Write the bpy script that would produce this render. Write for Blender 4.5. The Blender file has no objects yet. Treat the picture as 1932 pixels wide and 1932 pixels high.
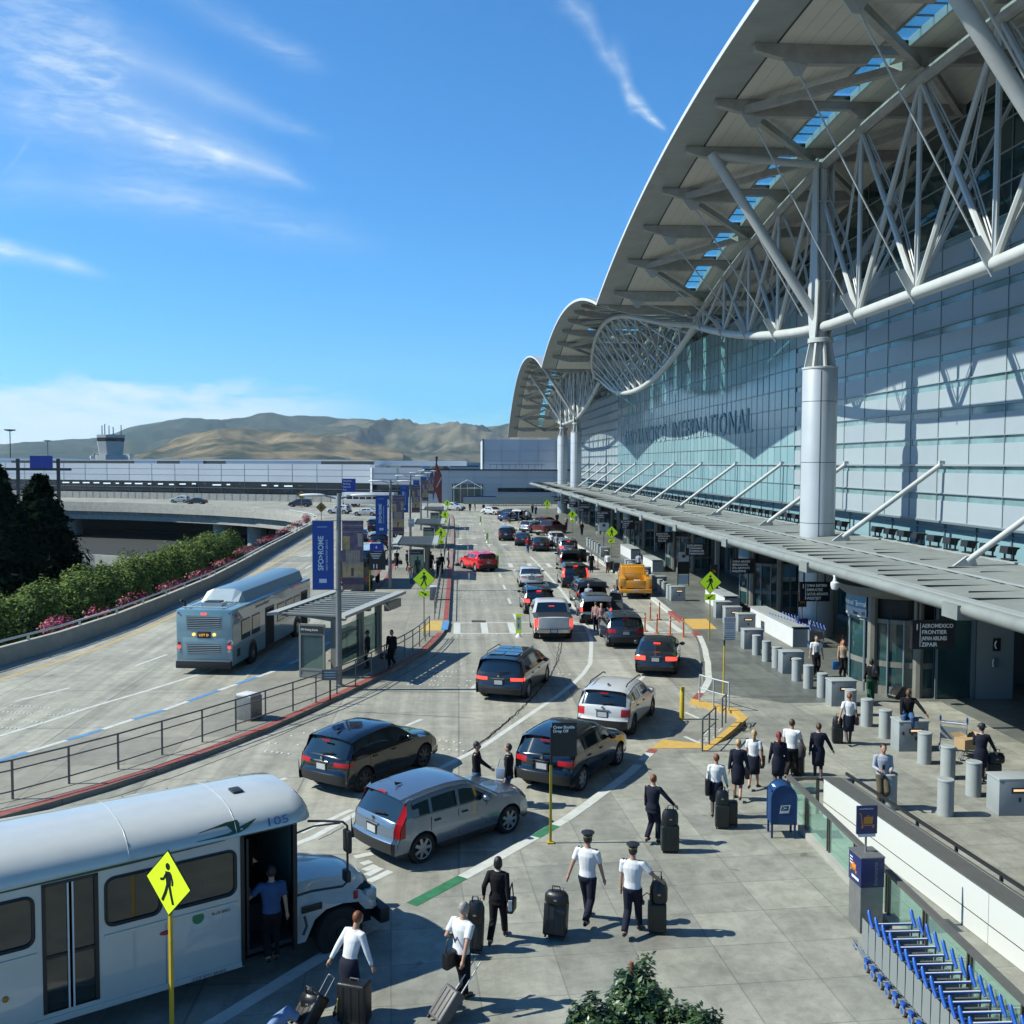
import bpy, bmesh, math, random
from mathutils import Vector, Matrix
R=math.radians; PI=math.pi
rnd=random.Random(7)
def lerp(a,b,t): return a+(b-a)*t
C=bpy.context.scene.collection
sc=bpy.context.scene
# ---------------- camera, sky, sun, exposure ----------------
CAMH=9.3; YAW=R(3.08); PIT=R(2.83); ROLL=R(0.2); FPX=1860.0
_f=Vector((math.sin(YAW)*math.cos(PIT),math.cos(YAW)*math.cos(PIT),-math.sin(PIT)))
_r=Vector((math.cos(YAW),-math.sin(YAW),0)); _u=_r.cross(_f)
_r,_u=_r*math.cos(ROLL)+_u*math.sin(ROLL), _u*math.cos(ROLL)-_r*math.sin(ROLL)
cd=bpy.data.cameras.new('camera'); cam=bpy.data.objects.new('camera',cd); C.objects.link(cam)
cam.matrix_world=Matrix(((_r.x,_u.x,-_f.x,0),(_r.y,_u.y,-_f.y,0),(_r.z,_u.z,-_f.z,CAMH),(0,0,0,1)))
cd.sensor_width=36; cd.lens=36*FPX/1932.0; cd.clip_start=0.1; cd.clip_end=60000
sc.camera=cam
SUN_EL=R(43.5); SUN_AZ=R(-89)      # compass-like angle from +Y towards +X
w=bpy.data.worlds.new('World'); sc.world=w; w.use_nodes=True
def build_sky():
    nt=w.node_tree; N=nt.nodes; L=nt.links; N.clear()
    out=N.new('ShaderNodeOutputWorld'); bg=N.new('ShaderNodeBackground'); bg.inputs[1].default_value=0.050
    sky=N.new('ShaderNodeTexSky'); sky.sky_type='NISHITA'; sky.sun_disc=False
    sky.sun_elevation=SUN_EL; sky.sun_rotation=SUN_AZ; sky.air_density=1.0; sky.dust_density=0.15; sky.ozone_density=2.6; sky.altitude=0
    def m(op,a,b=None,c=None):
        n=N.new('ShaderNodeMath'); n.operation=op
        for i,x in enumerate((a,b,c)):
            if x is None: continue
            if isinstance(x,(int,float)): n.inputs[i].default_value=x
            else: L.new(x,n.inputs[i])
        return n.outputs[0]
    tc=N.new('ShaderNodeTexCoord'); sp=N.new('ShaderNodeSeparateXYZ'); L.new(tc.outputs['Generated'],sp.inputs[0])
    X,Y,Z=sp.outputs
    az=m('MULTIPLY',m('ARCTAN2',X,Y),57.2958); el=m('MULTIPLY',m('ARCSINE',Z),57.2958)
    # noise used to bend and break the streaks
    def noise(vec_scale,scale,det=6,rough=.6,dist=0,seed=0):
        cb=N.new('ShaderNodeCombineXYZ'); L.new(m('MULTIPLY',az,vec_scale[0]),cb.inputs[0]); L.new(m('MULTIPLY',el,vec_scale[1]),cb.inputs[1]); cb.inputs[2].default_value=seed
        n=N.new('ShaderNodeTexNoise'); n.inputs['Scale'].default_value=scale; n.inputs['Detail'].default_value=det; n.inputs['Roughness'].default_value=rough; n.inputs['Distortion'].default_value=dist
        L.new(cb.outputs[0],n.inputs['Vector']); return n.outputs[0]
    bend=m('MULTIPLY',m('SUBTRACT',noise((1,1),.16,4,.5,0,3),.5),3.0)
    az2=m('ADD',az,bend); el2=m('ADD',el,m('MULTIPLY',bend,.35))
    def smooth(x,a,b):
        n=N.new('ShaderNodeMapRange'); n.interpolation_type='SMOOTHSTEP'; L.new(x,n.inputs[0])
        n.inputs[1].default_value=a; n.inputs[2].default_value=b; n.inputs[3].default_value=0; n.inputs[4].default_value=1; return n.outputs[0]
    def streak(a0,e0,a1,e1,w0,w1,amp,pw=1.0):
        dx,dy=a1-a0,e1-e0; l2=dx*dx+dy*dy
        t=m('DIVIDE',m('ADD',m('MULTIPLY',m('SUBTRACT',az2,a0),dx),m('MULTIPLY',m('SUBTRACT',el2,e0),dy)),l2)
        n_=m('DIVIDE',m('SUBTRACT',m('MULTIPLY',m('SUBTRACT',az2,a0),dy),m('MULTIPLY',m('SUBTRACT',el2,e0),dx)),math.sqrt(l2))
        wd=m('ADD',m('MULTIPLY',t,w1-w0),w0)
        g=m('MAXIMUM',m('SUBTRACT',1.0,m('ABSOLUTE',m('DIVIDE',n_,wd))),0.0)
        fade=m('MULTIPLY',smooth(t,-.05,.3),m('SUBTRACT',1.0,smooth(t,.72,1.02)))
        return m('MULTIPLY',m('MULTIPLY',m('POWER',g,1.6),fade),amp)
    def AE(u,v):
        d=_f+_r*((u-966)/FPX)-_u*((v-966)/FPX); d.normalize()
        return math.degrees(math.atan2(d.x,d.y)),math.degrees(math.asin(d.z))
    S=[(-120,150,640,352,3.6,.6,.62),(-100,20,600,330,2.6,.6,.45),(180,205,600,348,1.1,.45,.8),(-100,-80,560,250,3.8,1.4,.42),
       (120,60,660,270,1.6,.5,.33),(260,-60,640,140,1.6,1.0,.25),(-140,430,235,522,1.3,.35,.85),(60,255,20,330,.25,.2,.2),
       (1050,-30,1200,150,1.1,.5,.42),(1165,60,1215,215,.7,.4,.45),(1185,150,1272,246,.6,.25,.75),(150,330,760,470,3.0,1.5,.25),(-60,330,420,380,2.2,1.2,.4)]
    tot=None
    for (u0,v0,u1,v1,w0,w1,amp) in S:
        a0,e0=AE(u0,v0); a1,e1=AE(u1,v1)
        s=streak(a0,e0,a1,e1,w0,w1,amp); tot=s if tot is None else m('ADD',tot,s)
    fib=m('MULTIPLY',smooth(noise((.55,2.2),.9,8,.65,.4,1),.32,.72),smooth(noise((.4,.5),.35,4,.55,0,5),.3,.62))
    cir=m('MULTIPLY',tot,m('ADD',m('MULTIPLY',fib,.85),.34))
    # low bank of stratus over the bay at the left
    b=m('ADD',el,m('MULTIPLY',m('SUBTRACT',noise((.5,1.6),.55,7,.62,.3,9),.5),5.0))
    bank=m('MULTIPLY',m('SUBTRACT',1.0,smooth(b,3.0,4.6)),m('SUBTRACT',1.0,smooth(m('ADD',az,m('MULTIPLY',el,1.2)),-11,2)))
    bank=m('MULTIPLY',bank,m('ADD',.45,m('MULTIPLY',noise((.4,1.8),.8,6,.6,0,12),.75)))
    bank=m('MULTIPLY',bank,1.0)
    puff=m('MULTIPLY',m('SUBTRACT',1.0,smooth(m('ADD',el,m('MULTIPLY',m('SUBTRACT',noise((.9,1.6),1.1,5,.6,0,21),.5),3.0)),2.2,3.2)),m('MULTIPLY',smooth(az,-6,-3),.16))
    cov=m('MINIMUM',m('ADD',m('ADD',cir,bank),puff),.9)
    hs=N.new('ShaderNodeHueSaturation'); hs.inputs['Hue'].default_value=.492; hs.inputs['Saturation'].default_value=1.0; hs.inputs['Value'].default_value=1.0
    L.new(sky.outputs[0],hs.inputs['Color'])
    tm=N.new('ShaderNodeMixRGB'); tm.blend_type='MULTIPLY'; tm.inputs[0].default_value=1; L.new(hs.outputs[0],tm.inputs[1]); tm.inputs[2].default_value=(.34,1.22,2.02,1)
    mix=N.new('ShaderNodeMixRGB'); L.new(cov,mix.inputs[0]); L.new(tm.outputs[0],mix.inputs[1]); mix.inputs[2].default_value=(9.5,11.0,12.0,1)
    L.new(mix.outputs[0],bg.inputs[0]); L.new(bg.outputs[0],out.inputs[0])
build_sky()
sd=bpy.data.lights.new('sun','SUN'); sd.energy=4.9; sd.angle=R(.5); sd.color=(1,.985,.86)
so=bpy.data.objects.new('sun',sd); C.objects.link(so)
sv=Vector((math.sin(SUN_AZ)*math.cos(SUN_EL),math.cos(SUN_AZ)*math.cos(SUN_EL),math.sin(SUN_EL)))
so.rotation_euler=sv.to_track_quat('Z','Y').to_euler()
sc.view_settings.view_transform='Standard'; sc.view_settings.look='None'; sc.view_settings.exposure=0.82; sc.view_settings.gamma=1
sc.render.engine='CYCLES'
sc.cycles.max_bounces=6; sc.cycles.diffuse_bounces=3; sc.cycles.glossy_bounces=3; sc.cycles.transparent_max_bounces=8; sc.cycles.transmission_bounces=4
sc.cycles.volume_bounces=0

# ---------------- helpers ----------------
CR=dict(c1=(0,2700,1.486),c2=(1000,2600,1.558),c3=(2000,2600,1.558),c4=(2900,2700,1.6947),c5=(0,1900,1.486),c6=(1000,1750,1.932),c7=(1700,1800,1.932),c8=(2500,1800,1.4418),r1=(2200,0,1.178),r2=(1850,1000,1.932),r3=(2700,1000,1.6096),r4=(0,1450,1.486),r5=(1200,1500,1.932),r6=(2100,2400,2.1467),r7=(2500,2200,1.4418),r8=(1700,2000,2.415),s1=(1200,1900,3.22),s2=(1500,1700,3.22),s3=(2050,1800,3.22),s4=(900,3000,3.22),s5=(3000,2250,2.3),f=(0,0,.50312))
def ray(c,x,y):
    a=CR[c]; u=(a[0]+x/a[2])/1.98758; v=(a[1]+y/a[2])/1.98758
    return _f+_r*((u-966)/FPX)-_u*((v-966)/FPX)
def g(c,x,y,z=0.0):
    d=ray(c,x,y); t=(z-CAMH)/d.z; return Vector((d.x*t,d.y*t,z))
def onY(c,x,y,Y):
    d=ray(c,x,y); t=Y/d.y; return Vector((d.x*t,Y,CAMH+d.z*t))
def onX(c,x,y,X):
    d=ray(c,x,y); t=X/d.x; return Vector((X,d.y*t,CAMH+d.z*t))
def g2(c,pts,z=0.0): return [tuple(g(c,x,y,z)[:2]) for x,y in pts]

ALB=.62
_m={}
def M(name,col,rough=.5,metal=0.0,nz=0.0,ns=3.0,bump=0.0,bs=40.0,spec=.5,coat=0.0,emit=None,es=0,trans=0.0,alpha=1.0,col2=None):
    if name in _m: return _m[name]
    if not es: col=tuple(c*ALB for c in col); col2=tuple(c*ALB for c in col2) if col2 else None
    m=bpy.data.materials.new(name); m.use_nodes=True; nt=m.node_tree; b=nt.nodes['Principled BSDF']
    b.inputs['Base Color'].default_value=(*col,1); b.inputs['Roughness'].default_value=rough; b.inputs['Metallic'].default_value=metal
    b.inputs['Specular IOR Level'].default_value=spec; b.inputs['Coat Weight'].default_value=coat; b.inputs['Coat Roughness'].default_value=.03
    b.inputs['Transmission Weight'].default_value=trans; b.inputs['Alpha'].default_value=alpha
    if emit: b.inputs['Emission Color'].default_value=(*emit,1); b.inputs['Emission Strength'].default_value=es
    if nz or bump or col2:
        tc=nt.nodes.new('ShaderNodeTexCoord')
    if nz or col2:
        n=nt.nodes.new('ShaderNodeTexNoise'); n.inputs['Scale'].default_value=ns; n.inputs['Detail'].default_value=6; n.inputs['Roughness'].default_value=.6
        nt.links.new(tc.outputs['Object'],n.inputs['Vector'])
        cr=nt.nodes.new('ShaderNodeValToRGB'); cr.color_ramp.elements[0].position=.3; cr.color_ramp.elements[1].position=.7
        a=[max(0,c*(1-nz)) for c in col]; c2=col2 if col2 else [min(1,c*(1+nz)) for c in col]
        cr.color_ramp.elements[0].color=(*a,1); cr.color_ramp.elements[1].color=(*c2,1)
        nt.links.new(n.outputs[0],cr.inputs[0]); nt.links.new(cr.outputs[0],b.inputs['Base Color'])
    if bump:
        n2=nt.nodes.new('ShaderNodeTexNoise'); n2.inputs['Scale'].default_value=bs; n2.inputs['Detail'].default_value=4
        nt.links.new(tc.outputs['Object'],n2.inputs['Vector'])
        bp=nt.nodes.new('ShaderNodeBump'); bp.inputs['Strength'].default_value=bump; bp.inputs['Distance'].default_value=.02
        nt.links.new(n2.outputs[0],bp.inputs['Height']); nt.links.new(bp.outputs[0],b.inputs['Normal'])
    _m[name]=m; return m

class MB:
    def __init__(s): s.v=[]; s.f=[]; s.m=[]; s.mats=[]; s.cur=0
    def use(s,mat):
        if mat not in s.mats: s.mats.append(mat)
        s.cur=s.mats.index(mat); return s
    def add(s,vs,fs):
        o=len(s.v); s.v+= [Vector(p) for p in vs]
        if len(fs)<=16:
            seen=set(); ff=[]
            for f in fs:
                k=frozenset(f)
                if k not in seen: seen.add(k); ff.append(f)
            fs=ff
        s.f+=[[i+o for i in f] for f in fs]; s.m+=[s.cur]*len(fs); return s
    def box(s,c,d,rz=0.0,T=None):
        x,y,z=d[0]/2,d[1]/2,d[2]/2; vs=[Vector((a*x,b*y,e*z)) for a in(-1,1) for b in(-1,1) for e in(-1,1)]
        mt=Matrix.Rotation(rz,4,'Z') if rz else None
        out=[]
        for p in vs:
            if mt: p=mt@p
            p=p+Vector(c)
            if T: p=T@p
            out.append(p)
        return s.add(out,[(0,1,3,2),(4,6,7,5),(0,4,5,1),(2,3,7,6),(0,2,6,4),(1,5,7,3)])
    def beam(s,a,b,w,h,upv=(0,0,1)):
        a=Vector(a); b=Vector(b); d=(b-a).normalized(); U=Vector(upv)
        if abs(d.dot(U))>.98: U=Vector((1,0,0))
        sx=d.cross(U).normalized(); sz=sx.cross(d).normalized()
        vs=[p+sx*(i*w/2)+sz*(j*h/2) for p in(a,b) for i in(-1,1) for j in(-1,1)]
        return s.add(vs,[(0,1,3,2),(4,6,7,5),(0,4,5,1),(2,3,7,6),(0,2,6,4),(1,5,7,3)])
    def tube(s,pts,r,n=8,cap=True,flat=1.0,side=None):
        pts=[Vector(p) for p in pts]; k=len(pts); rs=r if isinstance(r,(list,tuple)) else [r]*k
        pd=None; rings=[]
        for i,p in enumerate(pts):
            d=(pts[min(i+1,k-1)]-pts[max(i-1,0)]).normalized()
            if pd is None:
                U=Vector(side) if side else (Vector((0,0,1)) if abs(d.z)<.9 else Vector((1,0,0)))
                X=(U-d*U.dot(d)).normalized()
            else: X=(X-d*X.dot(d)).normalized()
            Yv=d.cross(X); pd=d
            rings.append([p+(X*math.cos(2*PI*j/n)+Yv*math.sin(2*PI*j/n)*flat)*rs[i] for j in range(n)])
        vs=[q for rg in rings for q in rg]; fs=[(i*n+j,i*n+(j+1)%n,(i+1)*n+(j+1)%n,(i+1)*n+j) for i in range(k-1) for j in range(n)]
        if cap: fs+= [tuple(reversed(range(n))), tuple((k-1)*n+j for j in range(n))]
        return s.add(vs,fs)
    def cyl(s,c,r,h,n=16,axis='z',r2=None):
        c=Vector(c); d={'x':Vector((1,0,0)),'y':Vector((0,1,0)),'z':Vector((0,0,1))}[axis]
        return s.tube([c-d*h/2,c+d*h/2],[r,r if r2 is None else r2],n)
    def lathe(s,c,prof,n=20,axis='z',cap=True):
        vs=[];fs=[]
        for (r,h) in prof:
            for j in range(n):
                a=2*PI*j/n; x,y=r*math.cos(a),r*math.sin(a)
                p={'z':(x,y,h),'x':(h,x,y),'y':(x,h,y)}[axis]; vs.append(Vector(c)+Vector(p))
        k=len(prof)
        for i in range(k-1):
            for j in range(n): fs.append((i*n+j,i*n+(j+1)%n,(i+1)*n+(j+1)%n,(i+1)*n+j))
        if cap and prof[0][0]>1e-4: fs.append(tuple(reversed(range(n))))
        if cap and prof[-1][0]>1e-4: fs.append(tuple((k-1)*n+j for j in range(n)))
        return s.add(vs,fs)
    def sph(s,c,r,n=10,m=7):
        if isinstance(r,(int,float)): r=(r,r,r)
        pr=[(math.sin(PI*i/m),-math.cos(PI*i/m)) for i in range(m+1)]
        o=len(s.v); s.lathe((0,0,0),pr,n)
        for i in range(o,len(s.v)): p=s.v[i]; s.v[i]=Vector((c[0]+p.x*r[0],c[1]+p.y*r[1],c[2]+p.z*r[2]))
        return s
    def prism(s,poly,z0,z1,T=None,bottom=True):
        n=len(poly); ar=sum(poly[i][0]*poly[(i+1)%n][1]-poly[(i+1)%n][0]*poly[i][1] for i in range(n))
        if ar<0: poly=list(reversed(poly))
        vs=[Vector((p[0],p[1],z0)) for p in poly]+[Vector((p[0],p[1],z1)) for p in poly]
        if T: vs=[T@p for p in vs]
        fs=[tuple(range(n,2*n))]+[(i,(i+1)%n,n+(i+1)%n,n+i) for i in range(n)]
        if bottom: fs.append(tuple(reversed(range(n))))
        return s.add(vs,fs)
    def sheet(s,poly,z):
        n=len(poly); ar=sum(poly[i][0]*poly[(i+1)%n][1]-poly[(i+1)%n][0]*poly[i][1] for i in range(n))
        if ar<0: poly=list(reversed(poly))
        return s.add([Vector((p[0],p[1],z)) for p in poly],[tuple(range(n))])
    def strip(s,pts,wd,z,z1=None):
        # ribbon along a polyline at height z (thick when z1 given)
        pts=[Vector((p[0],p[1],0)) for p in pts]; L_=[];R_=[]
        for i,p in enumerate(pts):
            d=(pts[min(i+1,len(pts)-1)]-pts[max(i-1,0)]).normalized(); n=Vector((-d.y,d.x,0))
            L_.append(p+n*wd/2); R_.append(p-n*wd/2)
        k=len(pts)
        if z1 is None:
            vs=[q+Vector((0,0,z)) for q in L_]+[q+Vector((0,0,z)) for q in R_]
            return s.add(vs,[(k+i,k+i+1,i+1,i) for i in range(k-1)])
        vs=[q+Vector((0,0,zz)) for zz in(z,z1) for q in L_+R_]
        fs=[]
        for i in range(k-1):
            fs+=[(2*k+k+i,2*k+k+i+1,2*k+i+1,2*k+i),(i,i+1,2*k+i+1,2*k+i),(k+i+1,k+i,3*k+i,3*k+i+1),(i+1,i,k+i,k+i+1)]
        fs+=[(0,2*k,3*k,k),(k-1,2*k-1,4*k-1,3*k-1)]
        return s.add(vs,fs)
    def T(s,mt,start=0):
        for i in range(start,len(s.v)): s.v[i]=mt@s.v[i]
        return s
    def build(s,name,mat=None,parent=None,smooth=False,world=False,loc=None,rz=0.0,auto=None):
        me=bpy.data.meshes.new(name)
        off=Vector((0,0,0))
        if world and parent is not None: off=Vector(parent.location)
        if loc is not None and world: off=Vector(loc)
        me.from_pydata([tuple(p-off) for p in s.v],[],s.f)
        mats=s.mats if (mat is None) else [mat]
        for m_ in mats: me.materials.append(m_)
        if mat is None and s.m: me.polygons.foreach_set('material_index',s.m)
        if smooth: me.polygons.foreach_set('use_smooth',[True]*len(me.polygons))
        me.update()
        if auto is not None: 
            me.polygons.foreach_set('use_smooth',[True]*len(me.polygons)); me.set_sharp_from_angle(angle=R(auto))
        o=bpy.data.objects.new(name,me); C.objects.link(o)
        if parent is not None: o.parent=parent
        elif loc is not None: o.location=loc; o.rotation_euler=(0,0,rz)
        return o
def tag(o,label=None,cat=None,group=None,kind=None):
    if label: o['label']=label
    if cat: o['category']=cat
    if group: o['group']=group
    if kind: o['kind']=kind
    return o
def thing(name,label,cat,loc=(0,0,0),rz=0.0,group=None):
    o=bpy.data.objects.new(name,None); C.objects.link(o); o.empty_display_size=.2
    o.location=loc; o.rotation_euler=(0,0,rz); return tag(o,label,cat,group)
def struct(mb,name,mat=None,**k):
    return tag(mb.build(name,mat,**k),kind='structure')
def dup(root,loc,rz,label=None,group=None,scale=None):
    def cp(o,par):
        c=o.copy(); C.objects.link(c)
        if par is not None: c.parent=par
        for ch in list(kids.get(o,[])): cp(ch,c)
        return c
    kids={}
    for o in KIDS(root): kids.setdefault(o.parent,[]).append(o)
    r=cp(root,None); r.location=loc; r.rotation_euler=(0,0,rz)
    if label: r['label']=label
    if group: r['group']=group
    if scale: r.scale=scale
    return r
def KIDS(o):
    out=[]
    for c in o.children: out.append(c); out+=KIDS(c)
    return out
TMP=bpy.data.scenes.new('tmp')
def evaluated_mesh(ob):
    TMP.collection.objects.link(ob)
    with bpy.context.temp_override(scene=TMP,view_layer=TMP.view_layers[0]):
        dg=bpy.context.evaluated_depsgraph_get(); me=bpy.data.meshes.new_from_object(ob.evaluated_get(dg))
    return me
def text(body,size,mat,parent,T,name='lettering',depth=.004,align='LEFT',spacing=1.0,font_scale_x=1.0,bold=0.0,label=None):
    cu=bpy.data.curves.new('t','FONT'); cu.body=body; cu.size=size; cu.extrude=depth; cu.align_x=align; cu.space_character=spacing; cu.offset=bold; cu.resolution_u=3
    ob=bpy.data.objects.new('t',cu); me=evaluated_mesh(ob)
    bpy.data.objects.remove(ob); bpy.data.curves.remove(cu)
    me.transform(T@Matrix.Diagonal((font_scale_x,1,1,1))); me.materials.clear(); me.materials.append(mat)
    o=bpy.data.objects.new(name,me); C.objects.link(o)
    if parent is not None: o.parent=parent
    return o
def TM(origin,right,up):
    # matrix that maps text plane xy -> right, up
    r_=Vector(right).normalized(); u_=Vector(up).normalized(); n_=r_.cross(u_); o=Vector(origin)
    return Matrix(((r_.x,u_.x,n_.x,o.x),(r_.y,u_.y,n_.y,o.y),(r_.z,u_.z,n_.z,o.z),(0,0,0,1)))
# ---------------- ground materials ----------------
def slab_mat(name,col,jx,jy,jw=.02,rot=0.0,dark=.45,stain=.25,rough=.8,streak=0.0,tint=(1,1,1)):
    m=bpy.data.materials.new(name); m.use_nodes=True; nt=m.node_tree; N=nt.nodes; L=nt.links; b=N['Principled BSDF']
    tc=N.new('ShaderNodeTexCoord'); mp=N.new('ShaderNodeMapping'); mp.inputs['Rotation'].default_value=(0,0,rot); L.new(tc.outputs['Object'],mp.inputs[0])
    br=N.new('ShaderNodeTexBrick'); br.offset=0; br.squash=1; L.new(mp.outputs[0],br.inputs['Vector'])
    br.inputs['Scale'].default_value=1; br.inputs['Brick Width'].default_value=jx; br.inputs['Row Height'].default_value=jy; br.inputs['Mortar Size'].default_value=jw; br.inputs['Mortar Smooth'].default_value=.3; br.inputs['Bias'].default_value=0
    br.inputs['Color1'].default_value=(.80,.81,.82,1); br.inputs['Color2'].default_value=(1.10,1.09,1.06,1); br.inputs['Mortar'].default_value=(dark,dark,dark,1)
    def nz(s,det=8,ro=.62,vec=None,dist=0):
        n=N.new('ShaderNodeTexNoise'); n.inputs['Scale'].default_value=s; n.inputs['Detail'].default_value=det; n.inputs['Roughness'].default_value=ro; n.inputs['Distortion'].default_value=dist
        L.new(vec if vec else tc.outputs['Object'],n.inputs['Vector']); return n.outputs[0]
    def ramp(x,p0,c0,p1,c1):
        r=N.new('ShaderNodeValToRGB'); r.color_ramp.elements[0].position=p0; r.color_ramp.elements[0].color=(c0,c0,c0,1); r.color_ramp.elements[1].position=p1; r.color_ramp.elements[1].color=(c1,c1,c1,1); L.new(x,r.inputs[0]); return r.outputs[0]
    def mul(a,bb,fac=1.0):
        x=N.new('ShaderNodeMixRGB'); x.blend_type='MULTIPLY'; x.inputs[0].default_value=fac
        if isinstance(a,tuple): x.inputs[1].default_value=a
        else: L.new(a,x.inputs[1])
        L.new(bb,x.inputs[2]); return x.outputs[0]
    col=tuple(q*ALB for q in col); c=mul((*col,1),br.outputs['Color'])
    c=mul(c,ramp(nz(.35,7,.65),.3,1-stain,.68,1.1))
    c=mul(c,ramp(nz(2.3,6,.7,dist=.5),.35,1-stain*.6,.6,1.05))
    c=mul(c,ramp(nz(45,3,.6),.3,.88,.7,1.08))
    vo=N.new('ShaderNodeTexVoronoi'); vo.inputs['Scale'].default_value=1.35; L.new(tc.outputs['Object'],vo.inputs['Vector']); c=mul(c,ramp(vo.outputs['Distance'],.022,.55,.035,1.0))
    vo=N.new('ShaderNodeTexVoronoi'); vo.inputs['Scale'].default_value=3.7; L.new(tc.outputs['Object'],vo.inputs['Vector']); c=mul(c,ramp(vo.outputs['Distance'],.03,.72,.055,1.0))
    c=mul(c,ramp(nz(.8,9,.75,dist=2.5),.36,.88,.50,1.02))
    # dark spots
    c=mul(c,ramp(nz(1.1,3,.5,dist=1.2),.24,.62,.31,1.0))
    if streak:
        mp2=N.new('ShaderNodeMapping'); mp2.inputs['Scale'].default_value=(2.2,.07,1); L.new(tc.outputs['Object'],mp2.inputs[0])
        c=mul(c,ramp(nz(.9,6,.6,vec=mp2.outputs[0]),.34,1-streak,.62,1.06))
        mp3=N.new('ShaderNodeMapping'); mp3.inputs['Scale'].default_value=(.25,3.5,1); L.new(tc.outputs['Object'],mp3.inputs[0])
        c=mul(c,ramp(nz(.8,5,.55,vec=mp3.outputs[0]),.30,1-streak*.5,.5,1.0))
    L.new(c,b.inputs['Base Color'])
    b.inputs['Roughness'].default_value=rough
    L.new(ramp(nz(3,5,.6),.3,rough-.12,.7,min(1,rough+.1)),b.inputs['Roughness'])
    bp=N.new('ShaderNodeBump'); bp.inputs['Strength'].default_value=.25; bp.inputs['Distance'].default_value=.01; L.new(nz(60,3),bp.inputs['Height']); L.new(bp.outputs[0],b.inputs['Normal'])
    return m
m_road=slab_mat('road_concrete',(.43,.425,.36),4.55,5.8,.03,0,.62,.24,.8,.27)
m_walk=slab_mat('pavement_concrete',(.39,.395,.34),1.52,1.36,.016,R(-4),.66,.34,.72,.08)
m_walk2=slab_mat('dark_paving',(.19,.205,.19),1.52,1.52,.016,0,.72,.22,.48,.08)
m_island=slab_mat('island_concrete',(.32,.31,.26),3.0,3.0,.02,0,.7,.18,.85,.05)
m_base=slab_mat('lower_ground',(.10,.105,.10),9,9,.05,0,.8,.3,.9)
m_white=M('road_paint_white',(.62,.64,.60),.7,nz=.13,ns=3); m_yell=M('road_paint_yellow',(.62,.43,.10),.7,nz=.12,ns=3)
m_blue=M('kerb_paint_blue',(.10,.30,.58),.6,nz=.2,ns=4); m_red=M('kerb_paint_red',(.34,.075,.06),.7,nz=.28,ns=6); m_green=M('kerb_paint_green',(.035,.20,.09),.6,nz=.25,ns=5)
m_conc=M('barrier_concrete',(.40,.40,.36),.85,nz=.15,ns=1.2,bump=.2,bs=30)
m_kface=M('kerb_face',(.20,.19,.17),.9,nz=.3,ns=2)
m_steel=M('galvanised_steel',(.30,.31,.31),.45,.55,nz=.12,ns=6)
m_dsteel=M('dark_steel',(.06,.065,.07),.45,.6)
m_wht=M('white_paint',(.78,.80,.80),.4,nz=.04,ns=2)
m_black=M('black_plastic',(.012,.013,.015),.5)
m_tyre=M('tyre_rubber',(.014,.014,.015),.85,nz=.2,ns=20)
m_crack=M('road_crack',(.035,.035,.034),.9)
# ---------------- ground, road, islands ----------------
ZL=-6.6
b=MB()
RR=9400
b.add([(-RR,-180,ZL),(RR,-180,ZL),(RR,12400,ZL),(-RR,12400,ZL)],[(0,1,2,3)]); struct(b,'ground',m_base)
barr=[(-24.6,30),(-22.4,38),(-20.9,45.6),(-19.8,50.0),(-19.0,56),(-18.6,64),(-18.3,73.5),(-18.6,86),(-19.2,100.8),(-19.6,115),(-20.1,130),(-20.4,143),(-21.6,152)]
via=[(-23.6,160),(-30.1,174.4),(-37.5,183.5),(-46.8,192),(-57,199),(-68.2,205.5),(-84.7,212.5),(-100,216.5),(-130,221),(-200,226)]
edge=[(-30,8),(-27.5,20)]+barr+via
deck=edge+[(-200,262),(90,262),(90,-12),(-30,-12)]
b=MB(); b.prism(deck,-1.7,0.0); struct(b,'road',m_road)
# centre island
isR=[(-21,14.5),(-17.3,19),(-14.4,22.5),(-11.9,25.6),(-11.0,26.7),(-9.9,28.1),(-8.9,29.6),(-7.8,31.6),(-6.6,34),(-5.6,36.4),(-4.4,39.5),(-3.4,42.3),(-2.5,44.9),(-1.6,48.1),(-1.05,51.4),(-.85,53.0)]
isR2=[(-.6,57.2),(-.6,64),(-.6,87),(-.5,102),(-.7,142),(-.9,165),(-1.3,178)]
isL=[(-23.5,17),(-19,23.5),(-16.4,27.2),(-14.2,30.6),(-13.7,31.5),(-13.0,32.8),(-12.3,34.1),(-11.7,35.4),(-11.0,36.7),(-10.5,38.0),(-10.0,39.2),(-9.5,40.4),(-8.9,41.8),(-8.2,43.5),(-7.4,46.5),(-6.7,50.5),(-6.3,55),(-6.1,62),(-6.05,68.5),(-6.0,72),(-5.9,79.5),(-6.2,94),(-6.3,120),(-6.2,150),(-6.1,170),(-4.5,179)]
b=MB(); b.prism([(p[0]-.0,p[1]) for p in isR]+[(-.72,54.6)]+isR2+list(reversed(isL)),.0,.15); struct(b,'traffic_island',m_island)
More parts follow.
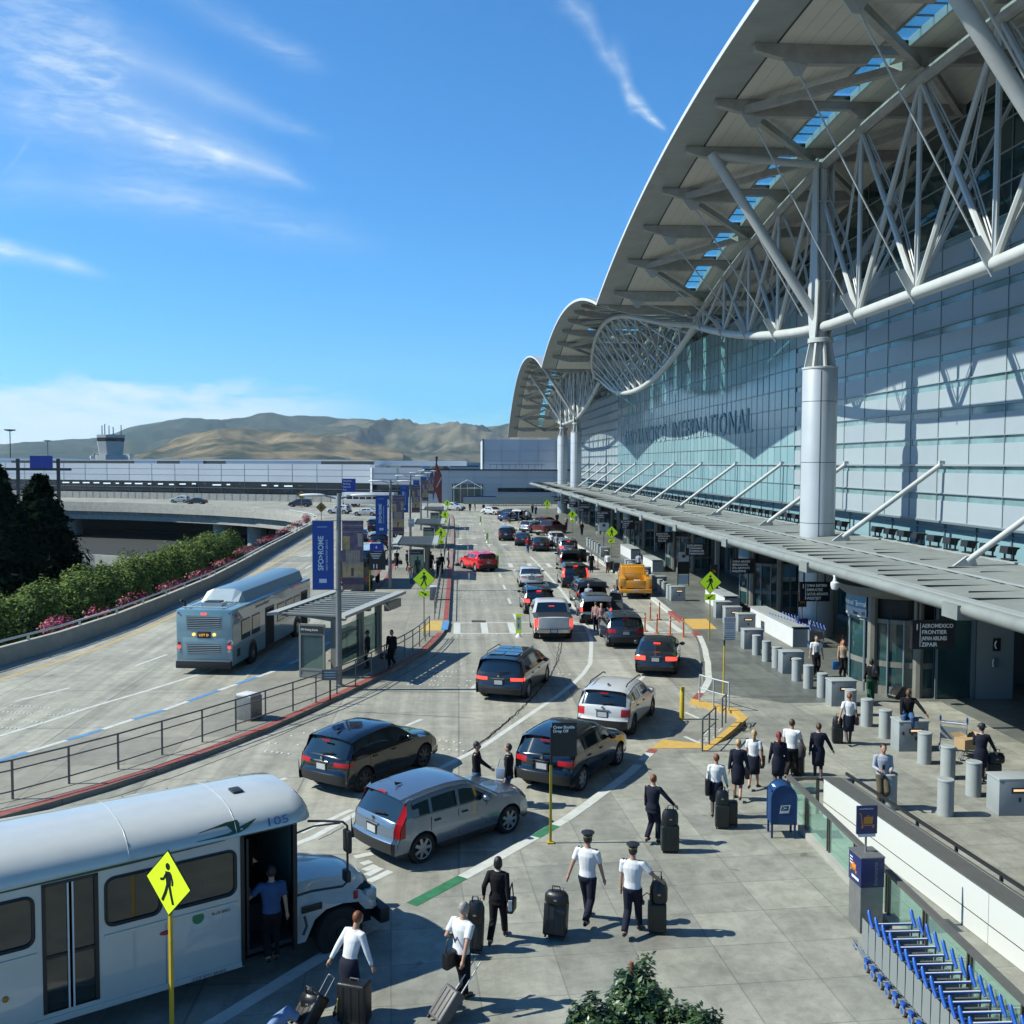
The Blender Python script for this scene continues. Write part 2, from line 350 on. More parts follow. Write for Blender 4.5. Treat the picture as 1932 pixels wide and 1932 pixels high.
# kerb bands painted on the island
def band(name,pts,mats,wd,z,seg=None,h=None):
    # pts outer edge polyline, mats cycle, width inwards measured by offset strip
    b=MB()
    L_=0; segs=[]
    for i in range(len(pts)-1):
        a=Vector((*pts[i],0)); c=Vector((*pts[i+1],0)); l=(c-a).length; n=max(1,int(l/.45))
        for k in range(n): segs.append((a+(c-a)*k/n,a+(c-a)*(k+1)/n,L_+l*k/n))
        L_+=l
    for (a,c,s) in segs:
        mt=mats if not isinstance(mats,list) else mats[int(s/seg)%len(mats)]
        b.use(mt); d=(c-a).normalized(); n=Vector((-d.y,d.x,0))*wd
        zz=Vector((0,0,z)); b.add([a+zz,c+zz+d*.004,c+n+zz+d*.004,a+n+zz],[(0,1,2,3)] if wd>0 else [(3,2,1,0)])
    return struct(b,name)
def offs(pts,dx): return [(p[0]+dx,p[1]) for p in pts]
def inset(pts,w):
    out=[]
    for i,p in enumerate(pts):
        a=Vector(pts[max(i-1,0)]); c=Vector(pts[min(i+1,len(pts)-1)]); d=(c-a).normalized(); out.append((p[0]-d.y*w,p[1]+d.x*w))
    return out
band('kerb_paint',inset(isR,.03),m_red,.28,.156)
band('kerb_paint',inset(isR2[:3],.03),m_red,.28,.156)
band('kerb_paint',inset(isR2[2:],.03),M('kerb_paint_faded',(.33,.2,.17),.8,nz=.3,ns=4),.28,.156)
bl=isL[0:16]
band('kerb_paint',inset(bl,-.03),[m_white,m_blue],-.22,.156,seg=1.45)
band('kerb_paint',inset(isL[17:19],-.03),m_white,-.22,.156)
band('kerb_paint',inset(isL[19:22],-.03),m_red,-.28,.156)
b=MB(); b.sheet([(-6.4,70),(-5.6,70),(-4.9,95),(-5.5,95)],.158) 
# tactile yellow ramp pads of the island
b=MB(); b.use(m_yell).sheet([(-2.25,53.6),(-.95,53.6),(-.95,57.0),(-1.7,57.0)],.158); struct(b,'tactile_paving')
b=MB(); b.use(m_blue); b.sheet([(-1.0,53.9),(-.62,53.9),(-.55,56.9),(-.93,56.9)],.161); struct(b,'kerb_paint')
# right pavement (near, right) -- outline of its kerb
kr=[(-9,10),(-6.5,12.8),(-4.4,15.6),(-2.1,18.9),(-1.1,20.2),(-.2,21.3),(.6,22.3),(1.6,23.6),(2.6,24.9),(3.3,26.0),(4.1,27.3),(4.9,28.6),(5.5,29.8),(6.1,31.0)]
kr2=[(6.75,32.0),(9.9,30.9),(10.1,33),(10.35,35.6),(8.95,37.3)]
kr3=[(9.5,38.6),(9.9,39.5),(10.45,41),(10.9,42.9),(11.3,44.5),(11.6,46.0),(12.0,47.8),(12.3,49.5),(12.6,51.3),(12.75,53)]
kr4=[(12.9,56.5),(13.0,61.3),(13.15,67),(13.2,80),(13.2,90),(13.2,110),(13.1,124),(12.9,140),(12.3,160),(9,185)]
b=MB()
near=[(-9,10)]+kr[1:]+[(7.6,31.6),(7.95,30.95)]+[(10.1,33),(10.35,35.7),(9.0,37.5)]+kr3+kr4+[(9,210),(30,210),(30,-10),(-9,-10)]
b.prism(near,0,.15); struct(b,'pavement',m_walk)
# darker paving field along the doors
b=MB(); b.sheet([(9.9,38.9),(10.9,43.4),(12.2,49.4),(12.95,54),(13.25,61),(13.45,80),(13.5,124),(12.9,160),(12,200),(24,200),(24,36.8),(12.5,36.8)],.154); struct(b,'pavement',m_walk2)
b=MB(); b.sheet([(18.6,36.796),(18.4,20),(24,20),(24,36.796)],.154); struct(b,'pavement',m_walk2)
# pocket with diagonal crossing: lower pad at road level shows through
m_pad=slab_mat('pad_concrete',(.30,.30,.26),1.5,1.5,.01,R(30),.8,.2,.8)
b=MB(); b.sheet([(6.9,32.3),(9.95,31.3),(10.1,35.2),(8.9,36.9)],.006); struct(b,'pavement',m_pad)
band('kerb_paint',inset(kr[4:7],.03),m_green,-.26,.156) if 0 else None
def kerbband(pts,segs):
    # segs: list of (start index fraction lengths) -> colour by arc length
    b=MB(); P=[Vector((*p,0)) for p in pts]; acc=0; out=[]
    for i in range(len(P)-1):
        l=(P[i+1]-P[i]).length; n=max(1,int(l/.22))
        for k in range(n): out.append((P[i].lerp(P[i+1],k/n),P[i].lerp(P[i+1],(k+1)/n),acc+l*(k+.5)/n))
        acc+=l
    for (a,c,s) in out:
        mt=None
        for (s0,s1,mm) in segs:
            if s0<=s<s1: mt=mm
        if mt is None: continue
        b.use(mt); d=(c-a).normalized(); n=Vector((d.y,-d.x,0)); zz=Vector((0,0,.156))
        b.add([a+n*.02+zz,a+n*.3+zz,c+n*.3+d*.003+zz,c+n*.02+d*.003+zz],[(0,1,2,3)])
        b.add([a+n*-.002+Vector((0,0,.0)),a+n*-.002+Vector((0,0,.15)),c+n*-.002+Vector((0,0,.15)),c+n*-.002],[(3,2,1,0)])
    return struct(b,'kerb_paint')
K=lambda p:sum((Vector(kr[i+1])-Vector(kr[i])).length for i in range(p))
kerbband(kr,[(0,K(3)+.5,m_white),(K(4),K(5)+.35,m_green),(K(5)+.35,K(7)+.15,m_white),(K(7)+.15,K(8)-.45,m_green),(K(8)-.45,K(11)+.8,m_white),(K(12)+.1,K(12)+.8,m_white),(K(12)+.8,99,m_red)])
kerbband([(9.0,37.5)]+kr3,[(0,1.3,m_red),(1.3,14.5,m_white),(14.5,99,m_red)])
kerbband(kr4,[(0,4,m_red),(4,99,m_white)])
m_ypave=M('tactile_yellow',(.66,.42,.10),.7,nz=.12,ns=5,bump=.6,bs=60)
b=MB(); b.use(m_ypave); b.sheet([(6.15,31.0),(7.9,30.95),(8.05,31.45),(6.75,32.0)],.159); 
b.prism([(7.7,30.7),(7.95,30.7),(10.4,34.6),(10.4,35.9),(9.05,37.6),(8.93,37.3),(10.15,35.6),(10.1,34.6)],0,.17)
b.sheet([(12.95,53.6),(14.3,53.6),(14.6,57.2),(13.1,57.2)],.16)
b.sheet([(13.45,80),(14.4,80),(14.4,90),(14.1,90),(14.1,81.2),(13.45,81.2)],.16)
struct(b,'tactile_paving')
# ---------------- painted markings ----------------
b=MB(); b.use(m_white)
sw=[(-6,21.5),(-3.6,24.3),(-1.3,28.5),(.8,32.0),(2.7,36.2),(3.9,38.8),(4.8,41),(5.5,43),(6.1,45.2),(6.6,48.6),(7.0,51.5),(7.2,54.4),(7.35,58.7),(7.45,66),(7.5,72),(7.3,90),(7.1,98)]
b.strip(sw,.2,.0045)
b.strip([(-9.5,17.5),(-6,21.5)],.2,.0045)
for y0 in (57.9,64.9,72.4,80,102,109,117,126,134): 
    if y0<150: b.sheet([(3.33,y0),(3.5,y0),(3.48,y0+2.6),(3.3,y0+2.6)],.0045)
for (p,q_) in [(g('c7',130,1515),g('c7',215,1440)),(g('c2',815,190),g('c2',905,152)),(g('c2',20,525),g('c2',115,495)),(g('c2',200,815),g('c2',500,680)),(g('c7',1335,1465),g('c7',1385,1415))]:
    b.strip([p[:2],q_[:2]],.17,.0045)
# crosswalks
def xwalk(x0,x1,y0,y1,step,wd,dense=False):
    b.sheet([(x0,y0),(x1,y0),(x1,y0+.2),(x0,y0+.2)],.0045); b.sheet([(x0,y1),(x1,y1),(x1,y1+.2),(x0,y1+.2)],.0045)
    x=x0
    while x<x1:
        b.sheet([(x,y0+.204),(x+wd,y0+.204),(x+wd,y1-.004),(x,y1-.004)],.0045); x+=step
xwalk(-.3,13.0,53.4,57.0,1.55,.38)
xwalk(1.0,13.0,87.6,91.0,1.75,.4)
for yy in (112,121,150,160):
    x=-.2
    while x<12.6: b.sheet([(x,yy),(x+.6,yy),(x+.6,yy+1.0),(x,yy+1.0)],.0045); x+=1.7
b.strip([(-8.5,178),(-2,176),(3,168),(6,158),(7.8,146),(8.5,138)],.25,.0045)
# bus road
b.strip([(-19.5,27),(-17.3,31),(-15.5,34),(-14.7,35.8),(-14.0,37.7),(-12.7,40.4),(-11.6,43),(-10.6,45.7),(-9.8,49)],.18,.0045)
for (a,c) in [((-17.2,38.8),(-16.0,41.1)),((-14.75,45.5),(-14.1,48.1)),((-13.45,87),(-13.35,89.6)),((-13.3,94),(-13.3,96.5)),((-13.4,104),(-13.4,107)),((-13.4,114),(-13.5,117))]: b.strip([a,c],.16,.0045)
b.strip([(-9.8,113),(-10.4,128),(-9.2,140)],.18,.0045); b.strip([(-15,165),(-11,158),(-8.3,145)],.18,.0045)
# diagonal zebra by the shuttle bus nose
for (xa,ya,xb,yb) in ((1380,690,1600,645),(1470,775,1580,740),(1500,850,1640,790),(1530,910,1700,820),(1555,985,1820,860)): b.strip([g('s4',xa,ya)[:2],g('s4',xb,yb)[:2]],.2,.0045)
b.strip([(-4.0,16.1),(-5.7,13.9),(-7.3,12)],.22,.0045)
for (p,q_) in [(g('c7',1680,1685),g('c7',1790,1735)),(g('c7',1675,1860),g('c7',1800,1915))]: b.strip([p[:2],q_[:2]],.14,.0105)
struct(b,'road_marking')
b=MB(); b.use(m_yell); yl=[(-23,31),(-21.2,37),(-19.6,42.7),(-18.7,46),(-18.0,49.5),(-17.5,55),(-17.2,61),(-17.0,75),(-17.1,100),(-17.6,130),(-17.9,146)]
b.strip(yl,.16,.0045); struct(b,'road_marking')
# painted 20 and ONLY on the pad
text('20',3.2,m_white,None,TM((-16.0,98.0,.0045),(1,0,0),(0,1,0)),'road_marking',.0,font_scale_x=.9)['kind']='structure'
o=text('SHUTTLE\nDROP OFF',.62,m_white,None,TM((8.35,32.0,.0105),(.45,.9,0),(-.9,.45,0)),'road_marking',.0,font_scale_x=.8); o['kind']='structure'
# raised white road studs in rows
b=MB(); b.use(M('ceramic_stud',(.72,.73,.70),.35))
def studs(p,q_,n):
    for i in range(n):
        t=i/(n-1); x=p[0]+(q_[0]-p[0])*t+rnd.uniform(-.03,.03); y=p[1]+(q_[1]-p[1])*t+rnd.uniform(-.03,.03)
        if rnd.random()<.12: continue
        b.lathe((x,y,0),[(.055,0),(.05,.012),(.02,.02)],8)
for (c_,x0,y0,x1,y1,n) in [('c2',20,290,185,302,5),('c2',150,248,290,215,3),('c2',0,338,130,352,5),('c2',970,272,1180,293,6),('c2',990,325,1150,335,5),
    ('c6',1200,1482,1375,1488,7),('c6',1130,1517,1330,1520,8),('c6',1120,1547,1280,1550,7),('c6',1030,1578,1240,1583,8),('c6',1400,1585,1500,1588,3),('c6',1450,1552,1500,1553,3),
    ('c7',0,1130,560,1110,10),('c7',150,1490,200,1390,3),('c7',760,1405,840,1408,4),('c5',60,1108,300,1122,12),('c5',0,1141,200,1155,10),('c5',260,1160,350,1165,5),('c5',370,1130,460,1133,5),('c5',0,1185,75,1188,4),('c5',140,1196,235,1200,5),('c5',20,1232,115,1236,5),('c7',60,1335,150,1390,2)]:
    studs(g(c_,x0,y0),g(c_,x1,y1),n)
for yy in (66.5,67.5,68.6,69.8,71):
    studs((.3,yy),(2.8,yy),9); studs((3.9,yy),(6.3,yy),9)
struct(b,'road_studs')
# cracks and a drain slot, kerb-side joints
b=MB(); b.use(m_crack)
def crack(pts,wd):
    out=[]
    for i in range(len(pts)-1):
        a=Vector(pts[i]); c=Vector(pts[i+1]); n=max(2,int((c-a).length/.18))
        for k in range(n):
            t=a.lerp(c,k/n); out.append((t.x+rnd.uniform(-.035,.035),t.y))
    b.strip(out,wd,.003)
crack([g('c7',200,1900)[:2],g('c7',400,1740)[:2],g('c7',550,1600)[:2],g('c7',690,1440)[:2],g('c7',760,1310)[:2],g('c7',790,1175)[:2]],.055)
crack([g('c7',250,1870)[:2],g('c7',470,1690)[:2],g('c7',600,1550)[:2]],.03); crack([g('c7',705,1420)[:2],g('c7',745,1320)[:2],g('c7',770,1175)[:2]],.035)
crack([g('c2',1100,395)[:2],g('c2',1290,265)[:2],g('c2',1440,130)[:2]],.06)
crack([g('c2',310,855)[:2],g('c2',480,760)[:2]],.03)
b.strip([g('c6',600,1775)[:2],g('c6',1500,1822)[:2]],.035,.003)
b.strip([g('c6',800,1625)[:2],g('c6',1500,1640)[:2]],.05,.003)
b.strip([(6.4,86),(6.2,93)],.06,.003); b.strip([(5.3,104),(5.0,110)],.07,.003); b.strip([(6.6,70),(6.7,66)],.07,.003)
b.sheet([g('c6',1485,1112)[:2],g('c6',1588,1115)[:2],g('c6',1588,1135)[:2],g('c6',1485,1135)[:2]],.003)
struct(b,'road_cracks')
# rubber/ fence-shadow-free kerb gutter
b=MB(); b.strip([(p[0]+.55,p[1]-.3) for p in isR[2:]],.04,.003); struct(b,'road_cracks',m_crack)
# ---------------- terminal with its winged roof ----------------
m_frit=[M('frit_panel_%s'%n_,c_,.32,spec=.5,nz=.03,ns=.6) for n_,c_ in (('a',(.40,.475,.52)),('b',(.42,.495,.54)),('c',(.385,.455,.505)))]
m_strip=M('tinted_glass_strip',(.22,.37,.39),.12,spec=.8,nz=.25,ns=.5)
m_clear=[M('curtain_glass_%s'%n_,c_,.16,spec=.6,nz=.05,ns=.12) for n_,c_ in (('a',(.27,.46,.51)),('b',(.30,.49,.54)),('c',(.25,.44,.49)))]
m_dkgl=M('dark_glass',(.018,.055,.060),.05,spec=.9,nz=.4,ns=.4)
m_mull=M('mullion_metal',(.25,.33,.37),.4,.4)
m_mull2=M('mullion_light',(.42,.50,.52),.4,.3)
m_soff=M('roof_soffit_panel',(.80,.79,.73),.65,nz=.05,ns=.6)
m_fasc=M('roof_fascia_panel',(.36,.40,.40),.42,nz=.12,ns=.9)
m_rib=M('rib_steel',(.44,.44,.42),.5,nz=.18,ns=1.5)
m_trw=M('truss_white_steel',(.60,.63,.62),.4,nz=.08,ns=1.2)
m_rtop=M('roof_top_metal',(.55,.58,.58),.35,.2)
m_sky=M('skylight_glass',(.45,.80,.82),.1,trans=0.0)
def _sk():
    nt=m_sky.node_tree; N=nt.nodes; b=N['Principled BSDF']; t=N.new('ShaderNodeBsdfTransparent'); t.inputs[0].default_value=(.55,.86,.86,1); mx=N.new('ShaderNodeMixShader'); mx.inputs[0].default_value=.25
    nt.links.new(t.outputs[0],mx.inputs[1]); nt.links.new(b.outputs[0],mx.inputs[2]); nt.links.new(mx.outputs[0],N['Material Output'].inputs[0])
_sk()
WX=24.0; RX0=11.0; RX1=40.0; TX=19.06
term=thing('terminal_building','long glass terminal with three winged roofs on white steel columns','terminal building',(24,45,0))
CEN=[(42.0,37.4),(106.0,26.6),(171.0,38.4)]
def zr(Y,k=None):
    if k is None: k=0 if Y<79.4 else (1 if Y<132.6 else 2)
    c,h=CEN[k]; t=(Y-c)/h
    if k==0: return 26.45-4.4*t*t
    if k==1: return 25.3-3.3*t*t
    return 26.7-(4.6 if t<0 else 6.2)*t*t
def roof(k):
    c,h=CEN[k]; y0,y1=c-h,c+h
    if k==0: y0=-2
    if k==2: y1=c+h+14
    n=40; th=.2
    R_=MB()
    # skylight slot along the truss line X 17.3..18.15 (roofs 0 and 2), glazed bands in roof 1
    ribsY=[y for y in RIBY[k]]
    def slot(y):
        if k==1: return None
        return any(a+.32<y<bb-.32 for a,bb in zip(ribsY[:-1],ribsY[1:]))
    ys=[]
    for i in range(n+1): ys.append(y0+(y1-y0)*i/n)
    for y in ribsY: ys+= [y-.32,y+.32]
    ys=sorted(set(round(y,3) for y in ys if y0<=y<=y1))
    xs=[11.0,11.25,12.9,13.0,15,17.25,18.35,19.6,22,24,27,31,RX1]
    for a,bb in zip(ys[:-1],ys[1:]):
        mid=(a+bb)/2
        for xa,xb in zip(xs[:-1],xs[1:]):
            hole=False
            if k!=1 and xa==17.25 and slot(mid): hole=True
            if k==1 and 15<=xa<24 and int((mid-y0)/2.2)%3==1 and abs(mid-c)<22: hole=True
            if k!=1 and 19.6<=xa and False: hole=True
            za,zb=zr(a,k),zr(bb,k)
            if xb<=11.25: za-=.02; zb-=.02
            if hole: continue
            m_=m_fasc if xa<12.9 else (m_black if xa==12.9 else m_soff)
            R_.use(m_); R_.add([(xa,a,za),(xb,a,za),(xb,bb,zb),(xa,bb,zb)],[(3,2,1,0)])
            R_.use(m_rtop); R_.add([(xa,a,za+th),(xb,a,za+th),(xb,bb,zb+th),(xa,bb,zb+th)],[(0,1,2,3)])
        R_.use(m_wht); R_.add([(11,a,zr(a,k)-.02),(11,a,zr(a,k)+th+.01),(11,bb,zr(bb,k)+th+.01),(11,bb,zr(bb,k)-.02)],[(3,2,1,0)])
    R_.use(m_fasc)
    for y in (y0,y1): R_.add([(11,y,zr(y,k)),(RX1,y,zr(y,k)),(RX1,y,zr(y,k)+th),(11,y,zr(y,k)+th)],[(0,1,2,3)])
    # seams running along the roof and across the fascia
    R_.use(m_rib)
    for i in range(len(ys)-1):
        a,bb=ys[i],ys[i+1]
        for x in [13.6+.62*j for j in range(16)]:
            if 17.2<x<18.3: continue
            R_.add([(x,a,zr(a,k)-.004),(x+.022,a,zr(a,k)-.004),(x+.022,bb,zr(bb,k)-.004),(x,bb,zr(bb,k)-.004)],[(3,2,1,0)])
    y=y0+.5
    while y<y1-.5:
        R_.add([(11.26,y,zr(y,k)-.006),(12.88,y,zr(y,k)-.006),(12.88,y+.04,zr(y+.04,k)-.006),(11.26,y+.04,zr(y+.04,k)-.006)],[(3,2,1,0)]); y+=1.52
    ro=R_.build('roof',None,term,world=True)
    # glazing with frame bars
    if k!=1:
        for a,bb in zip(ribsY[:-1],ribsY[1:]):
            S=MB(); F=MB(); F.use(m_mull)
            a2,b2=a+.32,bb-.32
            nn=5
            for i in range(nn):
                p,q_=a2+(b2-a2)*i/nn,a2+(b2-a2)*(i+1)/nn
                S.use(m_sky).add([(17.25,p,zr(p,k)+.3),(18.35,p,zr(p,k)+.3),(18.35,q_,zr(q_,k)+.3),(17.25,q_,zr(q_,k)+.3)],[(3,2,1,0)])
                F.beam((17.25,p,zr(p,k)+.26),(18.35,p,zr(p,k)+.26),.07,.06)
            F.use(m_mull2); F.beam((18.37,a2,zr(a2,k)+.1),(18.37,b2,zr(b2,k)+.1),.06,.36)
            F.beam((17.22,a2,zr(a2,k)+.1),(17.22,b2,zr(b2,k)+.1),.06,.36)
            for o in (S.build('skylight',None,ro),F.build('skylight_frame',None,ro)): o.location=-Vector(term.location)
    else:
        S=MB(); S.use(m_sky); 
        nn=60
        for i in range(nn):
            a,bb=y0+2+(y1-y0-4)*i/nn,y0+2+(y1-y0-4)*(i+1)/nn
            S.add([(15,a,zr(a,k)+.2),(24,a,zr(a,k)+.2),(24,bb,zr(bb,k)+.2),(15,bb,zr(bb,k)+.2)],[(3,2,1,0)])
        o=S.build('skylight',None,ro); o.location=-Vector(term.location)
    # ribs: tapered beams below the soffit
    B=MB()
    for i,y in enumerate(ribsY):
        if y>y1 or y<y0: continue
        z=zr(y,k); B=MB(); B.use(m_rib); w_=.34
        pr=[(12.0,z-.06),(12.05,z-.30),(12.9,z-.52),(14.2,z-.78),(16.7,z-.74),(17.0,z-.36),(18.4,z-.36),(18.8,z-.68),(19.0,z-.68),(22.0,z-.6),(24.1,z-.5),(24.1,z-.01),(12.0,z-.01)]
        vs=[(x,y-w_/2,zz) for x,zz in pr]+[(x,y+w_/2,zz) for x,zz in pr]; nn=len(pr)
        B.add(vs,[tuple(reversed(range(nn))),tuple(range(nn,2*nn))]+[(j,(j+1)%nn,nn+(j+1)%nn,nn+j) for j in range(nn)])
        o=B.build('rib',None,ro); o.location=-Vector(term.location)
    # diagonal soffit bracing between ribs
    for i,(a,bb) in enumerate(zip(ribsY[:-1],ribsY[1:])):
        if a<y0 or bb>y1: continue
        p,q_=(a,bb) if i%2 else (bb,a)
        B=MB(); B.use(m_rib); B.beam((13.4,p,zr(p,k)-.45),(18.9,q_,zr(q_,k)-.6),.3,.34)
        o=B.build('soffit_brace',None,ro); o.location=-Vector(term.location)
        B=MB(); B.use(m_rib); B.beam((19.3,q_,zr(q_,k)-.6),(23.8,p,zr(p,k)-.35),.26,.3)
        o=B.build('soffit_brace',None,ro); o.location=-Vector(term.location)
    return ro
RIBY=[[4.0+6.1*i-.1 for i in range(0,13)],[79.9+5.95*i for i in range(0,9)],[133.4+6.1*i for i in range(0,15)]]
RIBY[0]=[40.6+6.02*i for i in range(-6,7)]
for k in (0,1,2): roof(k)
# trusses -------------------------------------------------------
def chordz(k,Y):
    c,h=CEN[k]; d=abs(Y-c); h=37.4 if k!=1 else 26.6
    if k==1: return 17.2+3.3*(d/26.6)**2
    return 16.45+4.0*(max(0,d-7)/(30.4))**1.65
class Multi:
    def __init__(s,name,par,auto): s.n=name; s.p=par; s.a=auto
    def tube(s,*a): MB().use(m_trw).tube(*a).build(s.n,None,s.p,auto=s.a)
    def add(s,*a): MB().use(m_trw).add(*a).build(s.n,None,s.p)
def truss(k):
    c,h=CEN[k]; hh=37.4 if k!=1 else 26.6
    ys=[c-hh+2*hh*i/48 for i in range(49)]
    tr=MB().use(m_trw)
    o0=MB().use(m_trw); o0.tube([(TX,y,chordz(k,y)) for y in ys],.27,10); bc=o0.build('truss',None,term,world=True,auto=40)
    if k!=1:
        t=MB().use(m_rib); t.tube([(TX,y,zr(y,k)-1.25) for y in ys],.27,8); t.build('top_chord',None,bc,auto=40)
        t=Multi('web_strut',bc,30); ty=Multi('tie_rod',bc,40); gs=Multi('gusset',bc,None)
        rb=[y for y in RIBY[k] if abs(y-c)<hh-2]
        for i,y in enumerate(rb):
            zb=chordz(k,y); zt=zr(y,k)-1.25
            if zt-zb<.6: continue
            if abs(abs(y-c)-10.6)>2.2:
                t.tube([(TX,y,zb),(TX,y,zt)],.115,7)
                sgn=-1 if y>c else 1
                for s_ in (-1,1):
                    y2=y+6.02*s_; 
                    if abs(y2-c)<hh-1: t.tube([(TX,y,zb),(TX,y2,zr(y2,k)-1.3)],[.145,.12],7)
                # inner struts towards the facade head
                t.tube([(TX,y,zb),(23.6,y+.2,zr(y,k)-.9)],.10,6)
                # gusset on the chord
                gs.add([(TX-.9,y-.04,zb+.9),(TX-.55,y-.04,zb+1.0),(TX,y-.04,zb+.1),(TX-.1,y-.04,zb-.45),(TX-.9,y+.04,zb+.9),(TX-.55,y+.04,zb+1.0),(TX,y+.04,zb+.1),(TX-.1,y+.04,zb-.45)],[(0,1,2,3),(7,6,5,4),(0,4,5,1),(1,5,6,2),(2,6,7,3),(3,7,4,0)])
            # outrigger tie rods to the rib ends
            ty.tube([(TX-.6,y,zb+.7),(13.7,y,zr(y,k)-.75)],.045,6)
            gs.add([(13.2,y-.03,zr(y,k)-.6),(14.3,y-.03,zr(y,k)-.75),(14.0,y-.03,zr(y,k)-1.25),(13.7,y-.03,zr(y,k)-1.25),(13.2,y+.03,zr(y,k)-.6),(14.3,y+.03,zr(y,k)-.75),(14.0,y+.03,zr(y,k)-1.25),(13.7,y+.03,zr(y,k)-1.25)],[(0,1,2,3),(7,6,5,4),(0,4,5,1),(1,5,6,2),(2,6,7,3),(3,7,4,0)])
            # pairs of slim rods crossing the bays, with a node ring in the middle
            for s_ in (-1,1):
                y2=y+6.02*s_
                if abs(y2-c)<hh-1:
                    m1=(TX+.55,(y+y2)/2,(zb+zr(y2,k)-1.25)/2)
                    for dy in (-.1,.1):
                        ty.tube([(TX+.1,y+dy,zb+.3),(m1[0],m1[1]+dy,m1[2]),(TX+.1,y2-.35*s_+dy,zr(y2,k)-1.5)],.04,5)
    else:
        # hanging lens: front ring bulging outwards, diagonals both ways
        def top(y,sx):
            s=max(0,1-((y-c)/26.6)**2); s2=s**.6
            return Vector((TX+sx*3.4*s2,y,20.5+(zr(y,1)-.9-20.5)*s2 if True else 0))
        def bot(y): return Vector((TX,y,chordz(1,y)))
        t=MB().use(m_trw); t.tube([top(y,-1) for y in ys],.24,8); t.tube([top(y,1) for y in ys],.2,8); t.build('top_chord',None,bc,auto=40)
        t=Multi('web_strut',bc,40)
        N_=15; yy=[c-26.6+2*26.6*(i+.5)/N_ for i in range(N_)]
        for i,y in enumerate(yy):
            for sx in (-1,1):
                if i+2<N_: t.tube([bot(yy[i]),top(yy[i+2],sx)],.13,6)
                if i-1>=0: t.tube([bot(yy[i]),top(yy[i-1],sx)],.075,5)
                if i-3>=0: t.tube([bot(yy[i]),top(yy[i-3],sx)],.04,5)
            t.tube([top(y,-1),top(y,1)],.09,5)
            p=bot(y); q_=top(y,-1); t.tube([p.lerp(q_,.3),top(y,1)],.05,5)
        for a in range(0,N_-1,2): t.tube([top(yy[a],-1),top(yy[a+1],1)],.07,5)
    for o in bc.children: o.location=-Vector(term.location)
for k in (0,1,2): truss(k)
# columns -------------------------------------------------------
m_col=M('column_cladding',(.62,.66,.68),.38,.25,nz=.05,ns=.7)
def column(y,k):
    c0=MB().use(m_col); c0.lathe((TX,y,0),[(.9,0),(.9,14.25),(.88,14.3)],36); col_=c0.build('column',None,term,world=True,auto=40)
    s=MB().use(m_dsteel)
    for z in (3.0,6.2,9.4,12.6): s.lathe((TX,y,0),[(.902,z-.015),(.906,z),(.902,z+.015)],36)
    for a in range(4):
        an=PI/4+a*PI/2+.5; s.box((TX+.9*math.cos(an),y+.9*math.sin(an),7.1),(.02,.02,14.2),an)
    s.build('joint',None,col_)
    h=MB().use(m_trw)
    zc=14.3; zt=15.7
    h.lathe((TX,y,0),[(.93,zc),(.93,zc+.1),(.86,zc+.12)],30); h.lathe((TX,y,0),[(.66,zt),(.66,zt+.22),(.6,zt+.24)],30); h.lathe((TX,y,0),[(.42,zc),(.36,zt)],12)
    for a in range(8):
        an=a*PI/4; d=Vector((math.cos(an),math.sin(an),0)); n=Vector((-d.y,d.x,0))*.05
        P=[Vector((TX,y,0))+d*.3+Vector((0,0,zc)),Vector((TX,y,0))+d*.86+Vector((0,0,zc+.1)),Vector((TX,y,0))+d*.6+Vector((0,0,zt)),Vector((TX,y,0))+d*.3+Vector((0,0,zt))]
        h.add([p-n for p in P]+[p+n for p in P],[(0,1,2,3),(7,6,5,4),(0,4,5,1),(1,5,6,2),(2,6,7,3),(3,7,4,0)])
    # fork: two shaped plates and a tapering mast
    ztop=zr(y,k)-.95
    for sx in (-.42,.42):
        pr=[(-.55,15.9),(-.95,17.3),(-1.0,18.7),(-.78,19.0),(-.45,ztop),(.45,ztop),(.78,19.0),(1.0,18.7),(.95,17.3),(.55,15.9)]
        pr=[(a*.72,z) for a,z in pr]
        nn=len(pr); h.add([(TX+sx-.04,y+a,z) for a,z in pr]+[(TX+sx+.04,y+a,z) for a,z in pr],[tuple(range(nn)),tuple(reversed(range(nn,2*nn)))]+[(nn+j,nn+(j+1)%nn,(j+1)%nn,j) for j in range(nn)])
    h.tube([(TX,y,15.9),(TX,y,ztop)],[.34,.26],10)
    for z in (17.2,18.9,21.3,23): h.box((TX,y,z),(.86,.7,.08))
    h.build('column_head',None,col_,auto=35)
    d=MB().use(m_trw); d.tube([(13.1,y,zr(y,k)-.75),(TX-.25,y,17.0)],.26,12); d.tube([(13.1,y,zr(y,k)-.85),(TX,y,zr(y,k)-1.25)],.2,10); d.tube([(TX+.2,y,17.0),(24,y,zr(y,k)-1)],.2,10)
    d.build('raking_strut',None,col_,auto=40)
    for o in col_.children: o.location=-Vector(term.location)
for y,k in ((51.5,0),(28.9,0),(160.3,2),(181.4,2)): column(y,k)
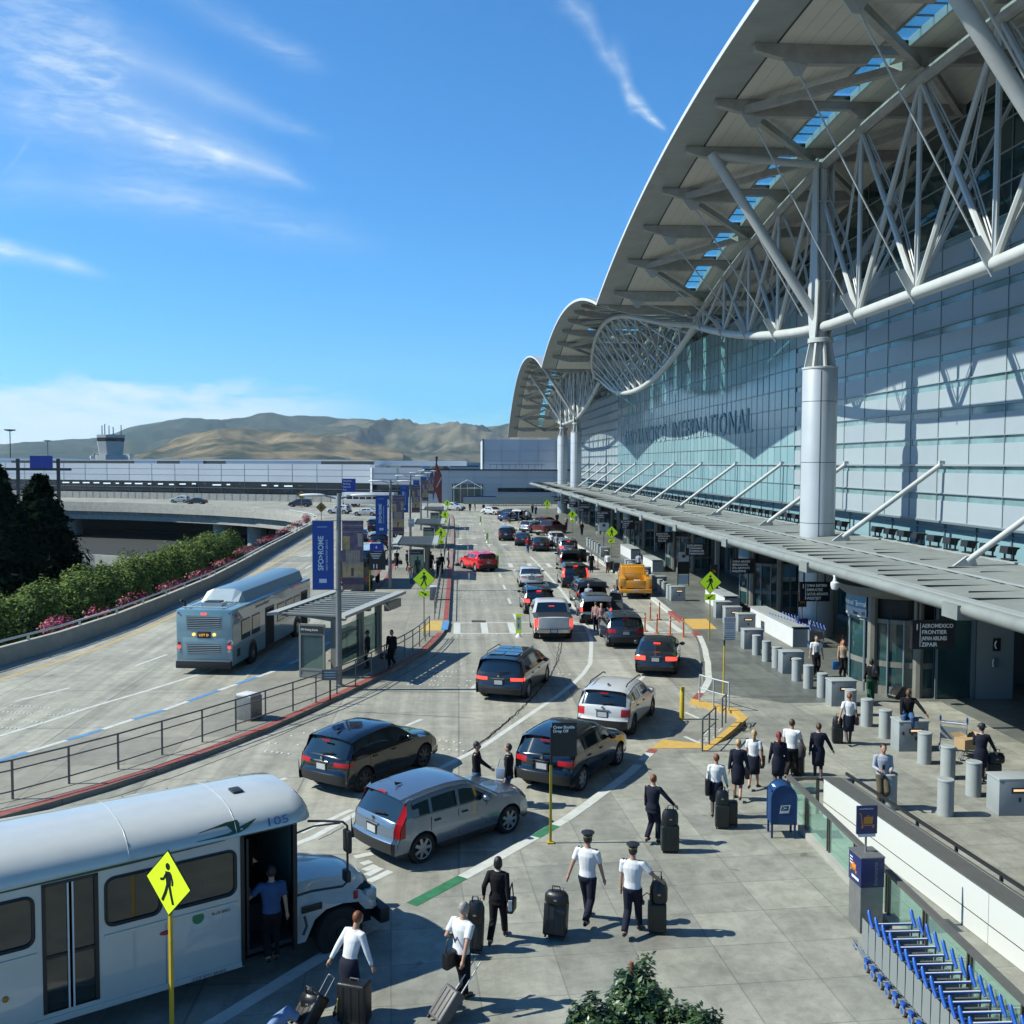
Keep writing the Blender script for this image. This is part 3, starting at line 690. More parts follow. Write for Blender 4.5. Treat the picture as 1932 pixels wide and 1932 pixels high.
# facade --------------------------------------------------------
MOD=3.03; Z0=6.5; ROW=1.38
fp=MB(); mu=MB().use(m_mull2); mud=MB().use(m_mull)
y=12.0; ny=int((199-12)/MOD); yA=12.0
def clearzone(yy): return 71<yy<149
for i in range(ny):
    a=yA+MOD*i; bb=a+MOD
    ztop=min(zr(a),zr(bb))+.3
    clr=clearzone((a+bb)/2)
    nrow=int((ztop-Z0)/ROW)+1
    for r_ in range(nrow):
        z0=Z0+ROW*r_; z1=min(z0+ROW,ztop)
        if z1-z0<.1: continue
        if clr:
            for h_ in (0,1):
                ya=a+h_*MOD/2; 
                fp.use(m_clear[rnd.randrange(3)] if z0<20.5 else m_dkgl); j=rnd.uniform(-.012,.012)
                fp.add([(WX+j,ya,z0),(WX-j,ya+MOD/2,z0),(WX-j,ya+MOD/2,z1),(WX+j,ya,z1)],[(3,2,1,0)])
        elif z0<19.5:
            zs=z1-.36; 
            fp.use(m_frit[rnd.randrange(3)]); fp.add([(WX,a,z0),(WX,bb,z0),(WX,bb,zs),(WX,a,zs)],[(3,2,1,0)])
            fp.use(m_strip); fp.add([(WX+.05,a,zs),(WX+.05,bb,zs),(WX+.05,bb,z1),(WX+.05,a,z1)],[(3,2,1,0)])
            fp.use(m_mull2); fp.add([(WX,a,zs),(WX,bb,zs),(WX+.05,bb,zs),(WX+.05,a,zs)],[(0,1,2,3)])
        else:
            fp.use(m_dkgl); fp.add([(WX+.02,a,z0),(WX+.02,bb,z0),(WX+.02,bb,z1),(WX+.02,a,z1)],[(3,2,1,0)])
        mm=(mud if clr else mu)
        mm.box((WX-.02,(a+bb)/2,z0),(.08,MOD,.045))
    zt=ztop
    mud.box((WX-.012,a,(Z0+zt)/2),(.035,.05,zt-Z0))
    if clr: mud.box((WX-.02,a+MOD/2,(Z0+zt)/2),(.012,.028,zt-Z0))
    mu.box((WX-.05,(a+bb)/2,9.28),(.14,MOD,.09))
fw=fp.build('curtain_wall',None,term,world=True)
for o in (mu.build('mullion',None,fw),mud.build('mullion',None,fw)): o.location=-Vector(term.location)
# recessed glass band below the curtain wall, above the canopy
lb=MB(); lb.use(m_strip); yy=12.0
while yy<199:
    lb.use(m_clear[rnd.randrange(3)]); lb.add([(WX+.5,yy,5.0),(WX+.5,yy+MOD,5.0),(WX+.5,yy+MOD,Z0),(WX+.5,yy,Z0)],[(3,2,1,0)])
    lb.use(m_mull); lb.box((WX+.46,yy,5.75),(.08,.07,1.5)); yy+=MOD
lb.use(m_mull); lb.box((WX+.25,105,Z0-.06),(.6,187,.1)); lb.box((WX+.4,105,Z0-.42),(.12,187,.06))
lb.build('glass_band',None,term,world=True)
# solid body behind the glass, end walls, far wing of the terminal
bd=MB().use(M('terminal_inner_wall',(.12,.14,.15),.8)); bd.box((WX+8.6,105,12.5),(15.8,190,14)); bd.build('building_core',None,term,world=True)
# big faint letters behind the frit glass
m_let=M('grey_letter',(.27,.41,.46),.6)
def wall_text(body,y0,y1,z,h):
    o=text(body,h/.70,m_let,term,TM((0,0,0),(0,-1,0),(0,0,1)),'lettering',.01,spacing=1.15)
    w_=max(-v.co.y for v in o.data.vertices); k=(y0-y1)/w_
    for v in o.data.vertices: v.co=Vector((WX-.07-24+v.co.x,y0+v.co.y*k-45,z+v.co.z))
wall_text('INTERNATIONAL',110.5,79.8,11.9,2.1); wall_text('SAN FRANCISCO',142,113.5,11.9,2.1)
# ---------------- entrance canopy ----------------
m_can=M('canopy_zinc',(.29,.32,.305),.5,.1,nz=.14,ns=1.2); m_cand=M('canopy_dark_gap',(.05,.055,.06),.6); m_can2=M('canopy_pale_edge',(.45,.49,.49),.4,.2)
can=thing('entrance_canopy','long grey ribbed canopy over the terminal doors, hung from white raking struts','canopy',(15,60,0))
CX0,CX1=14.15,21.5
def cz(x): return 5.3+(x-CX0)*.028
top=MB(); y=14.0
while y<198:
    # overlapping plates with dark gaps between them, running across the canopy
    top.use(m_can); w_=1.0
    top.add([(CX0+.5,y,cz(CX0)+.02),(17.6,y,cz(17.6)+.02),(17.6,y+1.45,cz(17.6)+.08),(CX0+.5,y+1.45,cz(CX0)+.08)],[(0,1,2,3)])
    top.add([(17.75,y+.3,cz(17.7)+.02),(CX1-.5,y+.3,cz(CX1)+.02),(CX1-.5,y+1.6,cz(CX1)+.08),(17.75,y+1.6,cz(17.7)+.08)],[(0,1,2,3)])
    top.use(m_cand)
    if rnd.random()<.9: top.box((CX0+2.2+rnd.uniform(-.7,.5),y+1.48,cz(16)+.07),(2.2+rnd.random()*1.6,.035,.07))
    if rnd.random()<.6: top.box((19.3+rnd.uniform(-.5,.5),y+1.64,cz(19)+.07),(1.2+rnd.random()*1.4,.03,.06))
    y+=1.515
top.use(m_can).box((17.8,106,5.2),(7.2,184,.2)); top.use(m_can2).box((17.68,106,cz(17.7)+.1),(.07,184,.06)); 
top.use(m_conc).box((18,106,5.02),(6.6,183.6,.12))
top.build('canopy_deck',None,can,world=True)
gt=MB().use(m_can); gt.tube([(CX0+.18,14,5.22),(CX0+.18,198,5.22)],.2,12); gt.use(m_can2).box((CX0+.45,106,5.42),(.34,184,.05)); gt.build('gutter',None,can,world=True,auto=50)
y=27.4
while y<190:
    o=MB().use(m_can); o.box((CX0+.55,y,5.12),(1.3,.9,.42)); o.beam((CX0+1.2,y,5.0),(21,y,5.0),.35,.35); o.build('outrigger_beam',None,can,world=True); y+=12.1
sy=[48.2+12.1*i for i in range(-3,12)]
for y in sy:
    o=MB().use(m_trw); o.tube([(19.15,y,cz(19)+.22),(WX-.1,y-.5,9.35)],.125,10); st=o.build('strut',None,can,world=True,auto=40)
    p=MB().use(m_trw); p.prism([(18.6,cz(19)+.05),(19.55,cz(19)+.05),(19.4,cz(19)+.45),(19.1,cz(19)+.42)],-.05,.05,Matrix.Translation((0,y,0))@Matrix(((1,0,0,0),(0,0,1,0),(0,1,0,0),(0,0,0,1))))
    q_=p.build('bracket',None,st); q_.location=-Vector(can.location); q_=MB().use(m_trw).box((WX-.12,y-.5,9.35),(.3,.22,.3)).build('wall_bracket',None,st); q_.location=-Vector(can.location)
# flood lamps in a row along the back edge
def flood():
    t=thing('flood_lamp','black floodlight in the long row along the back of the canopy','floodlight',(CX1-.1,38.7,cz(CX1)+.08),0,'floodlights along the back edge of the canopy')
    b=MB().use(m_black); pr=[(-.24,.28),(.10,.22),(.16,.42),(.30,.52),(-.20,.56)]
    for p in (0,): b.add([(x,-.3,z) for x,z in pr]+[(x,.3,z) for x,z in pr],[(0,1,2,3,4)[::-1],(5,6,7,8,9)]+[(j,(j+1)%5,5+(j+1)%5,5+j) for j in range(5)])
    b.build('lamp_head',None,t)
    b=MB().use(m_black); b.box((0,-.33,.25),(.07,.04,.38)); b.build('bracket',None,t); b=MB().use(m_black).box((0,.33,.25),(.07,.04,.38)); b.build('bracket',None,t); b=MB().use(m_black).box((0,0,.03),(.3,.7,.06)); b.build('base_plate',None,t)
    l=MB().use(M('lamp_lens',(.25,.28,.30),.1)); l.add([(.105,-.26,.24),(.105,.26,.24),(.165,.26,.41),(.165,-.26,.41)],[(3,2,1,0)]); l.build('lens',None,t)
    return t
fl=flood()
for i in range(-1,82):
    if i==0: continue
    y=38.7+1.515*i
    if abs(y-51.5)<1.3: continue
    dup(fl,(CX1-.1,y,cz(CX1)+.08),rnd.uniform(-.15,.15))
rl=MB().use(m_can2).box((CX1-.45,106,cz(CX1)+.08),(.1,184,.07)); rl.build('lamp_rail',None,can,world=True)
# ---------------- doors and facade under the canopy ----------------
m_inner=M('interior_dark',(.014,.02,.022),.7); m_glz=M('door_glass',(.03,.085,.09),.06,spec=.8,nz=.5,ns=.3)
m_stone=M('grey_stone_pier',(.22,.22,.19),.6,nz=.15,ns=2); m_pale=M('pale_steel_pier',(.38,.42,.42),.45,.2)
low=MB(); y=12.0
low.use(m_inner).box((23.6,105,2.45),(.3,188,4.9))
k=0
while y<196:
    drum=any(abs(y+1.5-yd)<2.6 for yd in (39.6,61.5,84,106,128,150))
    if not drum:
        low.use(m_glz); low.add([(22.6,y,.15),(22.6,y+3.03,.15),(22.6,y+3.03,3.9),(22.6,y,3.9)],[(3,2,1,0)])
        low.use(m_mull).box((22.55,y+1.5,2.55),(.1,3.03,.09)); low.box((22.55,y+1.5,.3),(.12,3.03,.3))
    low.use(m_pale if k%2 else m_mull).box((22.5,y,2.6),(.18,.16,4.9)); y+=3.03; k+=1
low.use(m_inner).box((22.8,105,4.45),(.5,188,1.1))
low.use(m_pale)
y=28
while y<190: low.box((20.3,y,2.6),(.3,.3,4.9)); y+=12.1
low.build('ground_floor_facade',None,term,world=True)
m_sgnb=M('door_sign_blue',(.10,.28,.42),.4); m_sgnw=M('door_sign_pale',(.52,.58,.60),.4); m_navy=M('airline_sign_black',(.012,.012,.022),.35); m_ltr=M('sign_letter_white',(1.3,1.3,1.25),.5)
def vestibule(yd,num,x=17.8,full=True):
    t=thing('door_vestibule','rounded glass vestibule with a blue sign band, %s'%num[1],'entrance',(x+.6,yd,.15),0,'entrance vestibules under the canopy')
    R0=2.1
    def arc(a0,a1,r,z0,z1,mat,mb,n=14):
        mb.use(mat); vs=[];fs=[]
        for i in range(n+1):
            a=R(a0+(a1-a0)*i/n); vs+=[(r*math.cos(a),r*math.sin(a),z0),(r*math.cos(a),r*math.sin(a),z1)]
        for i in range(n): fs.append((2*i,2*i+1,2*i+3,2*i+2))
        mb.add(vs,fs)
    g_=MB(); arc(150,330,R0,.35,2.9,m_glz,g_,20); g_.build('glass',None,t)
    w_=MB(); arc(140,350,R0+.04,0,.36,m_stone,w_,22); arc(140,350,R0+.02,1.12,1.35,m_stone,w_,22); 
    arc(150,330,R0+.03,2.85,3.02,m_stone,w_,22); w_.use(m_inner).lathe((0,0,0),[(1.9,.0),(1.9,3.9)],20); w_.use(m_stone).lathe((0,0,0),[(2.3,3.85),(2.55,4.05),(2.55,4.25)],30)
    w_.build('base_band',None,t)
    s_=MB(); 
    for a in (205,215,262,315): 
        an=R(a); s_.use(m_stone if a in(215,262,315) else m_mull); s_.tube([((R0+.05)*math.cos(an),(R0+.05)*math.sin(an),0),((R0+.05)*math.cos(an),(R0+.05)*math.sin(an),3.9)],.2 if a in(215,262,315) else .05,8)
    for a in (178,232,248,280,298): an=R(a); s_.use(m_mull).tube([((R0+.05)*math.cos(an),(R0+.05)*math.sin(an),0),((R0+.05)*math.cos(an),(R0+.05)*math.sin(an),3.0)],.045,6)
    s_.build('post',None,t)
    b_=MB(); arc(158,208,R0+.1,3.32,3.85,m_sgnb,b_); arc(158,208,R0+.1,2.98,3.32,m_sgnw,b_); sg=b_.build('sign_band',None,t)
    if full:
        # lettering follows the curve letter by letter
        for (txt,a0,st,z,sz,mt) in (('International Terminal',161,2.15,3.42,.3,m_ltr),('Door  %s'%num[0],188,2.3,3.06,.2,m_dsteel)):
            for i,ch in enumerate(txt):
                if ch==' ': continue
                an=R(a0+st*i); o=Vector(((R0+.115)*math.cos(an),(R0+.115)*math.sin(an),z)); text(ch,sz,mt,sg,TM(o,(-math.sin(an),math.cos(an),0),(0,0,1)),'lettering',.003)
        for (z0,z1,mt) in ((2.2,2.8,m_sgnb),(1.95,2.2,m_sgnw)): 
            b2=MB(); arc(268,292,R0+.07,z0,z1,mt,b2,6); b2.build('door_sign',None,t)
        an=R(270)
        for i,ch in enumerate('Door  %s'%num[0]):
            an=R(270+2.6*i); 
            if ch!=' ': text(ch,.17,m_dsteel,t,TM(((R0+.08)*math.cos(an),(R0+.08)*math.sin(an),2.0),(-math.sin(an),math.cos(an),0),(0,0,1)),'lettering',.003)
    else:
        b2=MB(); arc(262,290,R0+.07,2.2,2.9,m_sgnb,b2,6); arc(262,290,R0+.07,1.95,2.2,m_sgnw,b2,6); b2.build('door_sign',None,t)
        text('Door %s'%num[0],.2,m_dsteel,t,TM((-.35,-(R0+.12),2.0),(1,0,0),(0,0,1)),'lettering',.003)
    return t
vs_=[(39.6,('01','the nearest one, beside the AEROMEXICO sign')),(61.5,('02','second from the camera')),(84,('03','third from the camera')),(106,('04','fourth from the camera')),(128,('05','second from the far end')),(150,('06','the farthest one'))]
for i,(yd,nm) in enumerate(vs_): 
    t=vestibule(yd,nm,18.0 if i==0 else 19.4,i<1)
    if i==0: t.location.x=18.3
# phone wall and concrete jamb right of the first vestibule
pw=thing('phone_wall','grey metal wall panel with a public phone beside the first vestibule','wall',(20.9,37.2,.15))
b=MB().use(m_pale).box((0,0,1.9),(1.5,.2,3.8)); b.use(m_glz).box((-1.6,.05,1.9),(1.5,.1,3.7)); b.use(m_mull).box((-2.3,.05,2),(.1,.2,4)); b.box((-.85,0,2),(.12,.24,4)); b.build('wall_panel',None,pw)
b=MB().use(m_navy).box((.05,-.12,2.15),(.3,.04,.5)); b.build('phone_sign',None,pw); b=MB().use(m_ltr).tube([(.02,-.145,2.3),(-.03,-.145,2.2),(-.03,-.145,2.1),(.02,-.145,2.0)],.025,6); b.build('phone_symbol',None,pw)
b=MB().use(m_steel).box((.0,-.14,1.45),(.22,.1,.36)); b.use(m_wht).tube([(-.1,-.2,1.6),(-.14,-.2,1.45),(-.1,-.2,1.3)],.03,6); b.build('phone',None,pw)
# hanging airline signs
def airsign(c_,x0,y0,x1,y1,lines,num,lab,Y,w_=None):
    p0=onY(c_,x0,y1,Y); p1=onY(c_,x1,y0,Y)
    wd=p1.x-p0.x; ht=p1.z-p0.z
    t=thing('airline_sign',lab,'sign',((p0.x+p1.x)/2,Y,p0.z),0,'black airline signs hanging from the canopy')
    b=MB().use(m_navy).box((0,0,ht/2),(wd,.18,ht)); b.build('sign_board',None,t)
    b=MB().use(m_dsteel); 
    for s_ in (-.35,.35): b.box((wd*s_,0,ht+(5.0-p0.z-ht)/2),(.06,.06,max(.05,5.0-p0.z-ht)))
    b.build('hanger',None,t)
    n=len(lines); sz=ht*.74/n*1.05; lx=-wd*.5+wd*(.22 if num else .06)
    for i,l in enumerate(lines):
        mx=(wd*.5-lx-.08)/max(1,len(l)*sz*.62); text(l,sz,m_ltr,t,TM((lx,-.093,ht*(.93-.88*(i+.8)/n)),(1,0,0),(0,0,1)),'lettering',.002,font_scale_x=min(1.0,mx),bold=.004)
    if num:
        text(num,ht*.3,m_ltr,t,TM((-wd*.44,-.093,ht*.68),(1,0,0),(0,0,1)),'lettering',.002,bold=.006)
        b=MB().use(m_ltr).box((lx-wd*.035,-.093,ht*.5),(.02,.006,ht*.84)); b.build('divider',None,t)
    return t
airsign('c8',1320,758,1552,912,['AEROMEXICO','FRONTIER','JAPAN AIRLINES','ZIPAIR'],'1','black airline sign reading AEROMEXICO, FRONTIER, JAPAN AIRLINES, ZIPAIR',33.0)
airsign('c8',716,550,880,655,['CHINA EASTERN','EMIRATES','QATAR AIRWAYS','WESTJET'],'1','black airline sign reading CHINA EASTERN, EMIRATES, QATAR AIRWAYS, WESTJET',45.0)
airsign('c8',345,425,473,505,['CHINA AIRLINES','IBERIA/LEVEL','ITA AIRWAYS','PHILIPPINE'],None,'black airline sign reading CHINA AIRLINES, IBERIA/LEVEL, ITA AIRWAYS, PHILIPPINE',57)
airsign('c8',100,342,217,408,['FIJI AIRWAYS','HAWAIIAN','KOREAN AIR','VIRGIN ATLANTIC'],'2','black airline sign with four lines and a 2, above the tall notice board',62)
airsign('s3',1305,625,1520,755,['AIR INDIA','BRITISH AIRWAYS','CONDOR','EVA AIR'],'2','black airline sign reading AIR INDIA, BRITISH AIRWAYS, CONDOR, EVA AIR',74)
airsign('s3',885,478,1062,592,['AIR FRANCE','ASIANA','DELTA','KLM'],'3','black airline sign hanging right above the middle pedestrian crossing sign',86)
airsign('s3',595,380,755,468,['AIR CANADA','ALASKA','CATHAY'],None,'black airline sign hanging left of the middle vestibule sign',99)
airsign('s3',388,305,515,380,['LUFTHANSA','SAS'],None,'small black airline sign near the far end of the canopy, above a crossing sign',112)
airsign('s3',270,262,375,330,['SWISS','TAP'],None,'small black airline sign in front of the two far columns',125)
airsign('s3',180,225,268,285,['TURKISH','ANA'],None,'tiny black airline sign, second from the far end of the canopy',138)
airsign('s3',90,200,165,255,['UNITED'],None,'tiny black airline sign, the farthest under the canopy',150)
# ---------------- far terminal, hills, town, viaduct, planting ----------------
m_fp=[M('far_panel_%s'%a,c_,.45,.1,nz=.05,ns=.1) for a,c_ in (('a',(.62,.68,.74)),('b',(.65,.71,.77)),('c',(.60,.66,.72)))]
m_fwin=M('far_window',(.012,.022,.035),.08,spec=.8,nz=.5,ns=.25)
ft=thing('far_terminal','long pale panelled terminal across the end of the road','terminal building',(-20,232,0))
def facade(pts,ztop,rows,win,step,name='wall'):
    # pts: polyline of the facade base (left to right)
    b=MB(); ln=MB().use(m_mull2); wn=MB()
    for (p,q_) in zip(pts[:-1],pts[1:]):
        p=Vector((*p,0)); q_=Vector((*q_,0)); L_=(q_-p).length; n=max(1,int(L_/step)); d=(q_-p)/n; nn=Vector((d.y,-d.x,0)).normalized()
        for i in range(n):
            a=p+d*i; c=a+d
            for (z0,z1) in zip(rows[:-1],rows[1:]):
                o_=0
                if win and win[0]<=z0 and z1<=win[1]+.01: b.use(m_fwin); o_=-.12
                else: b.use(m_fp[rnd.randrange(3)])
                b.add([a+nn*o_+Vector((0,0,z0)),c+nn*o_+Vector((0,0,z0)),c+nn*o_+Vector((0,0,z1)),a+nn*o_+Vector((0,0,z1))],[(0,1,2,3)])
                ln.beam(a+nn*.02+Vector((0,0,z0)),c+nn*.02+Vector((0,0,z0)),.05,.05)
            ln.beam(a+nn*.03+Vector((0,0,rows[0])),a+nn*.03+Vector((0,0,ztop)),.05,.05)
    o=b.build(name,None,ft,world=True); l=ln.build('panel_joint',None,o); l.location=-Vector(ft.location)
    return o
FB=[(-230,322),(-150,290),(-106,271),(-66,254),(-28,238),(-21,235)]
facade(FB,8.9,[0,1.4,2.9,4.5,6.1,7.6,8.9],(1.4,4.6),6.6)
facade([(-21,235),(-20.2,231),(-8.5,229)],8.2,[0,1.4,2.9,4.3,5.6,6.9,8.2],(1.4,4.4),4.6)
facade([(-8.5,229),(28,229)],7.6,[0,1.2,2.6,4.4,6,7.6],None,5.4)
facade([(5.6,232),(23,232)],15.2,[7.6,9.8,12.2,14.9],None,4.2)
b=MB().use(m_fp[1])
b.prism([(-230,322.2),(-150,290.2),(-106,271.2),(-28,238.2),(-21,235.2),(-20.1,231.2),(-8.5,229.2),(60,229.2),(60,262),(-230,350)],0,7.55)
b.use(m_fp[0]).prism([(-230,323),(-150,291),(-106,272),(-66,255),(-28,239),(-20,236),(-20,262),(-230,350)],7.56,8.86)
b.use(m_fp[0]).prism([(5.6,232.2),(5.6,258),(40,258),(40,232.2)],7.57,14.8); b.use(m_fp[2]).prism([(23.0,231),(23,228.9),(34,228.9),(34,231)],0,15.0)
b.use(m_fwin).box((15.5,228.85,3.1),(13,.08,.9)); b.use(m_dsteel).box((10,228.9,7.75),(36,.3,.3))
b.use(m_dsteel)
for i in range(9): b.box((7.2+1.5*i,229.8,8.5),(.08,.08,1.0))
b.box((13.5,229.8,9.0),(13,.07,.07)); b.box((5.6,231.9,11.3),(.25,.3,7.4))
b.build('building_body',None,ft,world=True)
# clerestory strip on the long roof
b=MB()
for (p,q_) in zip(FB[:-1],FB[1:]):
    p=Vector((*p,0)); q_=Vector((*q_,0)); n=max(1,int((q_-p).length/6.6)); d=(q_-p)/n; nn=Vector((-d.y,d.x,0)).normalized()*2
    for i in range(n):
        a=p+d*i+nn; c=a+d; b.use(m_fwin if rnd.random()<.65 else m_fp[0]); b.add([a+Vector((0,0,8.8)),c+Vector((0,0,8.8)),c+Vector((0,0,9.7)),a+Vector((0,0,9.7))],[(0,1,2,3)])
        b.use(m_fp[2]).beam(a+Vector((0,0,9.75)),c+Vector((0,0,9.75)),.6,.16)
b.use(m_wht).box((-64,300,9.6),(62,14,1.2)); b.box((-10,262,9.2),(24,10,1.3)); b.use(m_fp[1]).box((-128,310,9.6),(26,10,1.6))
b.build('clerestory',None,ft,world=True)
# lit things seen through the long window band
m_cfl=M('ceiling_light_far',(.7,.75,.75),.5,emit=(.8,.95,.95),es=.5)
for i in range(22):
    t=i/22; x=-108+70*t; y=271-32*t*.98-.0
    if rnd.random()<.75: MB().use(m_cfl).box((x,y-.35-.02*t,3.9-rnd.random()*.3),(rnd.uniform(.8,2.2),.05,.3)).build('interior_light',None,ft,world=True)
# entrance with white vee brace
en=MB().use(M('green_glass',(.07,.16,.15),.1,spec=.8,nz=.4,ns=.4)); p0=onY('r5',957,770,228.8); p1=onY('r5',1180,608,228.8)
en.box(((p0.x+p1.x)/2,228.8,p1.z/2),(p1.x-p0.x,.2,p1.z)); en.use(M('entrance_inner',(.20,.21,.15),.6)).box(((p0.x+p1.x)/2,228.6,1.6),(4.2,.2,3.2)); eo=en.build('entrance',None,ft,world=True)
b=MB().use(m_wht); xm=(p0.x+p1.x)/2; b.tube([(xm-3.4,228,3.6),(xm,228.4,5.4),(xm+3.4,228,3.6)],.1,6); b.tube([(p0.x,228.2,3.5),(p1.x,228.2,3.5)],.1,6)
for i in range(5): b.tube([(p0.x+.4+i*(p1.x-p0.x-.8)/4,228.4,0),(p0.x+.4+i*(p1.x-p0.x-.8)/4,228.4,p1.z)],.06,5)
o=b.build('entrance_brace',None,eo); o.location=-Vector(ft.location)
# low wall and bollards before the long facade
wl=thing('approach_wall','low grey wall with a row of thin white posts along the far terminal','wall',(-60,245,0))
b=MB().use(m_conc); b.strip([(-150,283),(-104,264),(-66,248),(-30,233)],.4,0,1.6); b.build('wall',None,wl,world=True)
for i in range(34):
    t=i/33; MB().use(m_wht).box((-100+68*t,261.2-30*t,.9),(.28,.28,1.6)).build('post',None,wl,world=True)
m_bsgn=M('sign_blue_vivid',(.012,.045,.42),.4)
def board(name,c_,x0,y0,x1,y1,Y,mat_,lab,lines=(),zbot=None,sz=None):
    a=onY(c_,x0,y1,Y); d=onY(c_,x1,y0,Y); t=thing(name,lab,'sign',((a.x+d.x)/2,Y,0)); w_=d.x-a.x; h_=d.z-a.z
    MB().use(mat_).box((0,0,a.z+h_/2),(w_,.25,h_)).build('sign_board',None,t)
    for s_ in (-.4,.4): MB().use(m_dsteel).box((s_*w_,.1,a.z/2),(.15,.15,max(.1,a.z))).build('post',None,t)
    n=len(lines)
    for i,l in enumerate(lines):
        s=h_*.7/max(n,4); text(l,s,m_ltr,t,TM((-w_*.42,-.14,a.z+h_-(i+1)*s*1.25),(1,0,0),(0,0,1)),'lettering',.01,font_scale_x=min(1,w_*.84/(len(l)*s*.6)))
    return t
board('direction_sign','r5',160,570,258,668,222,m_bsgn,'blue terminal directory sign in front of the far terminal',('Terminals','Parking','Rental cars','Exit'))
gn=thing('gantry_sign','overhead gantry with two blue signs rising behind the dark trees','sign',(-108,235,0))
for (x0,x1) in ((168,232),(236,292)):
    a=onY('r4',x0,455,238); d=onY('r4',x1,385,238); MB().use(m_bsgn).box(((a.x+d.x)/2,238,(a.z+d.z)/2),(d.x-a.x,.3,d.z-a.z)).build('sign_board',None,gn,world=True)
a=onY('r4',100,460,238.5); d=onY('r4',325,460,238.5); 
for x_ in (a.x,d.x): MB().use(m_dsteel).box((x_,238.5,5),(.7,.5,10)).build('mast',None,gn,world=True)
MB().use(m_dsteel).box(((a.x+d.x)/2,238.5,a.z),(d.x-a.x+6,.4,.6)).build('gantry_beam',None,gn,world=True)
# coloured pylon sculpture
pl=thing('pylon_sculpture','tall faceted red and blue pylon in front of the far terminal','sculpture',(-6,205,0))
def shard(name,pts,Y,mt,th=.8):
    P=[onY('r5',x,y,Y) for x,y in pts]; n=len(P); MB().use(mt).add([p for p in P]+[p+Vector((0,th,0)) for p in P],[tuple(reversed(range(n))),tuple(range(n,2*n))]+[(i,(i+1)%n,n+(i+1)%n,n+i) for i in range(n)]).build(name,None,pl,world=True)
shard('red_panel',[(840,440),(883,545),(883,745),(862,745),(838,665),(826,690),(826,560)],204,M('pylon_red',(.25,.035,.025),.5))
shard('blue_panel',[(812,480),(825,560),(826,700),(818,738),(812,600),(792,582),(800,530)],205,M('pylon_blue',(.02,.05,.28),.4))
shard('mast_head',[(836,410),(855,410),(850,440),(845,480),(838,450)],204.4,M('pylon_dark',(.12,.02,.06),.5))
shard('white_strut',[(880,556),(884,560),(846,634),(842,630)],203.6,m_wht,.2)
# control tower
tw=thing('control_tower','white control tower with a dark glass band on the skyline','tower',(-205,600,0))
b=MB().use(M('tower_white',(.5,.52,.52),.5)); b.lathe((-207,600,0),[(9,-6),(9,13.5)],8); b.lathe((-207,600,0),[(6.8,13.0),(8.0,21.5)],8); b.lathe((-207,600,0),[(8.3,23.6),(8.4,25.3),(0,25.4)],8); b.build('tower_body',None,tw,world=True)
MB().use(m_fwin).lathe((-207,600,0),[(8.0,21.4),(8.3,23.7)],8).build('glass_band',None,tw,world=True)
for i in range(5): MB().use(m_dsteel).box((-213+rnd.random()*13,600,27),(.4,.4,6+rnd.random()*4)).build('antenna',None,tw,world=True)
for (u,vt,Y,lab) in ((55,240,420,'tall light mast on the skyline at the far left'),(265,300,620,'small distant light mast right of the tall one on the skyline')):
    p=onY('r4',u,vt,Y); t=thing('light_mast',lab,'light mast',(p.x,Y,0)); MB().use(m_dsteel).tube([(0,0,0),(0,0,p.z)],.2,6).build('mast',None,t); MB().use(m_dsteel).lathe((0,0,p.z-.6),[(.6,0),(2.2,.3),(2.2,.7),(0,.8)],10).build('lamp_ring',None,t)
# hills ------------------------------------------------------------------
from mathutils import noise as nz_
def hill_mat(name,c1,c2,c3,sc_):
    m=bpy.data.materials.new(name); m.use_nodes=True; nt=m.node_tree; N=nt.nodes; b=N['Principled BSDF']; b.inputs['Roughness'].default_value=1; b.inputs['Specular IOR Level'].default_value=0
    tc=N.new('ShaderNodeTexCoord'); n=N.new('ShaderNodeTexNoise'); n.inputs['Scale'].default_value=sc_; n.inputs['Detail'].default_value=9; n.inputs['Roughness'].default_value=.68; nt.links.new(tc.outputs['Object'],n.inputs['Vector'])
    cr=N.new('ShaderNodeValToRGB'); e=cr.color_ramp.elements; e[0].position=.42; e[0].color=(*c1,1); e[1].position=.52; e[1].color=(*c2,1); x=e.new(.66); x.color=(*c3,1)
    nt.links.new(n.outputs[0],cr.inputs[0]); nt.links.new(cr.outputs[0],b.inputs['Base Color']); return m
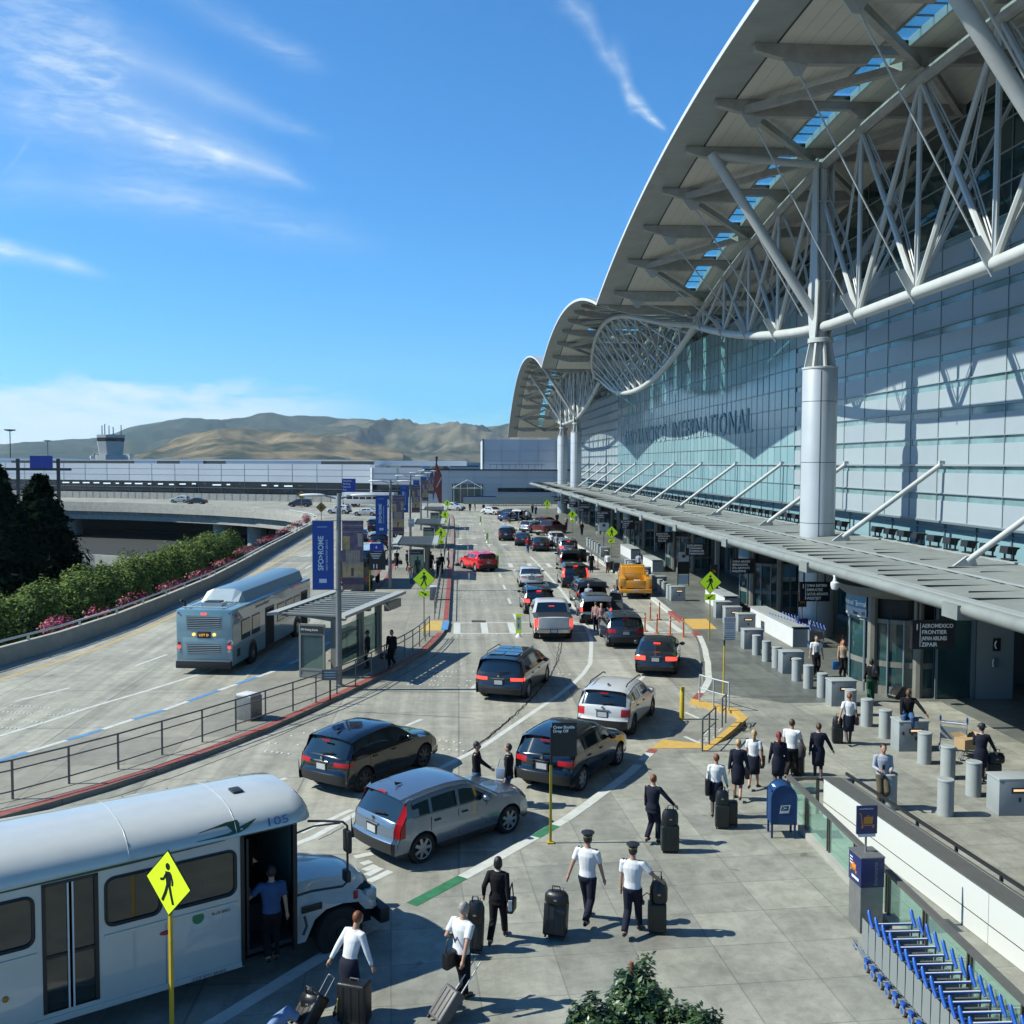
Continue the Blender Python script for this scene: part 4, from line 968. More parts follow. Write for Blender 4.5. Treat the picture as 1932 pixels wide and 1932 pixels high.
def terrain(name,prof,d0,d1,d2,mat_,amp,nd=34,naz=150,seed=0,falloff=1.4):
    # prof: (u,v) skyline seen against distance d1; foot at d0, back at d2
    P=[]
    for (u,v) in prof:
        a=ray('f',u,v) if 0 else (_f+_r*((u-966)/FPX)-_u*((v-966)/FPX)); P.append((math.atan2(a.x,a.y),a.z/math.hypot(a.x,a.y)))
    a0,a1=P[0][0],P[-1][0]; vs=[];fs=[]
    for i in range(naz+1):
        az=a0+(a1-a0)*i/naz
        for (p,q_) in zip(P[:-1],P[1:]):
            if p[0]<=az<=q_[0]+1e-9: s=lerp(p[1],q_[1],(az-p[0])/(q_[0]-p[0])); break
        hr=s*d1+CAMH-ZL
        for j in range(nd+1):
            t=j/nd; d=d0+(d2-d0)*t; k=(d-d0)/(d1-d0)
            h=hr*(k**falloff if k<1 else max(0,1-((d-d1)/(d2-d1))**2))
            x,y=d*math.sin(az),d*math.cos(az); f=nz_.fractal(Vector((x*.0011+seed,y*.0011,seed)),1.0,2.1,5); rdg=1-abs(nz_.fractal(Vector((x*.0016,y*.0007,seed+5)),1.0,2.1,5))
            w_=max(0,min(1,k*1.6))*(max(0.0,min(1,(1.02-k)*5)) if k<1 else .3)
            h+= amp*w_*(f*.6+(rdg-.75)*1.3)*max(.15,min(1,hr/200)); vs.append((x,y,ZL-2+max(0,h)))
    m_=nd+1
    for i in range(naz):
        for j in range(nd): fs.append((i*m_+j,(i+1)*m_+j,(i+1)*m_+j+1,i*m_+j+1))
    b=MB().add(vs,fs).use(mat_); b.mats=[mat_]; return tag(b.build(name,mat_,smooth=True),kind='structure')
sky_=[(-140,845),(0,841),(60,835),(130,829),(190,826),(250,806),(300,797),(345,790),(420,790),(465,783),(490,778),(512,778),(545,785),(580,783),(620,782),(660,788),(700,794),(760,797),(820,796),(880,798),(950,798),(1010,795),(1060,797),(1150,798),(1300,806)]
m_h1=hill_mat('hill_forest_haze',(.016,.030,.026),(.028,.042,.034),(.075,.07,.045),.0022)
m_h2=hill_mat('hill_grass',(.016,.026,.016),(.10,.082,.048),(.21,.165,.095),.0046)
m_h3=hill_mat('hill_dry_grass',(.022,.03,.02),(.085,.078,.052),(.165,.145,.10),.0030)
terrain('hills',[(u,v) for u,v in sky_ if u<=700]+[(760,806),(820,830)],4300,7600,9500,m_h1,120,seed=1)
terrain('hills',[(480,850),(560,830),(600,800),(640,789)]+[(u,v) for u,v in sky_ if u>=660],4000,6800,9000,m_h3,170,naz=190,nd=46,seed=3)
terrain('hills',[(250,858),(310,842),(330,830),(370,818),(420,812),(455,809),(500,812),(545,810),(590,818),(640,822),(700,838),(760,850)],3300,4700,5600,m_h2,90,naz=150,nd=34,seed=7,falloff=1.1)
# town on the plain: far too many roofs to count
b=MB(); tm_=[M('town_%d'%i,c_,.8) for i,c_ in enumerate(((.45,.46,.45),(.30,.31,.32),(.22,.21,.20),(.55,.55,.54),(.16,.20,.22)))]
for i in range(2600):
    az=R(rnd.uniform(-29,12)); d=rnd.uniform(1300,4200) if rnd.random()<.6 else rnd.uniform(3800,4900); x,y=d*math.sin(az),d*math.cos(az)
    s=rnd.uniform(6,22)*(1+.5*(rnd.random()<.1)); h=rnd.uniform(4,9)
    up_=0 if d<3500 else (d-3500)/1400*rnd.uniform(10,50)*(1 if -20<math.degrees(az)<-5 else .2)
    b.use(tm_[rnd.randrange(5)]).box((x,y,ZL+h/2+up_),(s*1.4,s,h+up_*.4),rnd.random()*3)
tag(b.build('town',None),'pale roofs of the distant town spread below the hills','town',kind='stuff')
m_leafd=M('far_tree_foliage',(.035,.055,.035),.9,nz=.4,ns=.02)
b=MB().use(m_leafd)
for i in range(900):
    az=R(rnd.uniform(-30,12)); d=rnd.uniform(1100,4300); x,y=d*math.sin(az),d*math.cos(az); s=rnd.uniform(6,16)
    b.sph((x,y,ZL+s*.4),(s*rnd.uniform(1,2.2),s,s*.7),6,4)
tag(b.build('distant_woodland',None),'dark distant tree cover dotted through the far town','woodland',kind='stuff')
# middle-distance airport roofs seen over the far terminal
m_far=M('far_white_roof',(.5,.53,.55),.5)
for (u0,u1,v0,v1,Y,lab) in ((1225,1400,435,475,420,'long white low roof right above the far terminal'),(735,800,445,470,520,'small white roof block left of the pylon'),(1290-350,1480-320,455,480,480,'white rooftop plant blocks right of the pylon')):
    a=onY('r5',u0,v1,Y); d=onY('r5',u1,v0,Y); t=thing('far_building',lab,'building',((a.x+d.x)/2,Y,ZL)); MB().use(m_far).box((0,0,(d.z-ZL)/2),(d.x-a.x,12,d.z-ZL)).build('wall',None,t); MB().use(m_fwin).box((0,-6.03,(d.z-ZL)-1.6),((d.x-a.x)*.9,.1,.6)).build('window_band',None,t)
# ---------------- barrier, viaduct --------------------------------------
ba=thing('roadside_barrier','long concrete barrier with a white tubular rail along the curving bus road','barrier',(-19,70,0))
bp=edge[0:len(barr)+4]
b=MB().use(m_conc); b.strip(offs(bp,-.15),.26,0,.82); b.build('wall',None,ba,world=True,auto=30)
P3=[]
for (p,q_) in zip(bp[:-1],bp[1:]):
    l=math.hypot(q_[0]-p[0],q_[1]-p[1]); n=max(1,int(l/1.8))
    for k in range(n): P3.append((lerp(p[0],q_[0],k/n)-.15,lerp(p[1],q_[1],k/n)))
MB().use(m_wht).tube([(x,y,1.08) for x,y in P3],.055,6).build('rail',None,ba,world=True,auto=60)
for (x,y) in P3[::2]: MB().use(m_wht).box((x,y,.94),(.08,.14,.26)).build('rail_post',None,ba,world=True)
vd=thing('viaduct','curving concrete viaduct on round piers left of the road','viaduct',(-50,195,0))
vp_=via[1:]; 
b=MB().use(m_conc); b.strip([(-22.4,155)]+via,.35,0.0,.95); b.strip([(p[0]-.3,p[1]-.45) for p in [(-22.4,155)]+via],.3,-.9,.25); b.build('parapet',None,vd,world=True,auto=30)
b=MB().use(m_conc); b.strip([(p[0]+1,p[1]+1.4) for p in via],3.0,-2.6,-1.72); b.build('edge_beam',None,vd,world=True,auto=30)
for (x,y,r_) in ((-84,218,2.4),(-46.5,197,1.9),(-38.5,190.5,1.9),(-33,183,.7),(-30.8,186,1.7),(-70,240,2),(-100,222,2)): MB().use(m_conc).cyl((x,y,(ZL-2.2)/2),r_,-2.2-ZL,20).build('pier',None,vd,world=True,auto=40)
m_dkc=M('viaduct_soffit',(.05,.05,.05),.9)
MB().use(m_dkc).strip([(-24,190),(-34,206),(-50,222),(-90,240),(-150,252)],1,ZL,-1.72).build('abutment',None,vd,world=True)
# lower road with its own parapets
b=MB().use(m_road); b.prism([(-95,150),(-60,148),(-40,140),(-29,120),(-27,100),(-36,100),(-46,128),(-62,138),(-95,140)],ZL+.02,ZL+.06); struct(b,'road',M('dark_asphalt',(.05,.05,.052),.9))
lw=thing('lower_road_wall','low sunlit wall of the lower road below the viaduct','wall',(-60,150,ZL))
MB().use(m_conc).strip([(-95,163),(-72,160),(-56,155),(-44,148),(-36,138)],.4,ZL,ZL+1.6).build('wall',None,lw,world=True); MB().use(m_conc).strip([(-95,140),(-66,138),(-50,131),(-41,120)],.4,ZL,ZL+1.3).build('wall',None,lw,world=True)
# ---------------- planting ------------------------------------------------
m_lf=[M('leaf_%d'%i,c_,.8,spec=.08) for i,c_ in enumerate(((.12,.19,.04),(.17,.25,.06),(.075,.13,.03),(.22,.29,.09)))]
m_ck=[M('conifer_leaf_%d'%i,c_,.9,spec=.0) for i,c_ in enumerate(((.010,.022,.012),(.016,.032,.015),(.006,.013,.008)))]
m_fl=[M('bougainvillea_%d'%i,c_,.6) for i,c_ in enumerate(((.42,.012,.11),(.30,.01,.08),(.55,.03,.16)))]
m_bark=M('bark',(.06,.045,.035),.9,nz=.3,ns=6)
def leaves(mb,c,rad,n,size,mats,shell=.55,flat=.0,seed=1,up=.35,nsd=None):
    r=random.Random(seed)
    for i in range(n):
        while True:
            d=Vector((r.uniform(-1,1),r.uniform(-1,1),r.uniform(-1,1)))
            if .05<d.length<1: break
        d.normalize(); k=shell+(1-shell)*r.random()**.6
        bump_=1+.30*nz_.noise(d*2.3+Vector((seed,0,0)))+.14*nz_.noise(d*6+Vector((0,seed,0)))
        p=Vector((c[0]+d.x*rad[0]*k*bump_,c[1]+d.y*rad[1]*k*bump_,c[2]+d.z*rad[2]*k*bump_))
        nn=(d+Vector((r.uniform(-1,1),r.uniform(-1,1),r.uniform(-1,1)))*.8+Vector((0,0,up))).normalized()
        a=nn.orthogonal().normalized(); a.rotate(Matrix.Rotation(r.uniform(0,6.28),3,nn)); b_=nn.cross(a); s=size*r.uniform(.6,1.3)
        mb.use(mats[min(len(mats)-1,int(r.random()*len(mats)))])
        mb.add([p-a*s,p+b_*s*.42,p+a*s,p-b_*s*.42],[(0,1,2,3)])
# hedge trees behind the barrier
def hedge_tree(seed,loc,rad,lab):
    t=thing('hedge_tree',lab,'tree',loc,0,'clipped trees in the long row behind the barrier')
    b=MB(); leaves(b,(0,0,0),rad,9000,.13,m_lf,.74,seed=seed); leaves(b,(rad[0]*.3,rad[1]*.3,rad[2]*.35),(rad[0]*.6,rad[1]*.6,rad[2]*.75),2600,.13,m_lf,.7,seed=seed+40); leaves(b,(rad[0]*-.3,-rad[1]*.4,rad[2]*.3),(rad[0]*.6,rad[1]*.55,rad[2]*.72),2600,.13,m_lf,.7,seed=seed+80)
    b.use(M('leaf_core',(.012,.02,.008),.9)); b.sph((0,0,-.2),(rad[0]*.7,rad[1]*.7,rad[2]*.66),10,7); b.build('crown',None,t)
    MB().use(m_bark).tube([(0,0,-rad[2]*.5),(0,0,ZL-loc[2])],[.2,.3],8).build('trunk',None,t); return t
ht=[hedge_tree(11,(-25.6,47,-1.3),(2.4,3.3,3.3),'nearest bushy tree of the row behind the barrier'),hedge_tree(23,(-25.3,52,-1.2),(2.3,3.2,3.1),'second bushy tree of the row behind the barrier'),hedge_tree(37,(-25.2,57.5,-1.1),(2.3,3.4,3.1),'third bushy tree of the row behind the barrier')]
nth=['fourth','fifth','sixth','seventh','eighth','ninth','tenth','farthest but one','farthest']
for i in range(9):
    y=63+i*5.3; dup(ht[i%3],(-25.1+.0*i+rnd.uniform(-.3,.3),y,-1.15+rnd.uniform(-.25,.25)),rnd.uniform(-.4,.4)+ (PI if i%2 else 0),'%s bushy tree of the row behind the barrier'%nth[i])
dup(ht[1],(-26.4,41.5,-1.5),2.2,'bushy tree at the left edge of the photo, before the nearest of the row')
def flower_clump(seed,loc,rad,n,lab):
    t=thing('bougainvillea',lab,'flowering shrub',loc,0,'magenta shrubs spilling over the barrier')
    b=MB(); leaves(b,(0,0,0),rad,n,.10,m_fl+[m_lf[0]],.3,seed=seed,up=.6); b.build('blossom',None,t); MB().use(m_bark).tube([(0,0,-.2),(.1,0,ZL-loc[2])],.06,5).build('stem',None,t)
for k,(x,y,ry,h_,lb) in enumerate(((-21.0,52.5,1.6,.5,'nearest magenta shrub, a rounded clump against the barrier rail'),(-20.6,57.0,1.3,.3,'thin magenta shrub just past the nearest clump'),(-20.3,62.5,3.0,.5,'long magenta shrub in the middle of the barrier'),(-20.0,69.5,3.0,.38,'fourth magenta shrub along the barrier'),(-19.9,77,3.6,.34,'fifth magenta shrub along the barrier'),(-20.2,86,4,.3,'sixth magenta shrub along the barrier'),(-21.0,98,5,.3,'magenta shrub where the clipped trees end'),(-21.5,112,6,.34,'magenta shrub past the end of the clipped trees'),(-22.1,127,5,.3,'far magenta shrub beside the barrier'),(-22.6,139,4.5,.5,'magenta shrub next to the bend of the barrier'),(-23.3,152,1.5,.8,'farthest magenta clump, below the yellow warning sign'))):
    flower_clump(60+k,(x,y,.75),(.75,ry,h_),int((420+ry*230)*(1 if k in(0,10) else .22)),lb)
def conifer(seed,loc,h,r,lab):
    t=thing('conifer_tree',lab,'tree',loc,0,'dark conifers at the left edge')
    rr=random.Random(seed); MB().use(m_bark).tube([(0,0,0),(.1,.1,h*.5),(0,0,h*.97)],[.42,.26,.04],8).build('trunk',None,t)
    b=MB(); z=h*.05
    while z<h*.98:
        rad=r*(1-(z/h)**1.5)*rr.uniform(.85,1.1)+.3; nb=9
        for k in range(nb):
            a=2*PI*k/nb+rr.random(); L_=rad*rr.uniform(.7,1.12)
            leaves(b,(math.cos(a)*L_*.62,math.sin(a)*L_*.62,z+rr.uniform(-.3,.3)),(L_*.42,L_*.42,.62),100,.30,m_ck,.2,seed=seed*100+int(z*10)+k,up=.9)
        z+=h*.043
    b.build('crown',None,t)
    return t
conifer(3,(-35.2,76,ZL),16.4,6.6,'tallest dark conifer at the left edge of the photo')
conifer(4,(-34.9,84,ZL),15.0,6.0,'dark conifer with a pointed top, right of the tallest one')
conifer(5,(-41,88,ZL),17.0,5.6,'dark conifer behind the tallest one, cut by the photo edge')
conifer(6,(-31.4,70,ZL),11.5,5.0,'low dark conifer in front of the tallest one')
b=MB().use(M('shade_painted_earth',(.012,.014,.010),.95)).sheet([(-75,30),(-22.8,30),(-22.8,60),(-22.8,100),(-24,130),(-30,215),(-120,240),(-120,30)],ZL+.004); struct(b,'ground')  # dark earth sheet: shade of trees and viaduct put into its colour
b=MB(); 
for i in range(90): leaves(b,(rnd.uniform(-56,-29),rnd.uniform(56,112),ZL+1.2),(3.4,3.4,2.6),120,.3,m_ck,.3,seed=i)
tag(b.build('ground_cover',None),'dark undergrowth on the low ground below the conifers','undergrowth',kind='stuff')
# haze: one closed box of even air round everything
hz=MB().add([(x,y,z) for x in(-9500,9500) for y in(-190,12500) for z in(ZL-1,1150)],[(0,1,3,2),(4,6,7,5),(0,4,5,1),(2,3,7,6),(0,2,6,4),(1,5,7,3)])
mh=bpy.data.materials.new('haze'); mh.use_nodes=True; nt=mh.node_tree; nt.nodes.clear(); ou=nt.nodes.new('ShaderNodeOutputMaterial'); pv=nt.nodes.new('ShaderNodeVolumePrincipled'); pv.inputs['Color'].default_value=(.66,.86,1,1); pv.inputs['Density'].default_value=.00004; pv.inputs['Anisotropy'].default_value=.2; nt.links.new(pv.outputs[0],ou.inputs['Volume']); hz.mats=[mh]
tag(hz.build('haze',mh),'thin blue haze fading the distant hills','haze',kind='stuff')
# ---------------- vehicles ----------------
def paint(name,c,metal=.35,rough=.28): return M('paint_'+name,c,rough,metal,coat=1.0,spec=.5,nz=.05,ns=2)
m_cgl=M('car_glass',(.010,.016,.018),.03,spec=.9,coat=.6); m_clad=M('black_cladding',(.016,.017,.018),.6); m_rim=M('alloy_rim',(.50,.51,.52),.35,.25); m_drim=M('dark_alloy_rim',(.09,.09,.095),.35,.3)
m_tail=M('tail_lamp_red',(.55,.010,.014),.3,coat=.15,spec=.4); m_tailon=M('brake_lamp_lit',(.55,.02,.015),.2,emit=(1,.05,.03),es=1.6); m_tailw=M('lamp_clear',(.55,.56,.55),.15,coat=1)
m_chrome=M('chrome',(.62,.63,.64),.15,1.0); m_plate=M('licence_plate',(.55,.60,.62),.4,nz=.2,ns=30); m_amber=M('lamp_amber',(.55,.22,.03),.2)
m_head=M('headlamp',(.50,.52,.54),.08,coat=1); m_cabin=M('car_interior',(.012,.012,.013),.9); m_trimg=M('silver_trim',(.32,.33,.34),.4,.6)
KIND={
 'suv':dict(L=4.6,W=1.86,H=1.68,wr=.88,wf=3.62,rad=.36,belt=1.06,
   path=[(.16,.30,'clad'),(.02,.36,'clad'),(0,.50,'clad'),(.0,.62,'paint'),(.06,.70,'paint'),(.07,.90,'paint'),(.12,1.06,'paint'),(.15,1.10,'rwin'),(.36,1.38,'rwin'),(.47,1.52,'paint'),(.38,1.565,'paint'),(.70,1.615,'paint'),(1.15,1.66,'paint'),(1.75,1.68,'paint'),(2.2,1.655,'paint'),(2.45,1.60,'wsh'),(3.32,1.10,'paint'),(4.0,1.02,'paint'),(4.42,.90,'paint'),(4.56,.72,'paint'),(4.6,.52,'clad'),(4.56,.32,'clad'),(4.45,.24,'clad')],
   win=[(.60,1.08),(1.16,1.90),(1.99,2.80)],lights=[(.62,1.01,.76,.98)]),
 'minivan':dict(L=5.1,W=1.98,H=1.75,wr=1.02,wf=4.05,rad=.36,belt=1.04,
   path=[(.14,.28,'clad'),(.02,.34,'clad'),(0,.52,'paint'),(0,.66,'paint'),(.05,.74,'paint'),(.06,.95,'paint'),(.10,1.08,'paint'),(.12,1.12,'rwin'),(.32,1.55,'rwin'),(.36,1.62,'paint'),(.24,1.66,'paint'),(.6,1.72,'paint'),(1.3,1.75,'paint'),(2.3,1.74,'paint'),(2.8,1.70,'paint'),(3.0,1.65,'wsh'),(4.1,1.08,'paint'),(4.6,.98,'paint'),(4.95,.82,'paint'),(5.08,.6,'paint'),(5.1,.42,'clad'),(4.95,.24,'clad')],
   win=[(.62,1.35),(1.45,2.35),(2.45,3.3)],lights=[(.55,1.01,.80,.98)]),
 'sedan':dict(L=4.85,W=1.85,H=1.45,wr=1.02,wf=3.82,rad=.34,belt=.94,
   path=[(.14,.26,'clad'),(.02,.32,'clad'),(0,.46,'paint'),(0,.60,'paint'),(.05,.68,'paint'),(.04,.90,'paint'),(.08,1.0,'paint'),(.18,1.04,'paint'),(.62,1.05,'rwin'),(1.35,1.36,'paint'),(1.7,1.43,'paint'),(2.3,1.45,'paint'),(2.75,1.41,'wsh'),(3.5,.99,'paint'),(4.2,.88,'paint'),(4.65,.74,'paint'),(4.82,.55,'paint'),(4.85,.4,'clad'),(4.7,.22,'clad')],
   win=[(1.30,1.95),(2.05,2.95)],lights=[(.45,1.01,.72,.90)]),
 'pickup':dict(L=5.8,W=2.05,H=1.93,wr=1.25,wf=4.75,rad=.40,belt=1.30,
   path=[(.10,.46,'chr'),(-.02,.48,'chr'),(-.02,.66,'chr'),(.08,.70,'paint'),(.07,1.0,'paint'),(.08,1.27,'paint'),(.14,1.31,'clad'),(1.72,1.31,'clad'),(1.80,1.31,'rwin'),(2.02,1.82,'paint'),(2.3,1.90,'paint'),(3.0,1.93,'paint'),(3.5,1.88,'paint'),(3.62,1.82,'wsh'),(4.35,1.30,'paint'),(5.1,1.24,'paint'),(5.6,1.12,'paint'),(5.75,.8,'chr'),(5.8,.55,'clad'),(5.6,.38,'clad')],
   win=[(2.15,2.95),(3.05,3.85)],lights=[(.84,1.01,.80,1.2)]),
}
def lerp(a,b,t): return a+(b-a)*t
def vehicle(kind,name,label,cat,mat,anchor,P,head,mod=None,group=None,lit=False,rails=False,open_hatch=False,rim=None,cladm=None,openside=None,sunroof=False,trim=False,pz=0.0,badge=True,scale=1.0):
    K_=dict(KIND[kind]); 
    if mod: K_.update(mod)
    L,W,H,wr,wf,ra,belt,path=K_['L'],K_['W'],K_['H'],K_['wr'],K_['wf'],K_['rad'],K_['belt'],K_['path']
    hw0=W/2; arch=ra+.055; th=R(head)
    ax={'R':hw0-.12,'L':-(hw0-.12),'C':0}[anchor]*scale
    fx=Vector((math.sin(th),math.cos(th),0)); rx=Vector((math.cos(th),-math.sin(th),0))
    loc=Vector((P[0],P[1],pz))-rx*ax-fx*wr*scale
    t=thing(name,label,cat,loc,-th,group)
    cl=cladm or m_clad
    lz=[]; 
    for l in K_['lights']: lz+=[l[2],l[3]]
    # refine path with light levels at the rear and extra points for smoothness
    pp=[]
    for i in range(len(path)-1):
        a,b=path[i],path[i+1]; seg=math.hypot(b[0]-a[0],b[1]-a[1]); ts=[0]
        n=max(1,int(seg/.22)); ts=[j/n for j in range(n)]
        if a[0]<.5 and abs(b[1]-a[1])>.02:
            for z in lz:
                q=(z-a[1])/(b[1]-a[1])
                if 0.03<q<.97: ts.append(q)
        for q in sorted(ts): pp.append((lerp(a[0],b[0],q),lerp(a[1],b[1],q),a[2]))
    pp.append(path[-1])
    def hw(y,z):
        p=1.0
        if y<.5: p-=.055*((.5-y)/.5)**2
        if y>L-.9: p-=.15*((y-(L-.9))/.9)**2
        w_=hw0*p
        if z>belt: w_-=(z-belt)*(.26 if kind!='sedan' else .34)
        elif z<.55: w_-=(.55-z)*.12
        else: w_-= .02*abs(z-.8)
        return w_
    def belt_(y,top): return min(belt+(.06*(1-(y/L)) if kind!='pickup' else 0),top-.03)
    F={}   # tag -> MB
    def G_(tag): return F.setdefault(tag,MB())
    n_=len(pp)
    lx=[l[0] for l in K_['lights']]
    fr=sorted(set([0,.25,.5,.72,.88,1.0]+lx))
    cols=[-f for f in reversed(fr) if f>0]+fr
    edge=[]; grid=[]
    for i,(y,z,tg) in enumerate(pp):
        a=pp[max(i-1,0)]; b=pp[min(i+1,n_-1)]; d=(b[0]-a[0],b[1]-a[1]); l=math.hypot(*d) or 1; nx,nz=-d[1]/l,d[0]/l   # outward normal (y,z)
        h=hw(max(0,min(L,y)),z); row=[]
        for f in cols:
            af=abs(f); off=.07 if af>=1 else (.018 if af>=.87 else 0)
            yy,zz=y-nx*off,z-nz*off
            bow=.09*af**2.2 if (y<.6 and abs(nx)>.5) else (.22*af**2 if (y>L-.9 and abs(nx)>.4) else .0)
            yy+= bow if y<L/2 else -bow
            if nz>.6: zz-=.035*af**2
            xx=h*f if af<1 else math.copysign(h,f)
            row.append(Vector((xx,yy,zz)))
        grid.append(row); edge.append((row[-1].y,row[-1].z))
    hatch_z=(.74,H-.14)
    for i in range(n_-1):
        ym=(pp[i][0]+pp[i+1][0])/2; zm=(pp[i][1]+pp[i+1][1])/2; tg=pp[i][2]
        for j in range(len(cols)-1):
            fm=abs(cols[j]+cols[j+1])/2; sd=1 if cols[j]+cols[j+1]>0 else -1
            tag_={'paint':'body','clad':'lower_trim','rwin':'rear_window','wsh':'windscreen','chr':'bumper'}[tg]
            if tg in('rwin','wsh') and fm>.80: tag_='body'
            if ym<.5 or (kind=='sedan' and ym<.3):
                for l in K_['lights']:
                    if l[0]<=fm<=l[1] and l[2]-.001<=zm<=l[3]+.001: tag_=('tail_lamp',sd)
            if open_hatch and ym<.6 and hatch_z[0]<zm<hatch_z[1] and fm<.88: continue
            if ym>L-.45 and fm>.6 and .62<zm<.80: tag_=('headlamp',sd)
            if ym>L-.3 and fm<.6 and .5<zm<.78: tag_='lower_trim'
            G_(tag_).add([grid[i][j],grid[i][j+1],grid[i+1][j+1],grid[i+1][j]],[(0,3,2,1)])
    # sides -------------------------------------------------
    y0,y1=.085,L-.19
    top_e=[e for e,p in zip(edge,pp)]
    def ztop(y):
        best=-1
        for (a,b) in zip(top_e[:-1],top_e[1:]):
            lo,hi=min(a[0],b[0]),max(a[0],b[0])
            if lo<=y<=hi and hi-lo>1e-6: best=max(best,lerp(a[1],b[1],(y-a[0])/(b[0]-a[0])))
        return best
    ys={y0,y1}
    for e in edge:
        if y0<e[0]<y1: ys.add(round(e[0],4))
    for c_ in (wr,wf):
        for k in range(13): ys.add(round(c_-arch*math.cos(PI*k/12),4))
    for a,b in K_['win']: ys|={a,b}
    ys|={.085+.28}
    ys=sorted(ys); ys=[ys[0]]+[b for a,b in zip(ys[:-1],ys[1:]) if b-a>.004]
    def zb(y):
        z=.24 if kind!='pickup' else .42
        if y<.4: z+=.09*(1-y/.4)
        if y>L-.5: z+=.08*(1-(L-y)/.5)
        for c_ in (wr,wf):
            if abs(y-c_)<=arch+1e-4: z=max(z,ra-.01+math.sqrt(max(0,arch**2-(y-c_)**2)))
        return z
    def rows(y):
        tp=max(ztop(y),.5) if y>y0+.001 else max(ztop(y0+.01),.9); b_=belt_(y,tp); lo=min(zb(y),b_-.01)
        zs=[lo,max(lo,.36),max(lo,.45)]+[max(lo,z) for z in sorted(lz)]
        zs=sorted(zs); zs=[min(z,b_) for z in zs]+[b_]
        if tp-b_>.18: g_=[b_+.035,(b_+tp)/2,tp-.09,tp]
        else: g_=[lerp(b_,tp,q) for q in (.2,.5,.8,1)]
        return zs+g_,tp,b_
    RW=[rows(y) for y in ys]; nr=len(RW[0][0])
    for sd in (1,-1):
        for i in range(len(ys)-1):
            for j in range(nr-1):
                A=RW[i][0]; B=RW[i+1][0]; ym=(ys[i]+ys[i+1])/2; zm=(A[j]+A[j+1]+B[j]+B[j+1])/4
                if abs(A[j+1]-A[j])<1e-4 and abs(B[j+1]-B[j])<1e-4: continue
                tag_='body'
                lowz=.40 if kind!='pickup' else 0
                if zm<lowz: tag_='lower_trim'
                if cladm is None or True:
                    for c_ in (wr,wf):
                        d_=math.hypot(ym-c_,zm-ra)
                        if K_.get('archclad') and d_<arch+.07 : tag_='lower_trim'
                if nr-4<=j<=nr-3 and RW[i][1]-RW[i][2]>.18 and RW[i+1][1]-RW[i+1][2]>.18:
                    for k,(a,b) in enumerate(K_['win']):
                        if a-.001<=ym<=b+.001 and not (kind=='suv' and k==0 and ym<a+.24 and j==nr-4): tag_=('side_window',sd,k)
                if j==nr-5 and RW[i][1]-RW[i][2]>.18 and K_['win'][0][0]<ym<K_['win'][-1][1] and trim: tag_='window_trim'
                if ym<.36:
                    for l in K_['lights']:
                        if l[2]-.01<=zm<=l[3]+.01 and (j<nr-4 or l[3]>belt+.2): tag_=('tail_lamp',sd)
                if openside and openside[0]==sd and openside[1]<ym<openside[2] and zm>.45: continue
                vs=[Vector((sd*hw(ys[i],A[j]),ys[i],A[j])),Vector((sd*hw(ys[i+1],B[j]),ys[i+1],B[j])),Vector((sd*hw(ys[i+1],B[j+1]),ys[i+1],B[j+1])),Vector((sd*hw(ys[i],A[j+1]),ys[i],A[j+1]))]
                G_(tag_).add(vs,[(0,1,2,3) if sd>0 else (3,2,1,0)])
    mats={'body':mat,'lower_trim':cl,'bumper':m_chrome if kind=='pickup' else mat,'rear_window':m_cgl,'windscreen':m_cgl,'window_trim':m_chrome}
    body=None
    for k_ in ['body']+[x for x in F if x!='body']:
        nm=k_ if isinstance(k_,str) else k_[0]
        mm=mats.get(k_) if isinstance(k_,str) else {'side_window':m_cgl,'tail_lamp':m_tailon if lit else m_tail,'headlamp':m_head}[k_[0]]
        b=F[k_]
        me_b=b.build(nm,mm,t)
        bm=bmesh.new(); bm.from_mesh(me_b.data); bmesh.ops.remove_doubles(bm,verts=bm.verts,dist=.0012); bmesh.ops.dissolve_degenerate(bm,dist=.0005,edges=bm.edges); bm.to_mesh(me_b.data); bm.free()
        me_b.data.polygons.foreach_set('use_smooth',[True]*len(me_b.data.polygons)); me_b.data.set_sharp_from_angle(angle=R(38))
        if nm=='body': body=me_b
    # underbody / cabin so nothing shows through
    b=MB().use(m_cabin); b.box((0,L/2,.5),(W-.62,L-.5,.5)); 
    if not open_hatch and kind not in('pickup',): b.box((0,L*.45,.9),(W-.5,L*.5,.5))
    if open_hatch: b.box((0,1.6,.9),(W-.4,.1,1.2)); b.box((0,.8,.62),(W-.3,1.5,.06))
    for c_ in (wr,wf): 
        for sd in (-1,1): b.cyl((sd*(hw0-.22),c_,ra),ra+.03,.2,20,'x')
    b.build('underbody',None,t)
    # wheels
    rm=rim or m_rim
